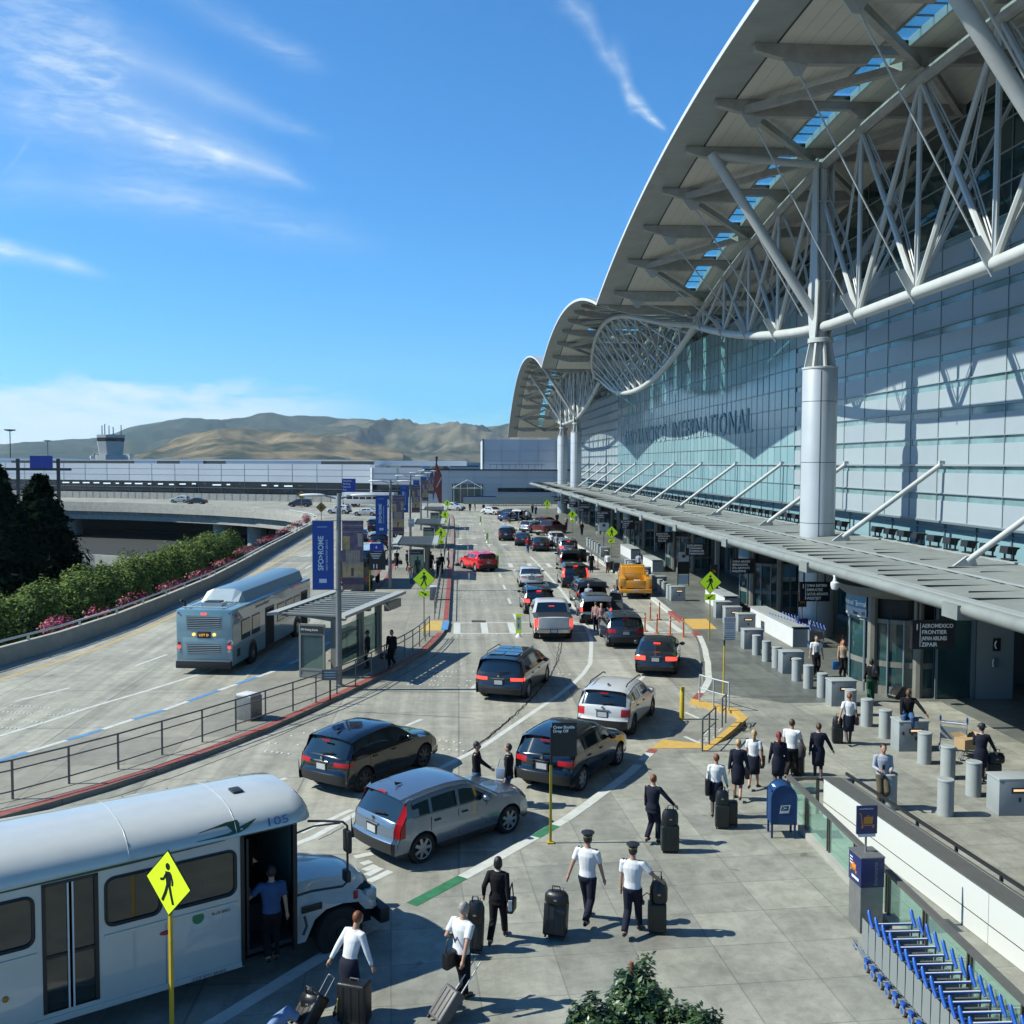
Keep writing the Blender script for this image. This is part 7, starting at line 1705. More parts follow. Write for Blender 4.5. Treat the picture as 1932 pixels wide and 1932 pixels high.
# shelters
m_shl=M('shelter_metal',(.30,.31,.28),.5,.2,nz=.08,ns=2); m_shd=M('shelter_slat',(.12,.135,.135),.5,.3); m_shp=M('shelter_pale',(.44,.46,.43),.5)
def shelter(x,y,rz,lab,L_=6.7,sign='SFO Parking Shuttle'):
    t=thing('bus_shelter',lab,'bus shelter',(x,y,.15),rz,'slatted metal shelters on the island'); W_=3.6; z=2.62
    b=MB().use(m_shp)
    for s_ in (-1,1): b.add([(s_*W_/2,-.35,z+.02),(s_*(W_/2-.42),-.1,z+.02),(s_*(W_/2-.42),L_+.1,z+.14),(s_*W_/2,L_+.3,z+.14),(s_*W_/2,-.35,z+.14),(s_*(W_/2-.42),-.1,z+.16),(s_*(W_/2-.42),L_+.1,z+.28),(s_*W_/2,L_+.3,z+.28)],[(4,5,6,7),(3,2,1,0),(0,1,5,4),(1,2,6,5),(2,3,7,6),(3,0,4,7)])
    b.build('roof_edge',None,t)
    b=MB().use(m_shl)
    for i in range(13): yy=.15+(L_-.3)*i/12; b.box((0,yy,z+.08+.12*i/12),(W_-.8,.16,.045))
    b.use(m_shd).box((0,L_/2,z-.02),(W_-.85,L_-.2,.02)); 
    b.build('roof_slats',None,t)
    for yy in (.6,3.4,5.6):
        b=MB().use(m_shl); b.box((.9,yy,z-.10),(1.0,.2,.22)); b.add([(-W_/2+.3,yy-.08,z),(.9,yy-.08,z-.28),(.9,yy+.08,z-.28),(-W_/2+.3,yy+.08,z),(-W_/2+.3,yy-.08,z+.05),(.9,yy-.08,z+.05),(.9,yy+.08,z+.05),(-W_/2+.3,yy+.08,z+.05)],[(0,1,5,4),(1,2,6,5),(2,3,7,6),(3,0,4,7),(3,2,1,0),(4,5,6,7)]); b.build('roof_bracket',None,t)
    for yy in (.6,3.4,5.6): MB().use(m_shl).box((.9,yy,z/2-.05),(.30,.2,z-.1)).build('post',None,t)
    MB().use(m_shl).box((W_/2-.2,L_-1.0,z-.22),(.22,1.7,.4)).build('end_box',None,t)
    # end panel with sign box
    fr=MB().use(m_shl); 
    for xx in (-.42,.68): fr.box((xx,.0,1.15),(.08,.1,2.3))
    for zz in (.06,.36,1.88,2.27): fr.box((.13,0,zz),(1.1,.1,.08))
    fr.box((.13,0,.2),(1.02,.06,.3)); pn=fr.build('end_panel',None,t)
    MB().use(m_sgl).box((.13,0,1.12),(1.02,.02,1.46)).build('glass',None,pn); sb=MB().use(m_dsteel).box((.13,-.0,2.07),(1.06,.14,.3)).build('sign_box',None,pn); text(sign,.115,m_ltr,sb,TM((-.36,-.075,2.03),(1,0,0),(0,0,1)),'lettering',.001,font_scale_x=.85)
    for (ya,yb) in ((.8,3.2),(3.6,5.4)): MB().use(m_sgl).box((.9,(ya+yb)/2,1.2),(.02,yb-ya,1.7)).build('side_glass',None,t)
    bn=MB().use(m_gtr); bn.box((.45,3.0,.48),(.4,3.4,.06)); bn.box((.62,3.0,.75),(.05,3.4,.25)); bn.box((.45,1.6,.24),(.08,.08,.45)); bn.box((.45,4.4,.24),(.08,.08,.45)); bn.build('bench',None,t)
    return t
sh1=shelter(-6.35,42.0,-R(17),'near slatted shelter with a Parking Shuttle sign beside the blue bus')
for (x,y,lb) in ((-3.5,78.4,'second shelter, beyond the nearest crosswalk'),(-3.35,105.3,'third shelter along the island'),(-3.5,136.8,'farthest shelter, a small grey roof')): dup(sh1,(x,y,.15),0,lb)
# bollards and lit barrier boxes
def bollard(x,y,lab):
    t=thing('security_bollard',lab,'bollard',(x,y,.15),0,'grey cylindrical bollards'); MB().use(m_bol).lathe((0,0,0),[(.205,0),(.205,.90)],28).build('post',None,t,auto=40); MB().use(m_bol).lathe((0,0,0),[(.212,.905),(.215,.94),(.20,.955),(0,.96)],28).build('cap',None,t,auto=40); return t
def bbox(x,y,lab):
    t=thing('barrier_box',lab,'security barrier',(x,y,.15),0,'grey box barriers with a lit slot'); bevel(MB().use(m_box).box((0,0,.46),(.96,.62,.92)).build('box_body',None,t),.012); bevel(MB().use(m_bol).box((0,0,.95),(1.0,.66,.06)).build('top_plate',None,t),.012)
    bz=MB().use(m_dsteel).box((.08,-.312,.66),(.46,.01,.15)).build('slot_plate',None,t); MB().use(m_slot).box((.08,-.320,.67),(.36,.012,.055)).build('slot_light',None,bz); MB().use(m_dsteel).box((.08,-.315,.42),(.07,.008,.12)).build('lock_plate',None,t); return t
ord_=['first','second','third','fourth','fifth','sixth','seventh','eighth','ninth','tenth','eleventh','twelfth','thirteenth','fourteenth','fifteenth','sixteenth','seventeenth','eighteenth','nineteenth','twentieth','twenty-first','twenty-second','twenty-third','twenty-fourth']
B0=bollard(14.25,26.2,'grey bollard, first of the long line counted from the camera'); by=[27.7,29.15,31.95,33.45,34.9,37.7,39.25,40.65,43.3,44.75,46.3,66.1,67.6,69.1,72.0,73.4,74.9,79.0,80.4,81.7,100.2,102.1,104.1,106.1,108.2]
for i,y in enumerate(by): dup(B0,(14.28,y,.15),0,'grey bollard, %s of the long line counted from the camera'%(ord_[i+1] if i+1<24 else 'one of the last far ones' if i+1==24 else 'very last far one'))
dup(B0,(12.72,24.75,.15),0,'grey bollard standing forward of the line, left of the nearest lit box'); dup(B0,(11.45,25.3,.15),0,'grey bollard just behind the long parapet wall')
X0=bbox(14.5,24.9,'grey barrier box with a lit slot, nearest, cut by the photo edge'); X0.location.x=14.55
bxs=[(14.5,30.65,'under the seated man'),(14.55,36.5,'behind the woman in a white blouse'),(14.58,42.25,'in front of the walking man with straps'),(14.55,47.95,'beside the long white planter wall'),(14.6,65.0,'first of the far group'),(14.6,70.9,'second of the far group'),(14.7,77.3,'third of the far group'),(14.6,83.0,'last of the far group'),(14.3,95.8,'standing alone before the far bollards')]
for (x,y,lb) in bxs: dup(X0,(x,y,.15),0,'grey barrier box with a lit slot, %s'%lb)
for (y,lb) in ((53.0,'nearest of three boxes at the end of the planter wall'),(55.6,'middle of three boxes past the planter wall'),(57.7,'farthest of three boxes past the planter wall')): dup(X0,(15.7,y,.15),0,'grey barrier box, %s'%lb)
# long pale stair parapets under the canopy
def pwall(x,y0,y1,lab):
    t=thing('stair_parapet',lab,'parapet wall',(x,y0,.15)); MB().use(m_wht).box((-.06,(y1-y0)/2,.5),(.04,y1-y0,.98)).build('panel',None,t); MB().use(m_bol).box((.42,(y1-y0)/2,.45),(.9,y1-y0-.02,.9)).build('wall',None,t); MB().use(m_bol).box((.35,(y1-y0)/2,1.01),(.95,y1-y0,.06)).build('coping',None,t)
pwall(16.75,48.1,55.3,'long white-faced stair parapet behind the near bollards'); pwall(16.4,59.5,64.3,'white-faced stair parapet behind the right-hand near crossing sign'); pwall(16.4,82.2,86.5,'far short white stair parapet'); pwall(16.45,93,99,'farthest white stair parapet')
# notice boards
t=thing('notice_board','tall pale notice board with dark panels under the canopy','notice board',(16.8,72.8,.15))
b=MB().use(m_sblack); b.box((-.42,0,1.3),(.05,.06,2.7)); b.box((.42,0,1.3),(.05,.06,2.7)); b.box((0,0,1.35),(.8,.03,.9)); b.build('frame',None,t); MB().use(m_wht).box((0,-.02,2.2),(.8,.04,.7)).build('white_panel',None,t); MB().use(m_bant).box((0,-.0,.5),(.78,.02,.7)).build('lower_panel',None,t); MB().use(m_sblack).box((0,-.045,2.25),(.25,.01,.22)).build('emblem',None,t)
t=thing('notice_board','pale notice board with small text far down the canopy','notice board',(15.8,98,.15)); q=onY('s3',690,565,98); MB().use(m_steel).box((0,0,1.2),(.08,.08,2.4)).build('post',None,t); MB().use(m_wht).box((0,-.05,q.z-.15),(1.0,.05,.8)).build('white_panel',None,t); MB().use(m_sblack).box((0,-.09,q.z),(.3,.01,.25)).build('emblem',None,t); t.location.x=q.x
# mailbox
m_mail=M('mailbox_blue_matt',(.010,.055,.17),.5,spec=.3)
t=thing('mailbox','dark blue round-topped mailbox on four legs by the glass parapet','mailbox',(7.96,23.55,.15),-R(6)); t.scale=(.92,.92,1)
pr=[(-.33,.34)]+[(-.33*math.cos(PI*i/14),.98+.33*math.sin(PI*i/14)) for i in range(15)]+[(.33,.34)]
n=len(pr); b=MB().use(m_mail); b.add([(x,-.26,z) for x,z in pr]+[(x,.26,z) for x,z in pr],[tuple(range(n)),tuple(reversed(range(n,2*n)))]+[(n+i,n+(i+1)%n,(i+1)%n,i) for i in range(n)]); bo=b.build('body',None,t,auto=35)
b=MB().use(m_mail); 
for yy in (-.265,.265):
    pts=[(x*1.02,z*1.0+.005) for x,z in pr]; b.tube([(x,yy,z) for x,z in pts],.014,5)
b.build('rim',None,t,auto=60)
for sx in (-1,1):
    for sy in (-1,1): MB().use(m_mail).box((sx*.30,sy*.235,.19),(.05,.05,.38)).build('leg',None,t)
b=MB().use(m_mail).box((-.26,0,1.16),(.16,.44,.03)); b.build('hood',None,t); MB().use(m_bant).box((-.2,-.02,1.24),(.12,.24,.01)).build('label_strip',None,t)
em=MB().use(m_wht).add([(-.12,-.268,.62),(.13,-.268,.64),(.17,-.268,.84),(-.08,-.268,.82)],[(0,1,2,3)]).build('emblem_plate',None,t); MB().use(m_mail).add([(-.085,-.272,.69),(.11,-.272,.70),(.135,-.272,.815),(-.055,-.272,.80)],[(0,1,2,3)]).build('emblem',None,em); MB().use(m_wht).add([(-.07,-.275,.715),(.09,-.275,.76),(-.05,-.275,.785),(.02,-.275,.755)],[(0,1,3),(1,2,3)]).build('eagle_mark',None,em)
# glass parapet and white ramp wall, bottom right
gp=thing('glass_parapet','green glass balustrade with steel posts and a dark handrail, bottom right','balustrade',(8.6,18,.15))
m_post=M('bronze_steel',(.16,.15,.125),.4,.5); m_cap=M('cap_metal',(.17,.175,.165),.5,.3,nz=.1,ns=3)
ys_=[24.9,23.55,22.1,20.55,18.95,17.35,15.75,14.15,12.55,10.9]
for a,c in zip(ys_[:-1],ys_[1:]): MB().use(m_gglass).box((8.6,(a+c)/2,.68),(.02,abs(a-c)-.18,.78)).build('glass_pane',None,gp,world=True)
for y in ys_: 
    b=MB().use(m_post); b.box((8.6,y-.05,.62),(.07,.04,1.0)); b.box((8.6,y+.05,.62),(.07,.04,1.0)); b.build('post',None,gp,world=True)
MB().use(m_cap).box((8.6,17.9,1.15),(.13,14.1,.07)).build('handrail',None,gp,world=True); MB().use(m_conc).box((8.6,17.9,.22),(.26,14.1,.15)).build('base_kerb',None,gp,world=True)
b=MB().use(m_post); b.box((9.0,24.95,1.1),(.8,.07,.07)); b.box((9.0,24.95,.7),(.8,.03,.04)); b.box((9.38,24.95,.62),(.07,.07,.95)); b.build('end_frame',None,gp,world=True); MB().use(m_gglass).box((9.0,24.95,.62),(.66,.02,.7)).build('glass_pane',None,gp,world=True)
rw=thing('ramp_wall','long bright white ramp wall with a dark sloping cap and outer rail','wall',(9.6,18,.15))
A_=Vector((9.46,24.75,0)); B_=Vector((10.62,12.0,0)); d=(B_-A_).normalized(); n=Vector((-d.y,d.x,0)); n=n if n.x>0 else -n
m_wpan=M('white_panel_bright',(.74,.76,.74),.4)
k=0; L_=(B_-A_).length; s=0
for seg in (6.9,L_-6.9):
    a=A_+d*(s+.006); c=A_+d*(s+seg-.006); MB().use(m_wpan).add([a+Vector((0,0,.16)),c+Vector((0,0,.16)),c+Vector((0,0,1.16)),a+Vector((0,0,1.16)),a+n*.5+Vector((0,0,.16)),c+n*.5+Vector((0,0,.16)),c+n*.5+Vector((0,0,1.16)),a+n*.5+Vector((0,0,1.16))],[(0,1,2,3),(7,6,5,4),(1,5,6,2),(4,0,3,7)]).build('white_panel',None,rw,world=True); s+=seg
MB().use(m_dsteel).beam(A_-n*.004+Vector((0,0,.55)),B_-n*.004+Vector((0,0,.55)),.012,.012).build('panel_joint',None,rw,world=True)
MB().use(m_cap).add([A_-n*.03+Vector((0,0,1.17)),B_-n*.03+Vector((0,0,1.17)),B_+n*.58+Vector((0,0,1.12)),A_+n*.58+Vector((0,0,1.12)),A_-n*.03+Vector((0,0,1.20)),B_-n*.03+Vector((0,0,1.20)),B_+n*.58+Vector((0,0,1.15)),A_+n*.58+Vector((0,0,1.15))],[(4,5,6,7),(3,2,1,0),(0,1,5,4),(1,2,6,5),(2,3,7,6),(3,0,4,7)]).build('cap',None,rw,world=True)
MB().use(m_dsteel).beam(A_+n*.62+Vector((0,0,1.26)),B_+n*.62+Vector((0,0,1.26)),.05,.07).build('outer_rail',None,rw,world=True)
for i in range(9): p=A_+d*(.4+1.5*i)+n*.6; MB().use(m_dsteel).box((p.x,p.y,1.19),(.06,.05,.12)).build('rail_bracket',None,rw,world=True)
# cart rental machine
m_navy2=M('machine_navy',(.012,.02,.12),.4); m_or=M('cart_orange',(.75,.27,.02),.5)
def cart_icon(b,x0,z0,s,y,mt,xz=None):
    f_=xz or (lambda u,v:Vector((x0+u*s,y,z0+v*s)))
    b.use(mt)
    for q in (((.28,.22),(.82,.22),(.86,.62),(.30,.62)),((.05,.80),(.0,.86),(.10,.86),(.14,.80)),((.08,.82),(.14,.80),(.24,.14),(.18,.14)),((.18,.10),(.95,.10),(.95,.16),(.18,.16)),((.46,.64),(.64,.64),(.64,.70),(.46,.70))): b.add([f_(u,v) for u,v in q],[(0,1,2,3)])
    for (cx,cz) in ((.2,.02),(.86,.03)): b.add([f_(cx+.075*math.cos(k*PI/5),cz+.075*math.sin(k*PI/5)) for k in range(10)],[tuple(range(10))])
t=thing('cart_machine','steel luggage cart machine with a dark blue sign box, in front of the glass balustrade','vending machine',(8.05,18.55,.15),R(3))
MB().use(m_steel).box((0,.15,.45),(.46,.5,.9)).build('cabinet',None,t); MB().use(m_steel).box((.0,.15,1.5),(.50,.56,.02)).build('top_plate',None,t)
sb=bevel(MB().use(m_navy2).box((0,.15,1.2),(.48,.54,.58)).build('sign_box',None,t),.01) or t.children[-1]
sb=[o for o in t.children if o.name.startswith('sign_box')][0]
text('Smartecarte',.105,M('machine_text_grey',(.35,.37,.42),.5),sb,TM((.09,-.126,.95),(0,0,1),(-1,0,0)),'lettering',.001,font_scale_x=.9)
b=MB(); cart_icon(b,0,0,1,0,m_or,lambda u,v:Vector((-.243,.22-(u-.5)*.34,1.12+v*.26))); b.build('cart_symbol',None,sb); b=MB().use(m_bant)
for q in range(3): b.box((-.243,.30,1.38-.06*q),(.004,.12,.02))
b.box((-.243,.12,1.02),(.004,.3,.05)); b.build('small_print',None,sb)
MB().use(m_steel).tube([(0,.2,1.5),(0,.2,1.9)],.022,8).build('pole',None,t); bd=MB().use(m_navy2).box((.0,.18,2.15),(.42,.04,.56)).build('top_sign',None,t); b=MB(); cart_icon(b,-.17,2.0,.34,.158,m_or); b.build('cart_symbol',None,bd); text('smartecarte',.06,m_bant,bd,TM((-.17,.157,2.36),(1,0,0),(0,0,1)),'lettering',.001); MB().use(m_wht).box((0,.18,1.84),(.36,.04,.06)).build('sign_foot',None,t)
# nested carts
m_cb=M('cart_blue',(.012,.11,.50),.35); m_cs=M('cart_steel',(.40,.43,.45),.35,.5); m_cp=M('cart_side_panel',(.30,.34,.35),.4,.2)
def cart(lab,loc,rz=0,group='nested luggage carts beside the glass balustrade'):
    t=thing('luggage_cart',lab,'luggage cart',loc,rz,group)
    b=MB().use(m_cs); 
    for s_ in (-1,1): b.tube([(s_*.38,.28,.16),(s_*.38,.0,.30),(s_*.38,-.05,.98)],.017,6); b.tube([(s_*.38,.28,.16),(s_*.30,.95,.15)],.017,6)
    b.tube([(-.38,-.04,.90),(.38,-.04,.90)],.017,6)
    b.build('frame',None,t,auto=60)
    b=MB().use(m_cs)
    for i in range(6): b.tube([(-.32+.128*i,.25,.17),(-.26+.104*i,.92,.16)],.008,4)
    for i in range(5): b.tube([(-.36,.0,.35+.11*i),(.36,.0,.35+.11*i)],.007,4)
    b.build('wire_tray',None,t)
    MB().use(m_cb).tube([(-.36,-.10,.94),(.36,-.10,.94)],.012,6).build('brake_bar',None,t); MB().use(m_wht).tube([(-.37,-.05,.92),(.37,-.05,.92)],.02,8).build('handle_bar',None,t)
    for s_ in (-1,1): MB().use(m_cb).tube([(s_*.39,-.16,.90),(s_*.39,-.04,1.02),(s_*.39,.02,1.12),(s_*.39,.03,1.15)],[.026,.034,.032,.018],8).build('grip',None,t,auto=60)
    MB().use(m_cp).box((-.40,.13,.62),(.008,.26,.56)).build('side_panel',None,t); MB().use(m_cp).box((.0,.01,.60),(.74,.008,.40)).build('back_panel',None,t)
    for (x,y) in ((-.40,.05),(.40,.05),(-.26,.9),(.26,.9)):
        w_=MB().use(m_cs).lathe((0,0,0),[(.055,-.022),(.085,-.022),(.09,0),(.085,.022),(.055,.022)],14,'x').build('wheel',None,t,auto=40); w_.location=(x,y,.09); MB().use(m_cb).lathe((0,0,0),[(0,-.026),(.05,-.024),(.05,.024),(0,.026)],12,'x').build('hub',None,w_); 
        if y<.5: o=MB().use(m_cb).box((0,0,.11),(.05,.13,.07)).build('fender',None,w_)
    return t
c0=cart('luggage cart at the head of the nested row, next to the cart machine',(7.75,16.95,.15))
for i in range(1,22): dup(c0,(7.75+.004*i,16.95-.285*i,.15),0,'blue-handled luggage cart, %s in the nested row counted from the machine'%(ord_[i] if i<24 else 'last'))
# the seated man's loose cart, the far cart rows
dup(c0,(15.75,30.25,.15),R(150),'loose luggage cart loaded with a cardboard box beside the seated man','luggage carts in use')
for i in range(14): dup(c0,(17.2+.05*i,52.3-.33*i*1.0+.0,.15),R(8),'blue-handled cart in the shaded row under the canopy, %s from its far end'%ord_[i],'shaded row of luggage carts behind the stair parapet')
for i in range(24): dup(c0,(7.0+.55*i,214,0.02),R(90),'distant luggage cart in the long row at the far terminal, %s from the left'%ord_[i],'distant row of luggage carts')
b=MB().use(M('shelter_clear',(.35,.45,.45),.2)).prism([(8,212.5),(20,212.5),(20,212.8),(8,212.8)],2.0,2.2); 
for i in range(7): b.box((8+2*i,212.6,1.0),(.1,.1,2))
b.box((14,224,.0+.8),(26,.3,1.6)); b.mats.append(m_bsgn); b.m[-1-0:]=b.m[-1:]
cs=thing('cart_shelter','low arched shelter over the distant luggage carts','cart shelter',(14,213,0)); b.build('shelter_frame',None,cs,world=True)
t=thing('blue_hoarding','blue hoarding strip along the foot of the far terminal','hoarding',(14,225,0)); MB().use(m_bsgn).box((0,0,.9),(26,.3,1.8)).build('panel',None,t)
# second machine under canopy with cones
t=thing('cart_machine','dark cart machine with an orange symbol beside the shaded cart row','vending machine',(17.5,49.2,.15)); MB().use(m_navy2).box((0,0,.65),(.5,.45,1.3)).build('cabinet',None,t); bd=MB().use(m_sblack).box((0,0,2.25),(.45,.06,.75)).build('top_sign',None,t); b=MB(); cart_icon(b,-.16,2.05,.32,-.035,m_or); b.build('cart_symbol',None,bd); MB().use(m_steel).box((0,0,1.6),(.05,.05,.7)).build('pole',None,t)
t=thing('cart_machine','second dark cart machine with an orange symbol, near the FIJI sign','vending machine',(16.6,63.2,.15)); MB().use(m_sblack).box((0,0,.6),(.5,.4,1.2)).build('cabinet',None,t); bd=MB().use(m_sblack).box((0,0,2.2),(.45,.06,.8)).build('top_sign',None,t); b=MB(); cart_icon(b,-.16,2.05,.32,-.035,m_or); b.build('cart_symbol',None,bd); MB().use(m_steel).box((0,0,1.5),(.05,.05,.7)).build('pole',None,t)
def cone(x,y,lab):
    t=thing('traffic_cone',lab,'traffic cone',(x,y,.15)); MB().use(m_orange).lathe((0,0,0),[(.15,.03),(.03,.68),(.0,.7)],14).build('cone_body',None,t,auto=40); MB().use(m_orange).box((0,0,.015),(.38,.38,.03)).build('base',None,t)
cone(19.1,47.8,'orange cone at the foot of the near roof column')
for i,(x,y) in enumerate(((13.1,158),(12.9,153),(13.4,150))): cone(x,y,'distant orange cone at the kerb end, %s'%('left one','middle one','right one')[i])
# camera dome hanging from the canopy corner
t=thing('security_camera','white dome camera hanging under the canopy edge','camera',(14.2,36.4,4.55)); MB().use(m_wht).lathe((0,0,0),[(.0,.0),(.12,.04),(.16,.16),(.16,.28),(.08,.34),(.05,.5)],16).build('dome',None,t,auto=40); MB().use(m_wht).box((0,0,.6),(.08,.2,.2)).build('bracket',None,t)
# bush at the bottom
m_bl=[M('bush_leaf_%d'%i,c_,.4,spec=.5) for i,c_ in enumerate(((.030,.070,.022),(.050,.105,.032),(.018,.042,.018),(.085,.15,.055)))]
t=thing('shrub','dense dark green glossy shrub at the bottom edge of the photo','shrub',(2.42,12.6,.15))
b=MB()
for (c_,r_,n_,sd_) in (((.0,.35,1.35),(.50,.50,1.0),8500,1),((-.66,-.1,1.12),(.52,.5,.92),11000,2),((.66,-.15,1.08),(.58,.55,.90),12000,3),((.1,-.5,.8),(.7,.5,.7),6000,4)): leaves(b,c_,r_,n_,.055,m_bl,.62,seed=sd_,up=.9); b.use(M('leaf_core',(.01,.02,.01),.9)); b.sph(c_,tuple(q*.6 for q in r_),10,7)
b.build('foliage',None,t); MB().use(m_bark).tube([(0,0,0),(0,.1,1.2)],[.08,.04],6).build('stem',None,t); MB().use(M('planter_rust',(.3,.08,.03),.7)).cyl((-.08,.35,2.32),.025,.16,8).build('pruned_twig',None,t)
# manhole frame on the pavement, small litter
b=MB().use(m_crack)
P4=[g('r6',1440,705,.158),g('r6',1530,708,.158),g('r6',1540,675,.158),g('r6',1462,672,.158)]
for a,c in zip(P4,P4[1:]+P4[:1]): b.beam(a,c,.05,.004)
struct(b,'road_marking')
# ---------------- people and luggage ----------------
m_skin=[M('skin_%d'%i,c_,.55,spec=.3) for i,c_ in enumerate(((.52,.30,.21),(.40,.22,.14),(.14,.07,.045)))]
CL={k:M('cloth_'+k,c_,.85,nz=.10,ns=7,bump=.35,bs=9,spec=.2) for k,c_ in dict(white=(.80,.82,.84),navy=(.014,.017,.035),black=(.010,.010,.013),blue=(.05,.10,.22),pale=(.42,.46,.55),tan=(.45,.36,.26),khaki=(.12,.10,.065),green=(.02,.10,.055),red=(.40,.03,.04),jeans=(.06,.13,.28),grey=(.14,.15,.17),pink=(.50,.30,.28),brown=(.10,.055,.03)).items()}
HR={k:M('hair_'+k,c_,.6,nz=.3,ns=30) for k,c_ in dict(red=(.22,.06,.02),crimson=(.20,.01,.015),blond=(.48,.33,.16),dark=(.012,.009,.008),grey=(.32,.30,.27),brown=(.07,.035,.018),white=(.6,.6,.58)).items()}
m_shoe=M('shoe_black',(.010,.010,.011),.3); m_capv=M('cap_navy',(.010,.012,.024),.6)
def ell(b,secs,n=16):
    # secs: (x,y,z,rx,ry)
    vs=[];fs=[]
    for (x,y,z,rx,ry) in secs:
        for j in range(n): a=2*PI*j/n; vs.append((x+rx*math.cos(a),y+ry*math.sin(a),z))
    k=len(secs)
    for i in range(k-1):
        for j in range(n): fs.append((i*n+j,i*n+(j+1)%n,(i+1)*n+(j+1)%n,(i+1)*n+j))
    fs+=[tuple(reversed(range(n))),tuple((k-1)*n+j for j in range(n))]; b.add(vs,fs)
def remesh(b,name,mat,par,vox,extra=None,sm=2):
    o=b.build(name+'_tmp',mat); md=o.modifiers.new('r','REMESH'); md.mode='VOXEL'; md.voxel_size=vox; md.adaptivity=0
    s=o.modifiers.new('s','SMOOTH'); s.iterations=sm; s.factor=.5
    C.objects.unlink(o); o.parent=None; me=evaluated_mesh(o); bpy.data.objects.remove(o)
    if extra:
        bm=bmesh.new(); bm.from_mesh(me); vv=[bm.verts.new(v) for v in extra.v]
        for f in extra.f:
            try: bm.faces.new([vv[i] for i in f])
            except Exception: pass
        bm.to_mesh(me); bm.free()
    me.materials.clear(); me.materials.append(mat); me.name=name
    me.polygons.foreach_set('use_smooth',[True]*len(me.polygons))
    ob=bpy.data.objects.new(name,me); C.objects.link(ob); ob.parent=par; return ob
def ik(a,c,l1,l2,bend):
    a=Vector(a); c=Vector(c); d=c-a; L=min(d.length,(l1+l2)*.999); d.normalize(); c=a+d*L
    k=(l1*l1-l2*l2+L*L)/(2*L); h=math.sqrt(max(0,l1*l1-k*k)); bn=Vector(bend); bn=(bn-d*bn.dot(d)).normalized(); return a+d*k+bn*h, c
def person(label,P,head,h=1.72,top='white',bottom='trousers',bcol='navy',hair='brown',hstyle='short',hat=None,sleeve='long',stride=0.0,hl=None,hr=None,lean=0.0,skin=0,woman=False,z0=.15,vox=None,sit=False,hyaw=0,group=None,tights=False,bag=None,extra_lab=None,bun=False,straps=False,apron=False):
    dist=math.hypot(P[0],P[1]); vox=vox or (.013 if dist<34 else (.018 if dist<60 else .026))
    s=h/1.75; sw=.185 if woman else .205; hipw=.17 if woman else .155
    F=lambda x,y,z:Vector((x,y,z))
    zp=.93; oy=0
    ln=lambda z:(max(0,z-.95))*lean
    # legs
    A=[];K=[]
    for sd in (-1,1):
        hip=F(sd*.085,0,zp-.02)
        if sit: kn=F(sd*.13,.42,zp-.03); an=F(sd*.13,.46 if sd>0 else .36,zp-.45)
        else:
            ft=sd*stride; lift=.09*(1 if ft<0 else 0)*(abs(stride)>.05)
            an=F(sd*.085,ft*.42-.02,.085+lift); kn,an=ik(hip,an,.43,.42,(0,1,0))
        K.append((hip,kn,an))
    # arms
    HA=[]
    for sd,tg in ((-1,hl),(1,hr)):
        sh=F(sd*(sw-.02),ln(1.42),1.41); t_=F(*tg) if tg else F(sd*(sw+.07),.04-sd*stride*.22,.80)
        el,ha=ik(sh,t_,.29,.26,(sd*.35,-1,-.1)); HA.append((sh,el,ha))
    torso=[(0,0,.86,hipw*.95,.105),(0,0,.93,hipw,.115),(0,ln(1.06),1.06,.125 if woman else .14,.095),(0,ln(1.2),1.20,.145 if woman else .16,.108),(0,ln(1.33),1.33,.16 if woman else .185,.115),(0,ln(1.42),1.42,.15 if woman else .175,.085),(0,ln(1.47),1.47,.07,.062)]
    hc=F(0,ln(1.64)+.02,1.635)
    b=MB(); ell(b,torso); b.tube([F(0,ln(1.45),1.44),F(0,ln(1.56)+.01,1.57)],[.058,.052],10)
    b.sph(hc,(.076,.095,.112),14,10); b.sph(hc+F(0,.035,-.05),(.055,.058,.060),10,7)
    ca,sa=math.cos(R(-hyaw)),math.sin(R(-hyaw)); ro=lambda x,y,z:hc+F(x*ca-y*sa,x*sa+y*ca,z)
    b.sph(ro(0,.102,-.018),(.014,.020,.024),6,4); b.sph(ro(0,.088,.022),(.055,.012,.012),6,4); b.sph(ro(0,.088,-.062),(.026,.012,.009),6,4)
    for sd in (-1,1): b.sph(ro(sd*.079,-.005,-.01),(.012,.022,.032),6,4)
    for (hip,kn,an) in K: b.tube([hip+F(0,0,.03),kn,an],[.085,.056,.040],10); b.tube([an+F(0,-.03,-.02),an+F(0,.10,-.055),an+F(0,.17,-.06)],[.04,.036,.026],8)
    ex=MB()
    for (sh,el,ha),sd in zip(HA,(-1,1)):
        b.tube([sh+F(-sd*.03,0,.01),sh,el,ha],[.055,.052,.040,.027],10)
        d=(ha-el).normalized(); pc=ha+d*.05; b.tube([ha,pc,pc+d*.035],[.026,.038,.030],8)
        sd_=d.orthogonal().normalized() if abs(d.x)>.9 else (Vector((1,0,0))-d*d.x).normalized(); nn=d.cross(sd_)
        for q,(o_,l_) in enumerate(((-.028,.062),(-.010,.075),(.009,.070),(.026,.055))):
            r0=pc+d*.02+nn*o_; ex.tube([r0,r0+d*l_*.55,r0+d*l_*.85+sd_*(-sd)*.022],[.0095,.0085,.0065],6)
        r0=pc-d*.02-nn*.03; ex.tube([r0,r0+d*.03-nn*.028,r0+d*.06-nn*.026],[.011,.010,.008],6)
    t=remesh(b,'person',m_skin[skin],None,vox,ex)
    t.location=(P[0],P[1],z0); t.rotation_euler=(0,0,-R(head)); t.scale=(s,s,s); tag(t,label,'person',group)
    # eyes
    e=MB().use(m_shoe); 
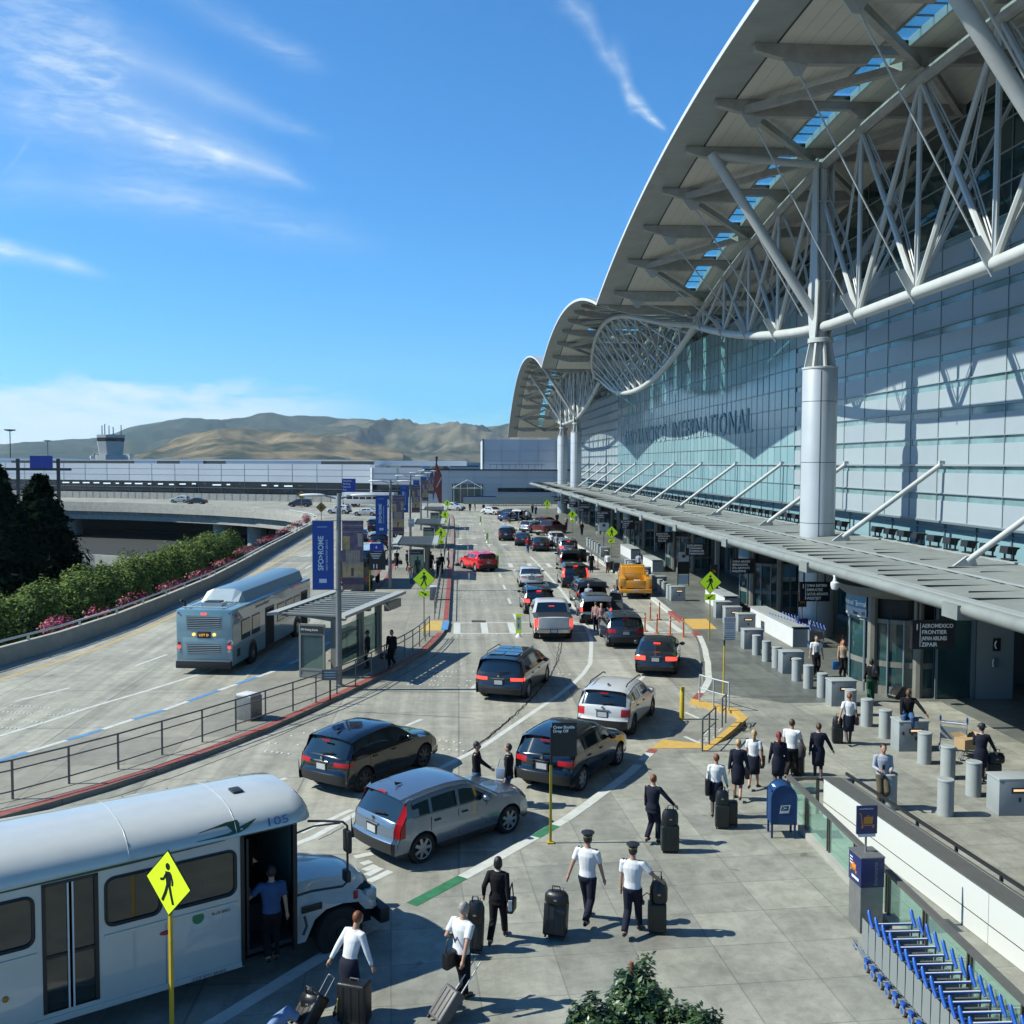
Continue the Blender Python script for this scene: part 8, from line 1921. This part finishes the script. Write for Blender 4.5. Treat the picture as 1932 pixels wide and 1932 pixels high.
    # hair
    hb=MB(); back=F(0,-.018,.018); 
    if hstyle!='bald':
        hb.sph(hc+F(0,-.020,.022),(.086,.095,.108),14,10)
        if hstyle=='long' or hstyle=='pony': hb.tube([hc+F(0,-.075,.02),hc+F(0,-.105,-.12),hc+F(0,-.10,-.26)],[.05,.055 if hstyle=='long' else .035,.02],8)
        if hstyle=='bob': hb.sph(hc+F(0,-.03,-.03),(.095,.085,.11),10,7)
        if bun: hb.sph(hc+F(0,-.115,.02),(.045,.038,.045),8,6)
        o=remesh(hb,'hair',HR[hair],t,max(vox*.8,.011),None,1)
        # open the face
        bm=bmesh.new(); bm.from_mesh(o.data); dl=[v for v in bm.verts if (Matrix.Rotation(R(hyaw),3,'Z')@(v.co-hc)).y>.055 and v.co.z<hc.z+.075]; bmesh.ops.delete(bm,geom=dl,context='VERTS'); bm.to_mesh(o.data); bm.free()
    # shirt / jacket
    cb=MB(); lowz={'jacket':.80}.get(top_kind(top),.905); g_=.022 if top_kind(top)=='jacket' else .015
    tc=CL[top.split('_')[0]]
    sec=[(x,y,z,rx+g_,ry+g_) for (x,y,z,rx,ry) in torso if z>=lowz]
    if lowz<.86: sec=[(0,0,lowz,hipw+.032,.14)]+sec
    else: sec=[(0,0,.915,hipw+.006,.12)]+sec[1:] if len(sec)>6 else sec
    sec[-1]=(sec[-1][0],sec[-1][1],1.475,.066,.060); ell(cb,sec)
    for (sh,el,ha),sd in zip(HA,(-1,1)):
        if sleeve=='long': cb.tube([sh+F(-sd*.05,0,.0),sh+F(0,0,.005),el,el.lerp(ha,.93)],[.066,.068,.055,.040],10)
        elif sleeve=='short': cb.tube([sh+F(-sd*.05,0,.0),sh+F(0,0,.005),sh.lerp(el,.72)],[.066,.070,.062],10)
    remesh(cb,'jacket' if top_kind(top)=='jacket' else 'shirt',tc,t,vox,None,3)
    if bottom=='trousers':
        cb=MB(); ell(cb,[(0,0,.84,hipw+.0,.118),(0,0,.90,hipw+.016,.128),(0,0,.965,hipw+.005,.118),(0,ln(1.02),1.02,.148,.112)])
        for (hip,kn,an) in K: cb.tube([hip+F(0,0,.0),kn,an+F(0,-.01,.02)],[.108,.078,.066],12)
        remesh(cb,'trousers',CL[bcol],t,vox,None,2)
    else:
        cb=MB(); km=(K[0][1]+K[1][1])/2; kz=.47 if bottom=='skirt' else .30
        spread=abs(stride)*.12
        ell(cb,[(0,km.y*.5,kz,.165+spread*.2,.125+spread),(0,km.y*.3,.68,.185,.135+spread*.6),(0,0,.86,hipw+.03,.14),(0,0,.95,hipw+.018,.13),(0,ln(1.04),1.05,.14,.108)],18)
        cb.use(CL[bcol]).build('skirt',CL[bcol],t,smooth=True)
        if tights:
            cb=MB()
            for (hip,kn,an) in K: cb.tube([hip.lerp(kn,.5),kn,an],[.075,.060,.043],10)
            remesh(cb,'tights',M('sheer_tights',(.045,.035,.038),.7),t,vox,None,1)
    cb=MB()
    for (hip,kn,an) in K:
        cb.tube([an+F(0,-.055,-.045),an+F(0,.02,-.035),an+F(0,.12,-.06),an+F(0,.185,-.068)],[.036,.048,.046,.028],9)
        if woman: cb.box(an+F(0,-.045,-.065),(.03,.03,.06))
    remesh(cb,'shoes',m_shoe,t,max(.012,vox*.8),None,1)
    if hat=='pilot':
        b=MB().use(m_capv); b.lathe(hc+F(0,-.012,.055),[(.088,0),(.092,.045),(.128,.070),(.126,.088),(.06,.105),(0,.108)],20); b.add([hc+F(x,y,z) for x,y,z in ((-.075,.07,.06),(-.045,.12,.045),(0,.145,.04),(.045,.12,.045),(.075,.07,.06))],[(0,1,2,3,4),(4,3,2,1,0)]); ht=b.build('cap',None,t,auto=40); MB().use(M('gold_braid',(.5,.35,.08),.4)).lathe(hc+F(0,-.012,.062),[(.0925,0),(.0930,.012)],20).build('cap_band',None,ht)
    if hat=='bowler' : b=MB().use(m_capv); b.lathe(hc+F(0,-.012,.045),[(.13,0),(.135,.012),(.095,.02),(.095,.07),(.07,.1),(0,.11)],18); b.build('hat',None,t,auto=40)
    if hat=='cap': b=MB().use(CL['black']); b.lathe(hc+F(0,-.012,.03),[(.093,0),(.09,.05),(.05,.088),(0,.095)],16); b.box(hc+F(0,.11,.04),(.11,.08,.012)); b.build('cap',None,t,auto=40)
    if straps:
        for sd in (-1,1): MB().use(M('epaulette',(.012,.015,.03),.6)).box(F(sd*(sw-.05),ln(1.45),1.462),(.085,.045,.012)).build('epaulette',None,t)
    if top_kind(top)=='jacket': MB().use(CL['white']).tube([F(.062*math.cos(a*PI/6),ln(1.47)+.058*math.sin(a*PI/6),1.475) for a in range(13)],.008,5).build('collar',None,t)
    if bottom=='trousers' and top_kind(top)!='jacket' and dist<34: MB().use(m_shoe).lathe((0,0,.925),[(hipw+.019,-.018)],3) 
    return t
def top_kind(t_): return 'jacket' if t_.endswith('_jacket') else 'shirt'
def at(c_,x,y,h=1.72,z0=.15): return g(c_,x,y,z0+h)
m_bagb=M('luggage_black',(.008,.009,.011),.42,nz=.2,ns=6,bump=.2,bs=25); m_bagt=M('luggage_dark_teal',(.010,.022,.022),.30); m_bagg=M('luggage_grey',(.12,.12,.125),.5); m_hdl=M('luggage_handle',(.45,.46,.47),.3,.7)
def suitcase(lab,P,rz,w=.42,h=.58,d=.26,mat=m_bagt,tilt=0,hd=.42,hm=None,z0=.15,zr=None):
    t=thing('suitcase',lab,'suitcase',(P[0],P[1],z0),0); t.rotation_euler=(tilt,0,-R(rz))
    b=MB().use(mat).box((0,0,h/2+.05),(w,d,h)); o=b.build('shell',None,t); bevel(o,.045,3)
    b=MB().use(m_bagb); 
    for s_ in (-.28,0,.28): b.box((w*s_,-d/2-.004,h/2+.05),(.02,.01,h*.84))
    for s_ in (-.28,0,.28): b.box((w*s_,d/2+.004,h/2+.05),(.02,.01,h*.84))
    b.build('ridge',None,t)
    b=MB().use(hm or m_hdl); 
    if hd>0: b.tube([(-w*.22,d*.32,h+.03),(-w*.22,d*.32,h+hd),(w*.22,d*.32,h+hd),(w*.22,d*.32,h+.03)],.011,6)
    else: b.tube([(-.08,0,h+.04),(-.07,0,h+.09),(.07,0,h+.09),(.08,0,h+.04)],.012,6)
    b.build('handle',None,t,auto=60)
    for sx in (-1,1):
        for sy in (-1,1): MB().use(m_black).cyl((sx*w*.38,sy*d*.34,.03),.03,.03,10,'x').build('wheel',None,t)
    return t
def duffel(lab,P,rz,z,w=.42,h=.26,d=.24,mat=m_bagb,name='travel_bag'):
    t=thing(name,lab,'bag',(P[0],P[1],z),-R(rz)); b=MB().use(mat); n=10
    ell(b,[(0,0,0,w*.48,d*.46),(0,0,h*.15,w*.53,d*.52),(0,0,h*.7,w*.51,d*.5),(0,0,h,w*.38,d*.30)]); 
    for i,v in enumerate(b.v): v.x*=1+.06*nz_.noise(v*7); v.y*=1+.1*nz_.noise(v*9)
    b.build('bag_body',None,t,auto=60); MB().use(mat).tube([(-w*.2,-.04,h*.9),(-w*.15,-.06,h+.12),(w*.15,-.06,h+.12),(w*.2,-.04,h*.9)],.012,6).build('bag_handle',None,t,auto=60); MB().use(m_hdl).box((0,-d*.5,h*.45),(.06,.012,.03)).build('buckle',None,t); return t
def shoulder_bag(lab,P,z,rz=0,w=.34,h=.28,mat=m_bagb,tilt=.0):
    t=thing('shoulder_bag',lab,'bag',(P[0],P[1],z),-R(rz)); o=MB().use(mat).box((0,0,0),(.13,w,h)).build('bag_body',None,t); bevel(o,.035,2); MB().use(mat).tube([(0,-w*.4,h*.45),(0,-.10,.34),(0,.03,.42),(0,w*.4,h*.45)],.013,6).build('strap',None,t,auto=60); return t
W_=True
# nearest row of crew
P=at('c2',478,1303,1.68); person('woman with short auburn hair, white blouse and dark skirt, bending towards a large black suitcase',P,38,1.68,'white','skirt','navy','red','short',woman=W_,tights=True,stride=.5,lean=.32,hr=(.42,.22,.72),hl=(-.36,-.22,.80))
Q_=g('c2',512,1700,.80); suitcase('large black suitcase with a yellow tag, held by the bending woman',Q_,20,.50,.66,.30,m_bagb,0,0)
t=thing('luggage_tag','yellow tag strap dangling from the large black suitcase','tag',(Q_.x-.26,Q_.y-.1,.62)); MB().use(M('tag_yellow',(.7,.5,.05),.5)).beam((0,0,0),(-.02,-.01,-.22),.035,.012).build('strap',None,t)
Q_=g('c2',250,1800,.55); suitcase('dark wheeled case trailed by the bending woman, a jacket thrown over it',(Q_.x-.15,Q_.y-.1),50,.40,.55,.26,m_bagb,R(-38),.35)
duffel('limp black bag hanging over the trailed case',(Q_.x+.03,Q_.y+.03),30,.42,.40,.26,.24)
t=thing('denim_jacket','pale blue denim jacket draped over the trailed case, bottom edge','jacket',(Q_.x-.38,Q_.y-.26,.38)); b=MB(); b.tube([(-.25,-.25,-.1),(-.1,-.1,.06),(.08,.05,.12),(.2,.1,.0)],[.07,.10,.11,.08],10); b.tube([(-.05,-.02,.02),(.12,-.1,-.12)],[.08,.06],10); o=remesh(b,'cloth',M('denim_pale',(.18,.28,.48),.85,nz=.15,ns=8),t,.015)
P=at('c2',1135,1228,1.76); person('grey-haired man in a white short-sleeved shirt with a black shoulder bag, pulling a grey case',P,42,1.76,'white','trousers','black','grey','short',sleeve='short',stride=-.55,lean=.10,hr=(.26,-.30,.80),hl=(-.18,.16,1.12))
shoulder_bag('black shoulder bag on the grey-haired man\'s left hip',(P.x-.16,P.y-.10),1.02,42,mat=m_bagb)
Q_=g('c2',985,1860,.32); suitcase('grey wheeled case with a long bright handle, pulled by the grey-haired man',(Q_.x,Q_.y-.05),58,.38,.55,.22,m_bagg,R(-42),.62,m_wht)
P=at('c2',1352,955,1.66); person('black-haired person in a black trouser suit striding beside the green and white kerb',P,15,1.66,'black_jacket','trousers','black','dark','bob',woman=W_,stride=.75,bun=False,hl=(-.30,.02,.92))
shoulder_bag('dark handbag with a white tag on the striding person\'s right hip',(P.x+.26,P.y-.03),.88,20,.3,.24); t=thing('white_tag','white tag on the dark handbag of the striding person','tag',(P.x+.22,P.y-.22,.95)); MB().use(m_wht).box((0,0,0),(.07,.02,.2)).build('tag_body',None,t)
Q_=g('c2',1205,1530,.15); suitcase('black wheeled case beside the striding person in black',(Q_.x,Q_.y+.14),15,.36,.55,.26,m_bagb,R(-10),.4); duffel('black backpack strapped on the case beside the striding person',(Q_.x+.06,Q_.y+.16),15,.70,.32,.40,.24,name='backpack')
P=at('c3',318,812,1.84); person('left one of the two capped pilots, pulling a bulky black case',P,28,1.82,'white','trousers','navy','dark','short',hat='pilot',sleeve='short',stride=-.7,hl=(-.42,-.10,.72),hr=(.32,.10,.80),straps=True)
Q_=g('c3',125,1450,.15); suitcase('bulky black case pulled by the left pilot',(Q_.x+.02,Q_.y+.18),20,.44,.62,.32,m_bagb,R(-12),.28,m_hdl); duffel('black bag strapped on top of the left pilot\'s case',(Q_.x+.06,Q_.y+.22),20,.80,.46,.24,.28)
P=at('c3',582,880,1.80); person('right one of the two capped pilots, arm held out to a tall case',P,22,1.78,'white','trousers','navy','dark','short',hat='pilot',sleeve='short',stride=.65,hr=(.52,.18,1.05),hl=(-.24,.06,.84),straps=True)
Q_=g('c3',730,1418,.15); suitcase('tall dark case with vertical ridges rolled by the right pilot',(Q_.x,Q_.y+.15),8,.36,.56,.26,m_bagt,0,.62,m_sblack); duffel('black bag standing on the right pilot\'s case',(Q_.x+.03,Q_.y+.14),8,.77,.34,.40,.24); t=thing('headset','black headset hanging from the right pilot\'s case','headset',(Q_.x-.22,Q_.y+.05,.82)); MB().use(m_sblack).tube([(-.08,0,.0),(-.09,0,.10),(0,0,.17),(.09,0,.10),(.08,0,.0)],.012,6).build('headband',None,t); 
for s_ in (-1,1): MB().use(m_sblack).sph((s_*.075,0,-.02),(.035,.04,.05),8,6).build('ear_cup',None,t)
P=at('c3',702,475,1.68); person('woman with an auburn bun in a navy trouser suit, alone with a dark case',P,35,1.68,'navy_jacket','trousers','navy','red','short',woman=W_,bun=True,stride=.35,hr=(.55,.16,.98))
Q_=g('c3',805,940,.15); suitcase('dark teal case in front of the woman in the navy trouser suit',(Q_.x,Q_.y+.16),5,.42,.60,.28,m_bagt,0,.42,m_sblack); duffel('black tote on the dark teal case',(Q_.x,Q_.y+.15),5,.80,.38,.36,.24,name='tote_bag')
# the group walking towards the doors
P=at('c3',1070,355,1.66); person('woman in a white blouse and navy skirt, front left of the walking group',P,15,1.66,'white','skirt','navy','red','short',woman=W_,tights=True,stride=.45,hr=(.30,.15,.86),hl=(-.24,.0,.84)); shoulder_bag('dark coat held under the left arm of the front-left woman',(P.x-.22,P.y),.95,10,.22,.42)
Q_=g('c3',1110,800,.15); suitcase('black case with a bag on top, right of the front-left woman',(Q_.x,Q_.y+.15),12,.34,.56,.24,m_bagt,0,.45,m_sblack); duffel('black bag on the case of the front-left woman',(Q_.x,Q_.y+.15),12,.77,.32,.34,.22); Q_=g('c3',1162,792,.15); suitcase('second black case behind the first in the walking group',(Q_.x+.02,Q_.y+.2),12,.32,.60,.24,m_bagb,0,.3,m_sblack)
P=at('c3',1198,268,1.68); person('woman with a blond bun in a navy jacket and skirt',P,20,1.68,'navy_jacket','skirt','navy','blond','short',woman=W_,bun=True,stride=-.5,hr=(.30,.0,.86)); shoulder_bag('dark handbag of the blond woman in navy',(P.x+.26,P.y),.90,15)
P=at('c3',1290,214,1.68); person('woman with a blond ponytail, white blouse and black shoulder bag',P,25,1.68,'white','skirt','navy','blond','pony',woman=W_,stride=.6,sleeve='short'); shoulder_bag('black bag on the right hip of the blond woman in white',(P.x+.24,P.y-.02),.92,25,.36,.3)
P=at('c3',1435,226,1.68); person('woman with crimson hair in a navy jacket and skirt behind the mailbox',P,12,1.68,'navy_jacket','skirt','navy','crimson','long',woman=W_,stride=.4,tights=True)
P=at('c3',1512,152,1.78); person('man in a white shirt walking in the middle of the group',P,38,1.78,'white','trousers','black','brown','short',sleeve='short',stride=.4,hr=(.30,.25,.9)); Q_=g('r7',722,1030,.15); suitcase('dark grey case in the middle of the walking group',(Q_.x,Q_.y+.25),30,.38,.5,.26,m_bagb,0,.35); duffel('round dark grey backpack on the case in the middle of the group',(Q_.x,Q_.y+.22),30,.70,.44,.40,.30,m_bagg,'backpack'); shoulder_bag('dark bag by the feet of the crimson-haired woman',(Q_.x-.42,Q_.y+.1),.45,20)
P=at('r7',823,738,1.68); person('woman with a brown bun in a navy suit, one arm swung out',P,20,1.68,'navy_jacket','skirt','navy','brown','short',woman=W_,bun=True,stride=-.5,hr=(.42,.10,.92),tights=True)
P=at('r7',988,575,1.70); person('woman in a white blouse with auburn bun and black roller, beyond the walking group',P,12,1.70,'white','skirt','navy','red','short',woman=W_,bun=True,stride=.55,sleeve='short',tights=True,hl=(-.34,-.12,.86)); shoulder_bag('black bag on the hip of the woman in a white blouse beyond the group',(P.x+.24,P.y),.95,10); Q_=g('r7',928,850,.15); suitcase('small black roller trailing left of the woman beyond the group',(Q_.x,Q_.y+.1),10,.34,.5,.24,m_bagb,0,.35); duffel('black bag on the small black roller',(Q_.x,Q_.y+.1),10,.70,.32,.32,.24)
P=at('r7',1172,850,1.74); person('man in a blue and white top and khaki trousers looking at his phone',P,190,1.74,'pale','trousers','khaki','dark','short',stride=.1,hl=(-.14,.28,1.10),hr=(.16,.30,1.12)); t=thing('smartphone','dark phone in the hands of the man in khaki trousers','phone',(P.x-.12,P.y-.32,1.36)); MB().use(m_sblack).box((0,0,0),(.07,.02,.13)).build('phone_body',None,t)
person('seated man in a black top and jeans on the lit barrier box',(14.5,30.78),205,1.78,'black','trousers','jeans','dark','bald',skin=2,sit=True,lean=.12,z0=.15+.95-.79,hl=(-.60,.28,.95),hr=(.20,.34,.92))
t=thing('cardboard_box','open cardboard box on the loose luggage cart','box',(15.9,29.75,.42),R(20)); mk=M('cardboard',(.48,.33,.17),.8,nz=.1,ns=4); MB().use(mk).box((0,0,.16),(.55,.42,.32)).build('box_body',None,t); MB().use(mk).add([(-.27,.21,.32),(.27,.21,.32),(.3,.36,.42),(-.3,.36,.42),(.27,-.21,.32),(.27,.21,.32),(.45,.21,.46),(.45,-.21,.46)],[(0,1,2,3),(4,5,6,7),(3,2,1,0),(7,6,5,4)]).build('flap',None,t)
P=at('r7',1705,745,1.70); person('crew member in a navy suit and hat at the right edge with a black roller',P,20,1.70,'navy_jacket','skirt','navy','dark','short',woman=W_,hat='bowler',stride=.3,tights=True,hr=(.42,.12,.92),hl=(-.1,.3,1.25)); Q_=g('r7',1778,1058,.15); suitcase('black case of the crew member in the hat',(Q_.x,Q_.y+.12),10,.38,.5,.26,m_bagb,0,.5); duffel('black bag with a red tag on the case of the crew member in the hat',(Q_.x+.05,Q_.y+.1),10,.70,.48,.28,.26)
P=at('r7',810,263,1.80); person('bearded man in a white T-shirt and dark trousers walking out of the terminal',P,185,1.80,'white','trousers','black','dark','short',sleeve='short',stride=.2)
shoulder_bag('small dark crossbody bag on the bearded man',(P.x-.05,P.y-.18),1.15,90,.2,.2)
P=at('r7',955,285,1.68); person('woman in a tan top and dark trousers carrying a blue bag',P,190,1.68,'tan','trousers','black','brown','long',woman=W_,sleeve='none',stride=-.2,hl=(-.12,.2,1.30)); t=thing('shopping_bag','blue bag carried by the woman in the tan top','bag',(P.x-.33,P.y-.05,.55)); o=MB().use(M('bag_blue',(.02,.14,.34),.5)).box((0,0,.17),(.3,.14,.36)).build('bag_body',None,t); bevel(o,.03); MB().use(m_sblack).tube([(-.08,0,.35),(0,0,.5),(.08,0,.35)],.01,5).build('bag_handle',None,t)
P=at('r7',1108,390,1.68); person('woman in green trousers and a dark top with a backpack at the vestibule door',P,15,1.68,'black','trousers','green','dark','bob',woman=W_,stride=.35); duffel('dark backpack worn by the woman in green trousers',(P.x+.10,P.y-.16),15,1.18,.30,.42,.2,name='backpack'); Q_=g('r7',1235,610,.15); suitcase('black suitcase lying tilted on the pavement by the vestibule',(Q_.x-.1,Q_.y+.1),60,.42,.6,.26,m_bagb,R(-55),0)
P=at('c2',1226,282,1.74,0); person('man in a black top and sunglasses standing behind the silver-blue SUV',P,100,1.74,'black','trousers','jeans','dark','short',z0=0,hr=(.10,.42,1.05),hl=(-.12,.32,1.02),skin=0)
P=at('c2',1415,295,1.72,0); person('man in a black jacket with a pale bag facing him behind the silver-blue SUV',P,-75,1.72,'black_jacket','trousers','jeans','dark','short',z0=0); shoulder_bag('pale blue bag of the man in the black jacket',(P.x-.2,P.y-.1),.95,-70,.3,.3,M('bag_pale_blue',(.25,.33,.45),.6))
# driver climbing into the shuttle
v=sh.matrix_world if 0 else None
fw=Vector((math.sin(R(57.5)),math.cos(R(57.5)),0)); rg=Vector((math.cos(R(57.5)),-math.sin(R(57.5)),0)); o_=Vector((-3.6,18.73,0))+fw*(-.45)+rg*(1.18); person('heavy man in a blue shirt stepping up into the white shuttle bus',(o_.x,o_.y),57.5-78,1.78,'blue','trousers','black','dark','short',sleeve='short',stride=.25,z0=.32,hl=(-.34,.3,1.2))
o_=Vector((-3.6,18.73,0))+fw*(-1.9)+rg*(.55)
# island
P=at('c6',905,1182,1.70); person('person in a long black coat with bags at the island railing',P,200,1.70,'black_jacket','trousers','black','dark','bob',skin=1,stride=.2); duffel('black holdall in the left hand of the person in the long coat',(P.x-.35,P.y),0,.55,.35,.25,.2)
P=at('c6',745,1255,1.3); person('person in dark clothes waiting in the near shelter',(P.x-.1,P.y+.2),270,1.70,'navy','trousers','navy','dark','short',skin=1)
P=at('s1',925,518,1.68); person('white-haired woman in a black dress walking past the second shelter',P,185,1.68,'black','dress','black','white','bob',woman=W_,sleeve='short',stride=.4); duffel('black bag carried by the white-haired woman',(P.x+.35,P.y),0,.55,.3,.34,.16)
P=at('s1',1048,522,1.78); person('tall man in navy beside the second shelter',P,90,1.78,'navy','trousers','navy','brown','short')
for (x,y,h_,tp,bt,hr_,lb) in ((1465,563,1.75,'black','black','dark','person in black standing at the second shelter by the railing'),(1415,612,1.6,'black','black','dark','shorter person in black beside the second shelter'),(1545,498,1.78,'pale','navy','dark','person in a striped top standing at the kerb by the red SUV'),(1395,655,1.4,'white','grey','grey','seated-height traveller in white by the second shelter'),(1180,600,1.7,'green','grey','dark','traveller in a green top behind the second shelter panel'),(1340,540,1.7,'brown','black','brown','traveller in an orange-brown top under the second shelter')):
    P=at('s1',x,y,h_); person(lb,P,rnd.choice((0,90,180,270)),h_,tp,'trousers',bt,hr_,'short',skin=rnd.randrange(2))
P=g('s1',1110,930,.15); person('stooping traveller in a pink top beside the nearest island crossing sign',P,200,1.62,'pink','trousers','jeans','brown','short',lean=.6,hr=(.2,.4,.7),hl=(-.2,.4,.7))
Q_=g('s1',1630,715,0.0); suitcase('dark suitcase lying at the kerb by the red SUV',(Q_.x,Q_.y),70,.42,.62,.28,m_bagb,R(-70),0,z0=0.0)
# kerbside right
P=at('s3',738,873,1.75); person('man in a white shirt, brown trousers and cap on the pavement before the yellow truck',P,20,1.75,'white','trousers','brown','dark','short',hat='cap',skin=2,hr=(.45,.1,.95)); Q_=g('s3',790,1095,.15); suitcase('dark case of the man in the white shirt and cap',(Q_.x,Q_.y+.1),0,.4,.75,.3,m_bagb,0,.2); Q_=g('s3',835,1110,.15); suitcase('large charcoal case right of the man in the cap',(Q_.x+.05,Q_.y+.1),0,.55,.72,.32,M('luggage_charcoal',(.03,.035,.045),.5),0,0)
P=at('s3',540,872,1.74,0); person('man in black beside the open dark grey SUV',P,180,1.74,'black','trousers','black','dark','short',z0=0,skin=1)
P=at('s3',507,1255,1.74,0); person('grey-haired man in a pale shirt at the raised tailgate of the dark minivan',P,20,1.74,'pale','trousers','grey','grey','short',z0=0)
P=at('s3',815,1268,1.72,0); person('person in black and white beside the yellow utility truck',P,150,1.72,'white','trousers','black','brown','short',z0=0)
P=at('s3',598,1478,1.62,0); person('stooping person in pink loading the open silver SUV',P,0,1.62,'pink','trousers','navy','brown','short',z0=0,lean=.35,woman=W_)
P=at('s3',660,1490,1.62,0); person('person in a pale pink top behind the open silver SUV',P,10,1.62,'pink','trousers','grey','blond','pony',z0=0,woman=W_)
Q_=g('s3',640,1600,0.2); duffel('patterned grey bag on the road behind the open silver SUV',(Q_.x,Q_.y),0,.05,.5,.5,.4,m_bagg)
P=at('s3',345,763,1.72,0); person('person in dark red leaning over the open dark grey SUV',(P.x,P.y),0,1.72,'black','trousers','black','dark','long',z0=0,woman=W_,lean=.3)
P=at('c7',540,408,1.74,0); person('person in a red top and jeans walking between the far cars',P,0,1.74,'red','trousers','jeans','dark','short',z0=0,stride=.4)
P=at('c7',712,383,1.74,0); person('person in white and dark at the side of the white SUV',P,200,1.74,'white','trousers','black','dark','short',z0=0)
P=at('c7',748,392,1.7,0); person('person in pale grey beside the white SUV, right of the pair',P,200,1.7,'pale','trousers','grey','brown','short',z0=0)
P=at('s3',1112,878,1.75); person('person in a pale top and black trousers between the barrier boxes',P,20,1.75,'pale','trousers','black','dark','short',stride=.6)
P=at('c8',567,472,1.76); person('man in a teal shirt standing in the shade under the canopy',P,180,1.76,'blue','trousers','grey','brown','short')
P=at('c8',465,508,1.72); person('person in dark clothes bending over the shaded luggage carts',P,180,1.72,'navy','trousers','black','dark','short',lean=.3)
P=at('s3',237,440,1.74); person('person in a pale coat by the far bollards',P,180,1.74,'tan','trousers','navy','dark','short')
P=at('s3',425,505,1.74); person('person in black under the canopy beyond the bollards',P,180,1.74,'black','trousers','black','dark','short')
P=at('s3',125,395,1.74); person('person in black near the far white planter',P,180,1.74,'black','trousers','black','dark','short')
for (x,y,tp,bt,lb) in ((845,588,'black','black','distant person in black at the far terminal doors'),(905,585,'black','black','distant person in black with a pale cap before the far terminal'),(1010,598,'black','jeans','distant person beside the far white saloon'),(1325,705,'navy','grey','distant person left of the open far white SUV'),(1435,700,'blue','grey','distant person in blue at the open far white SUV'),(1535,683,'white','navy','distant person in a white top right of the far white SUV'),(1600,612,'black','black','distant dark figure at the end of the canopy'),(1640,625,'blue','black','distant figure in pale blue at the end of the canopy')):
    P=at('s2',x,y,1.75,.05); person(lb,P,rnd.choice((0,180,90)),1.75,tp,'trousers',bt,'dark','short',z0=.0,vox=.03)

bpy.data.scenes.remove(TMP)
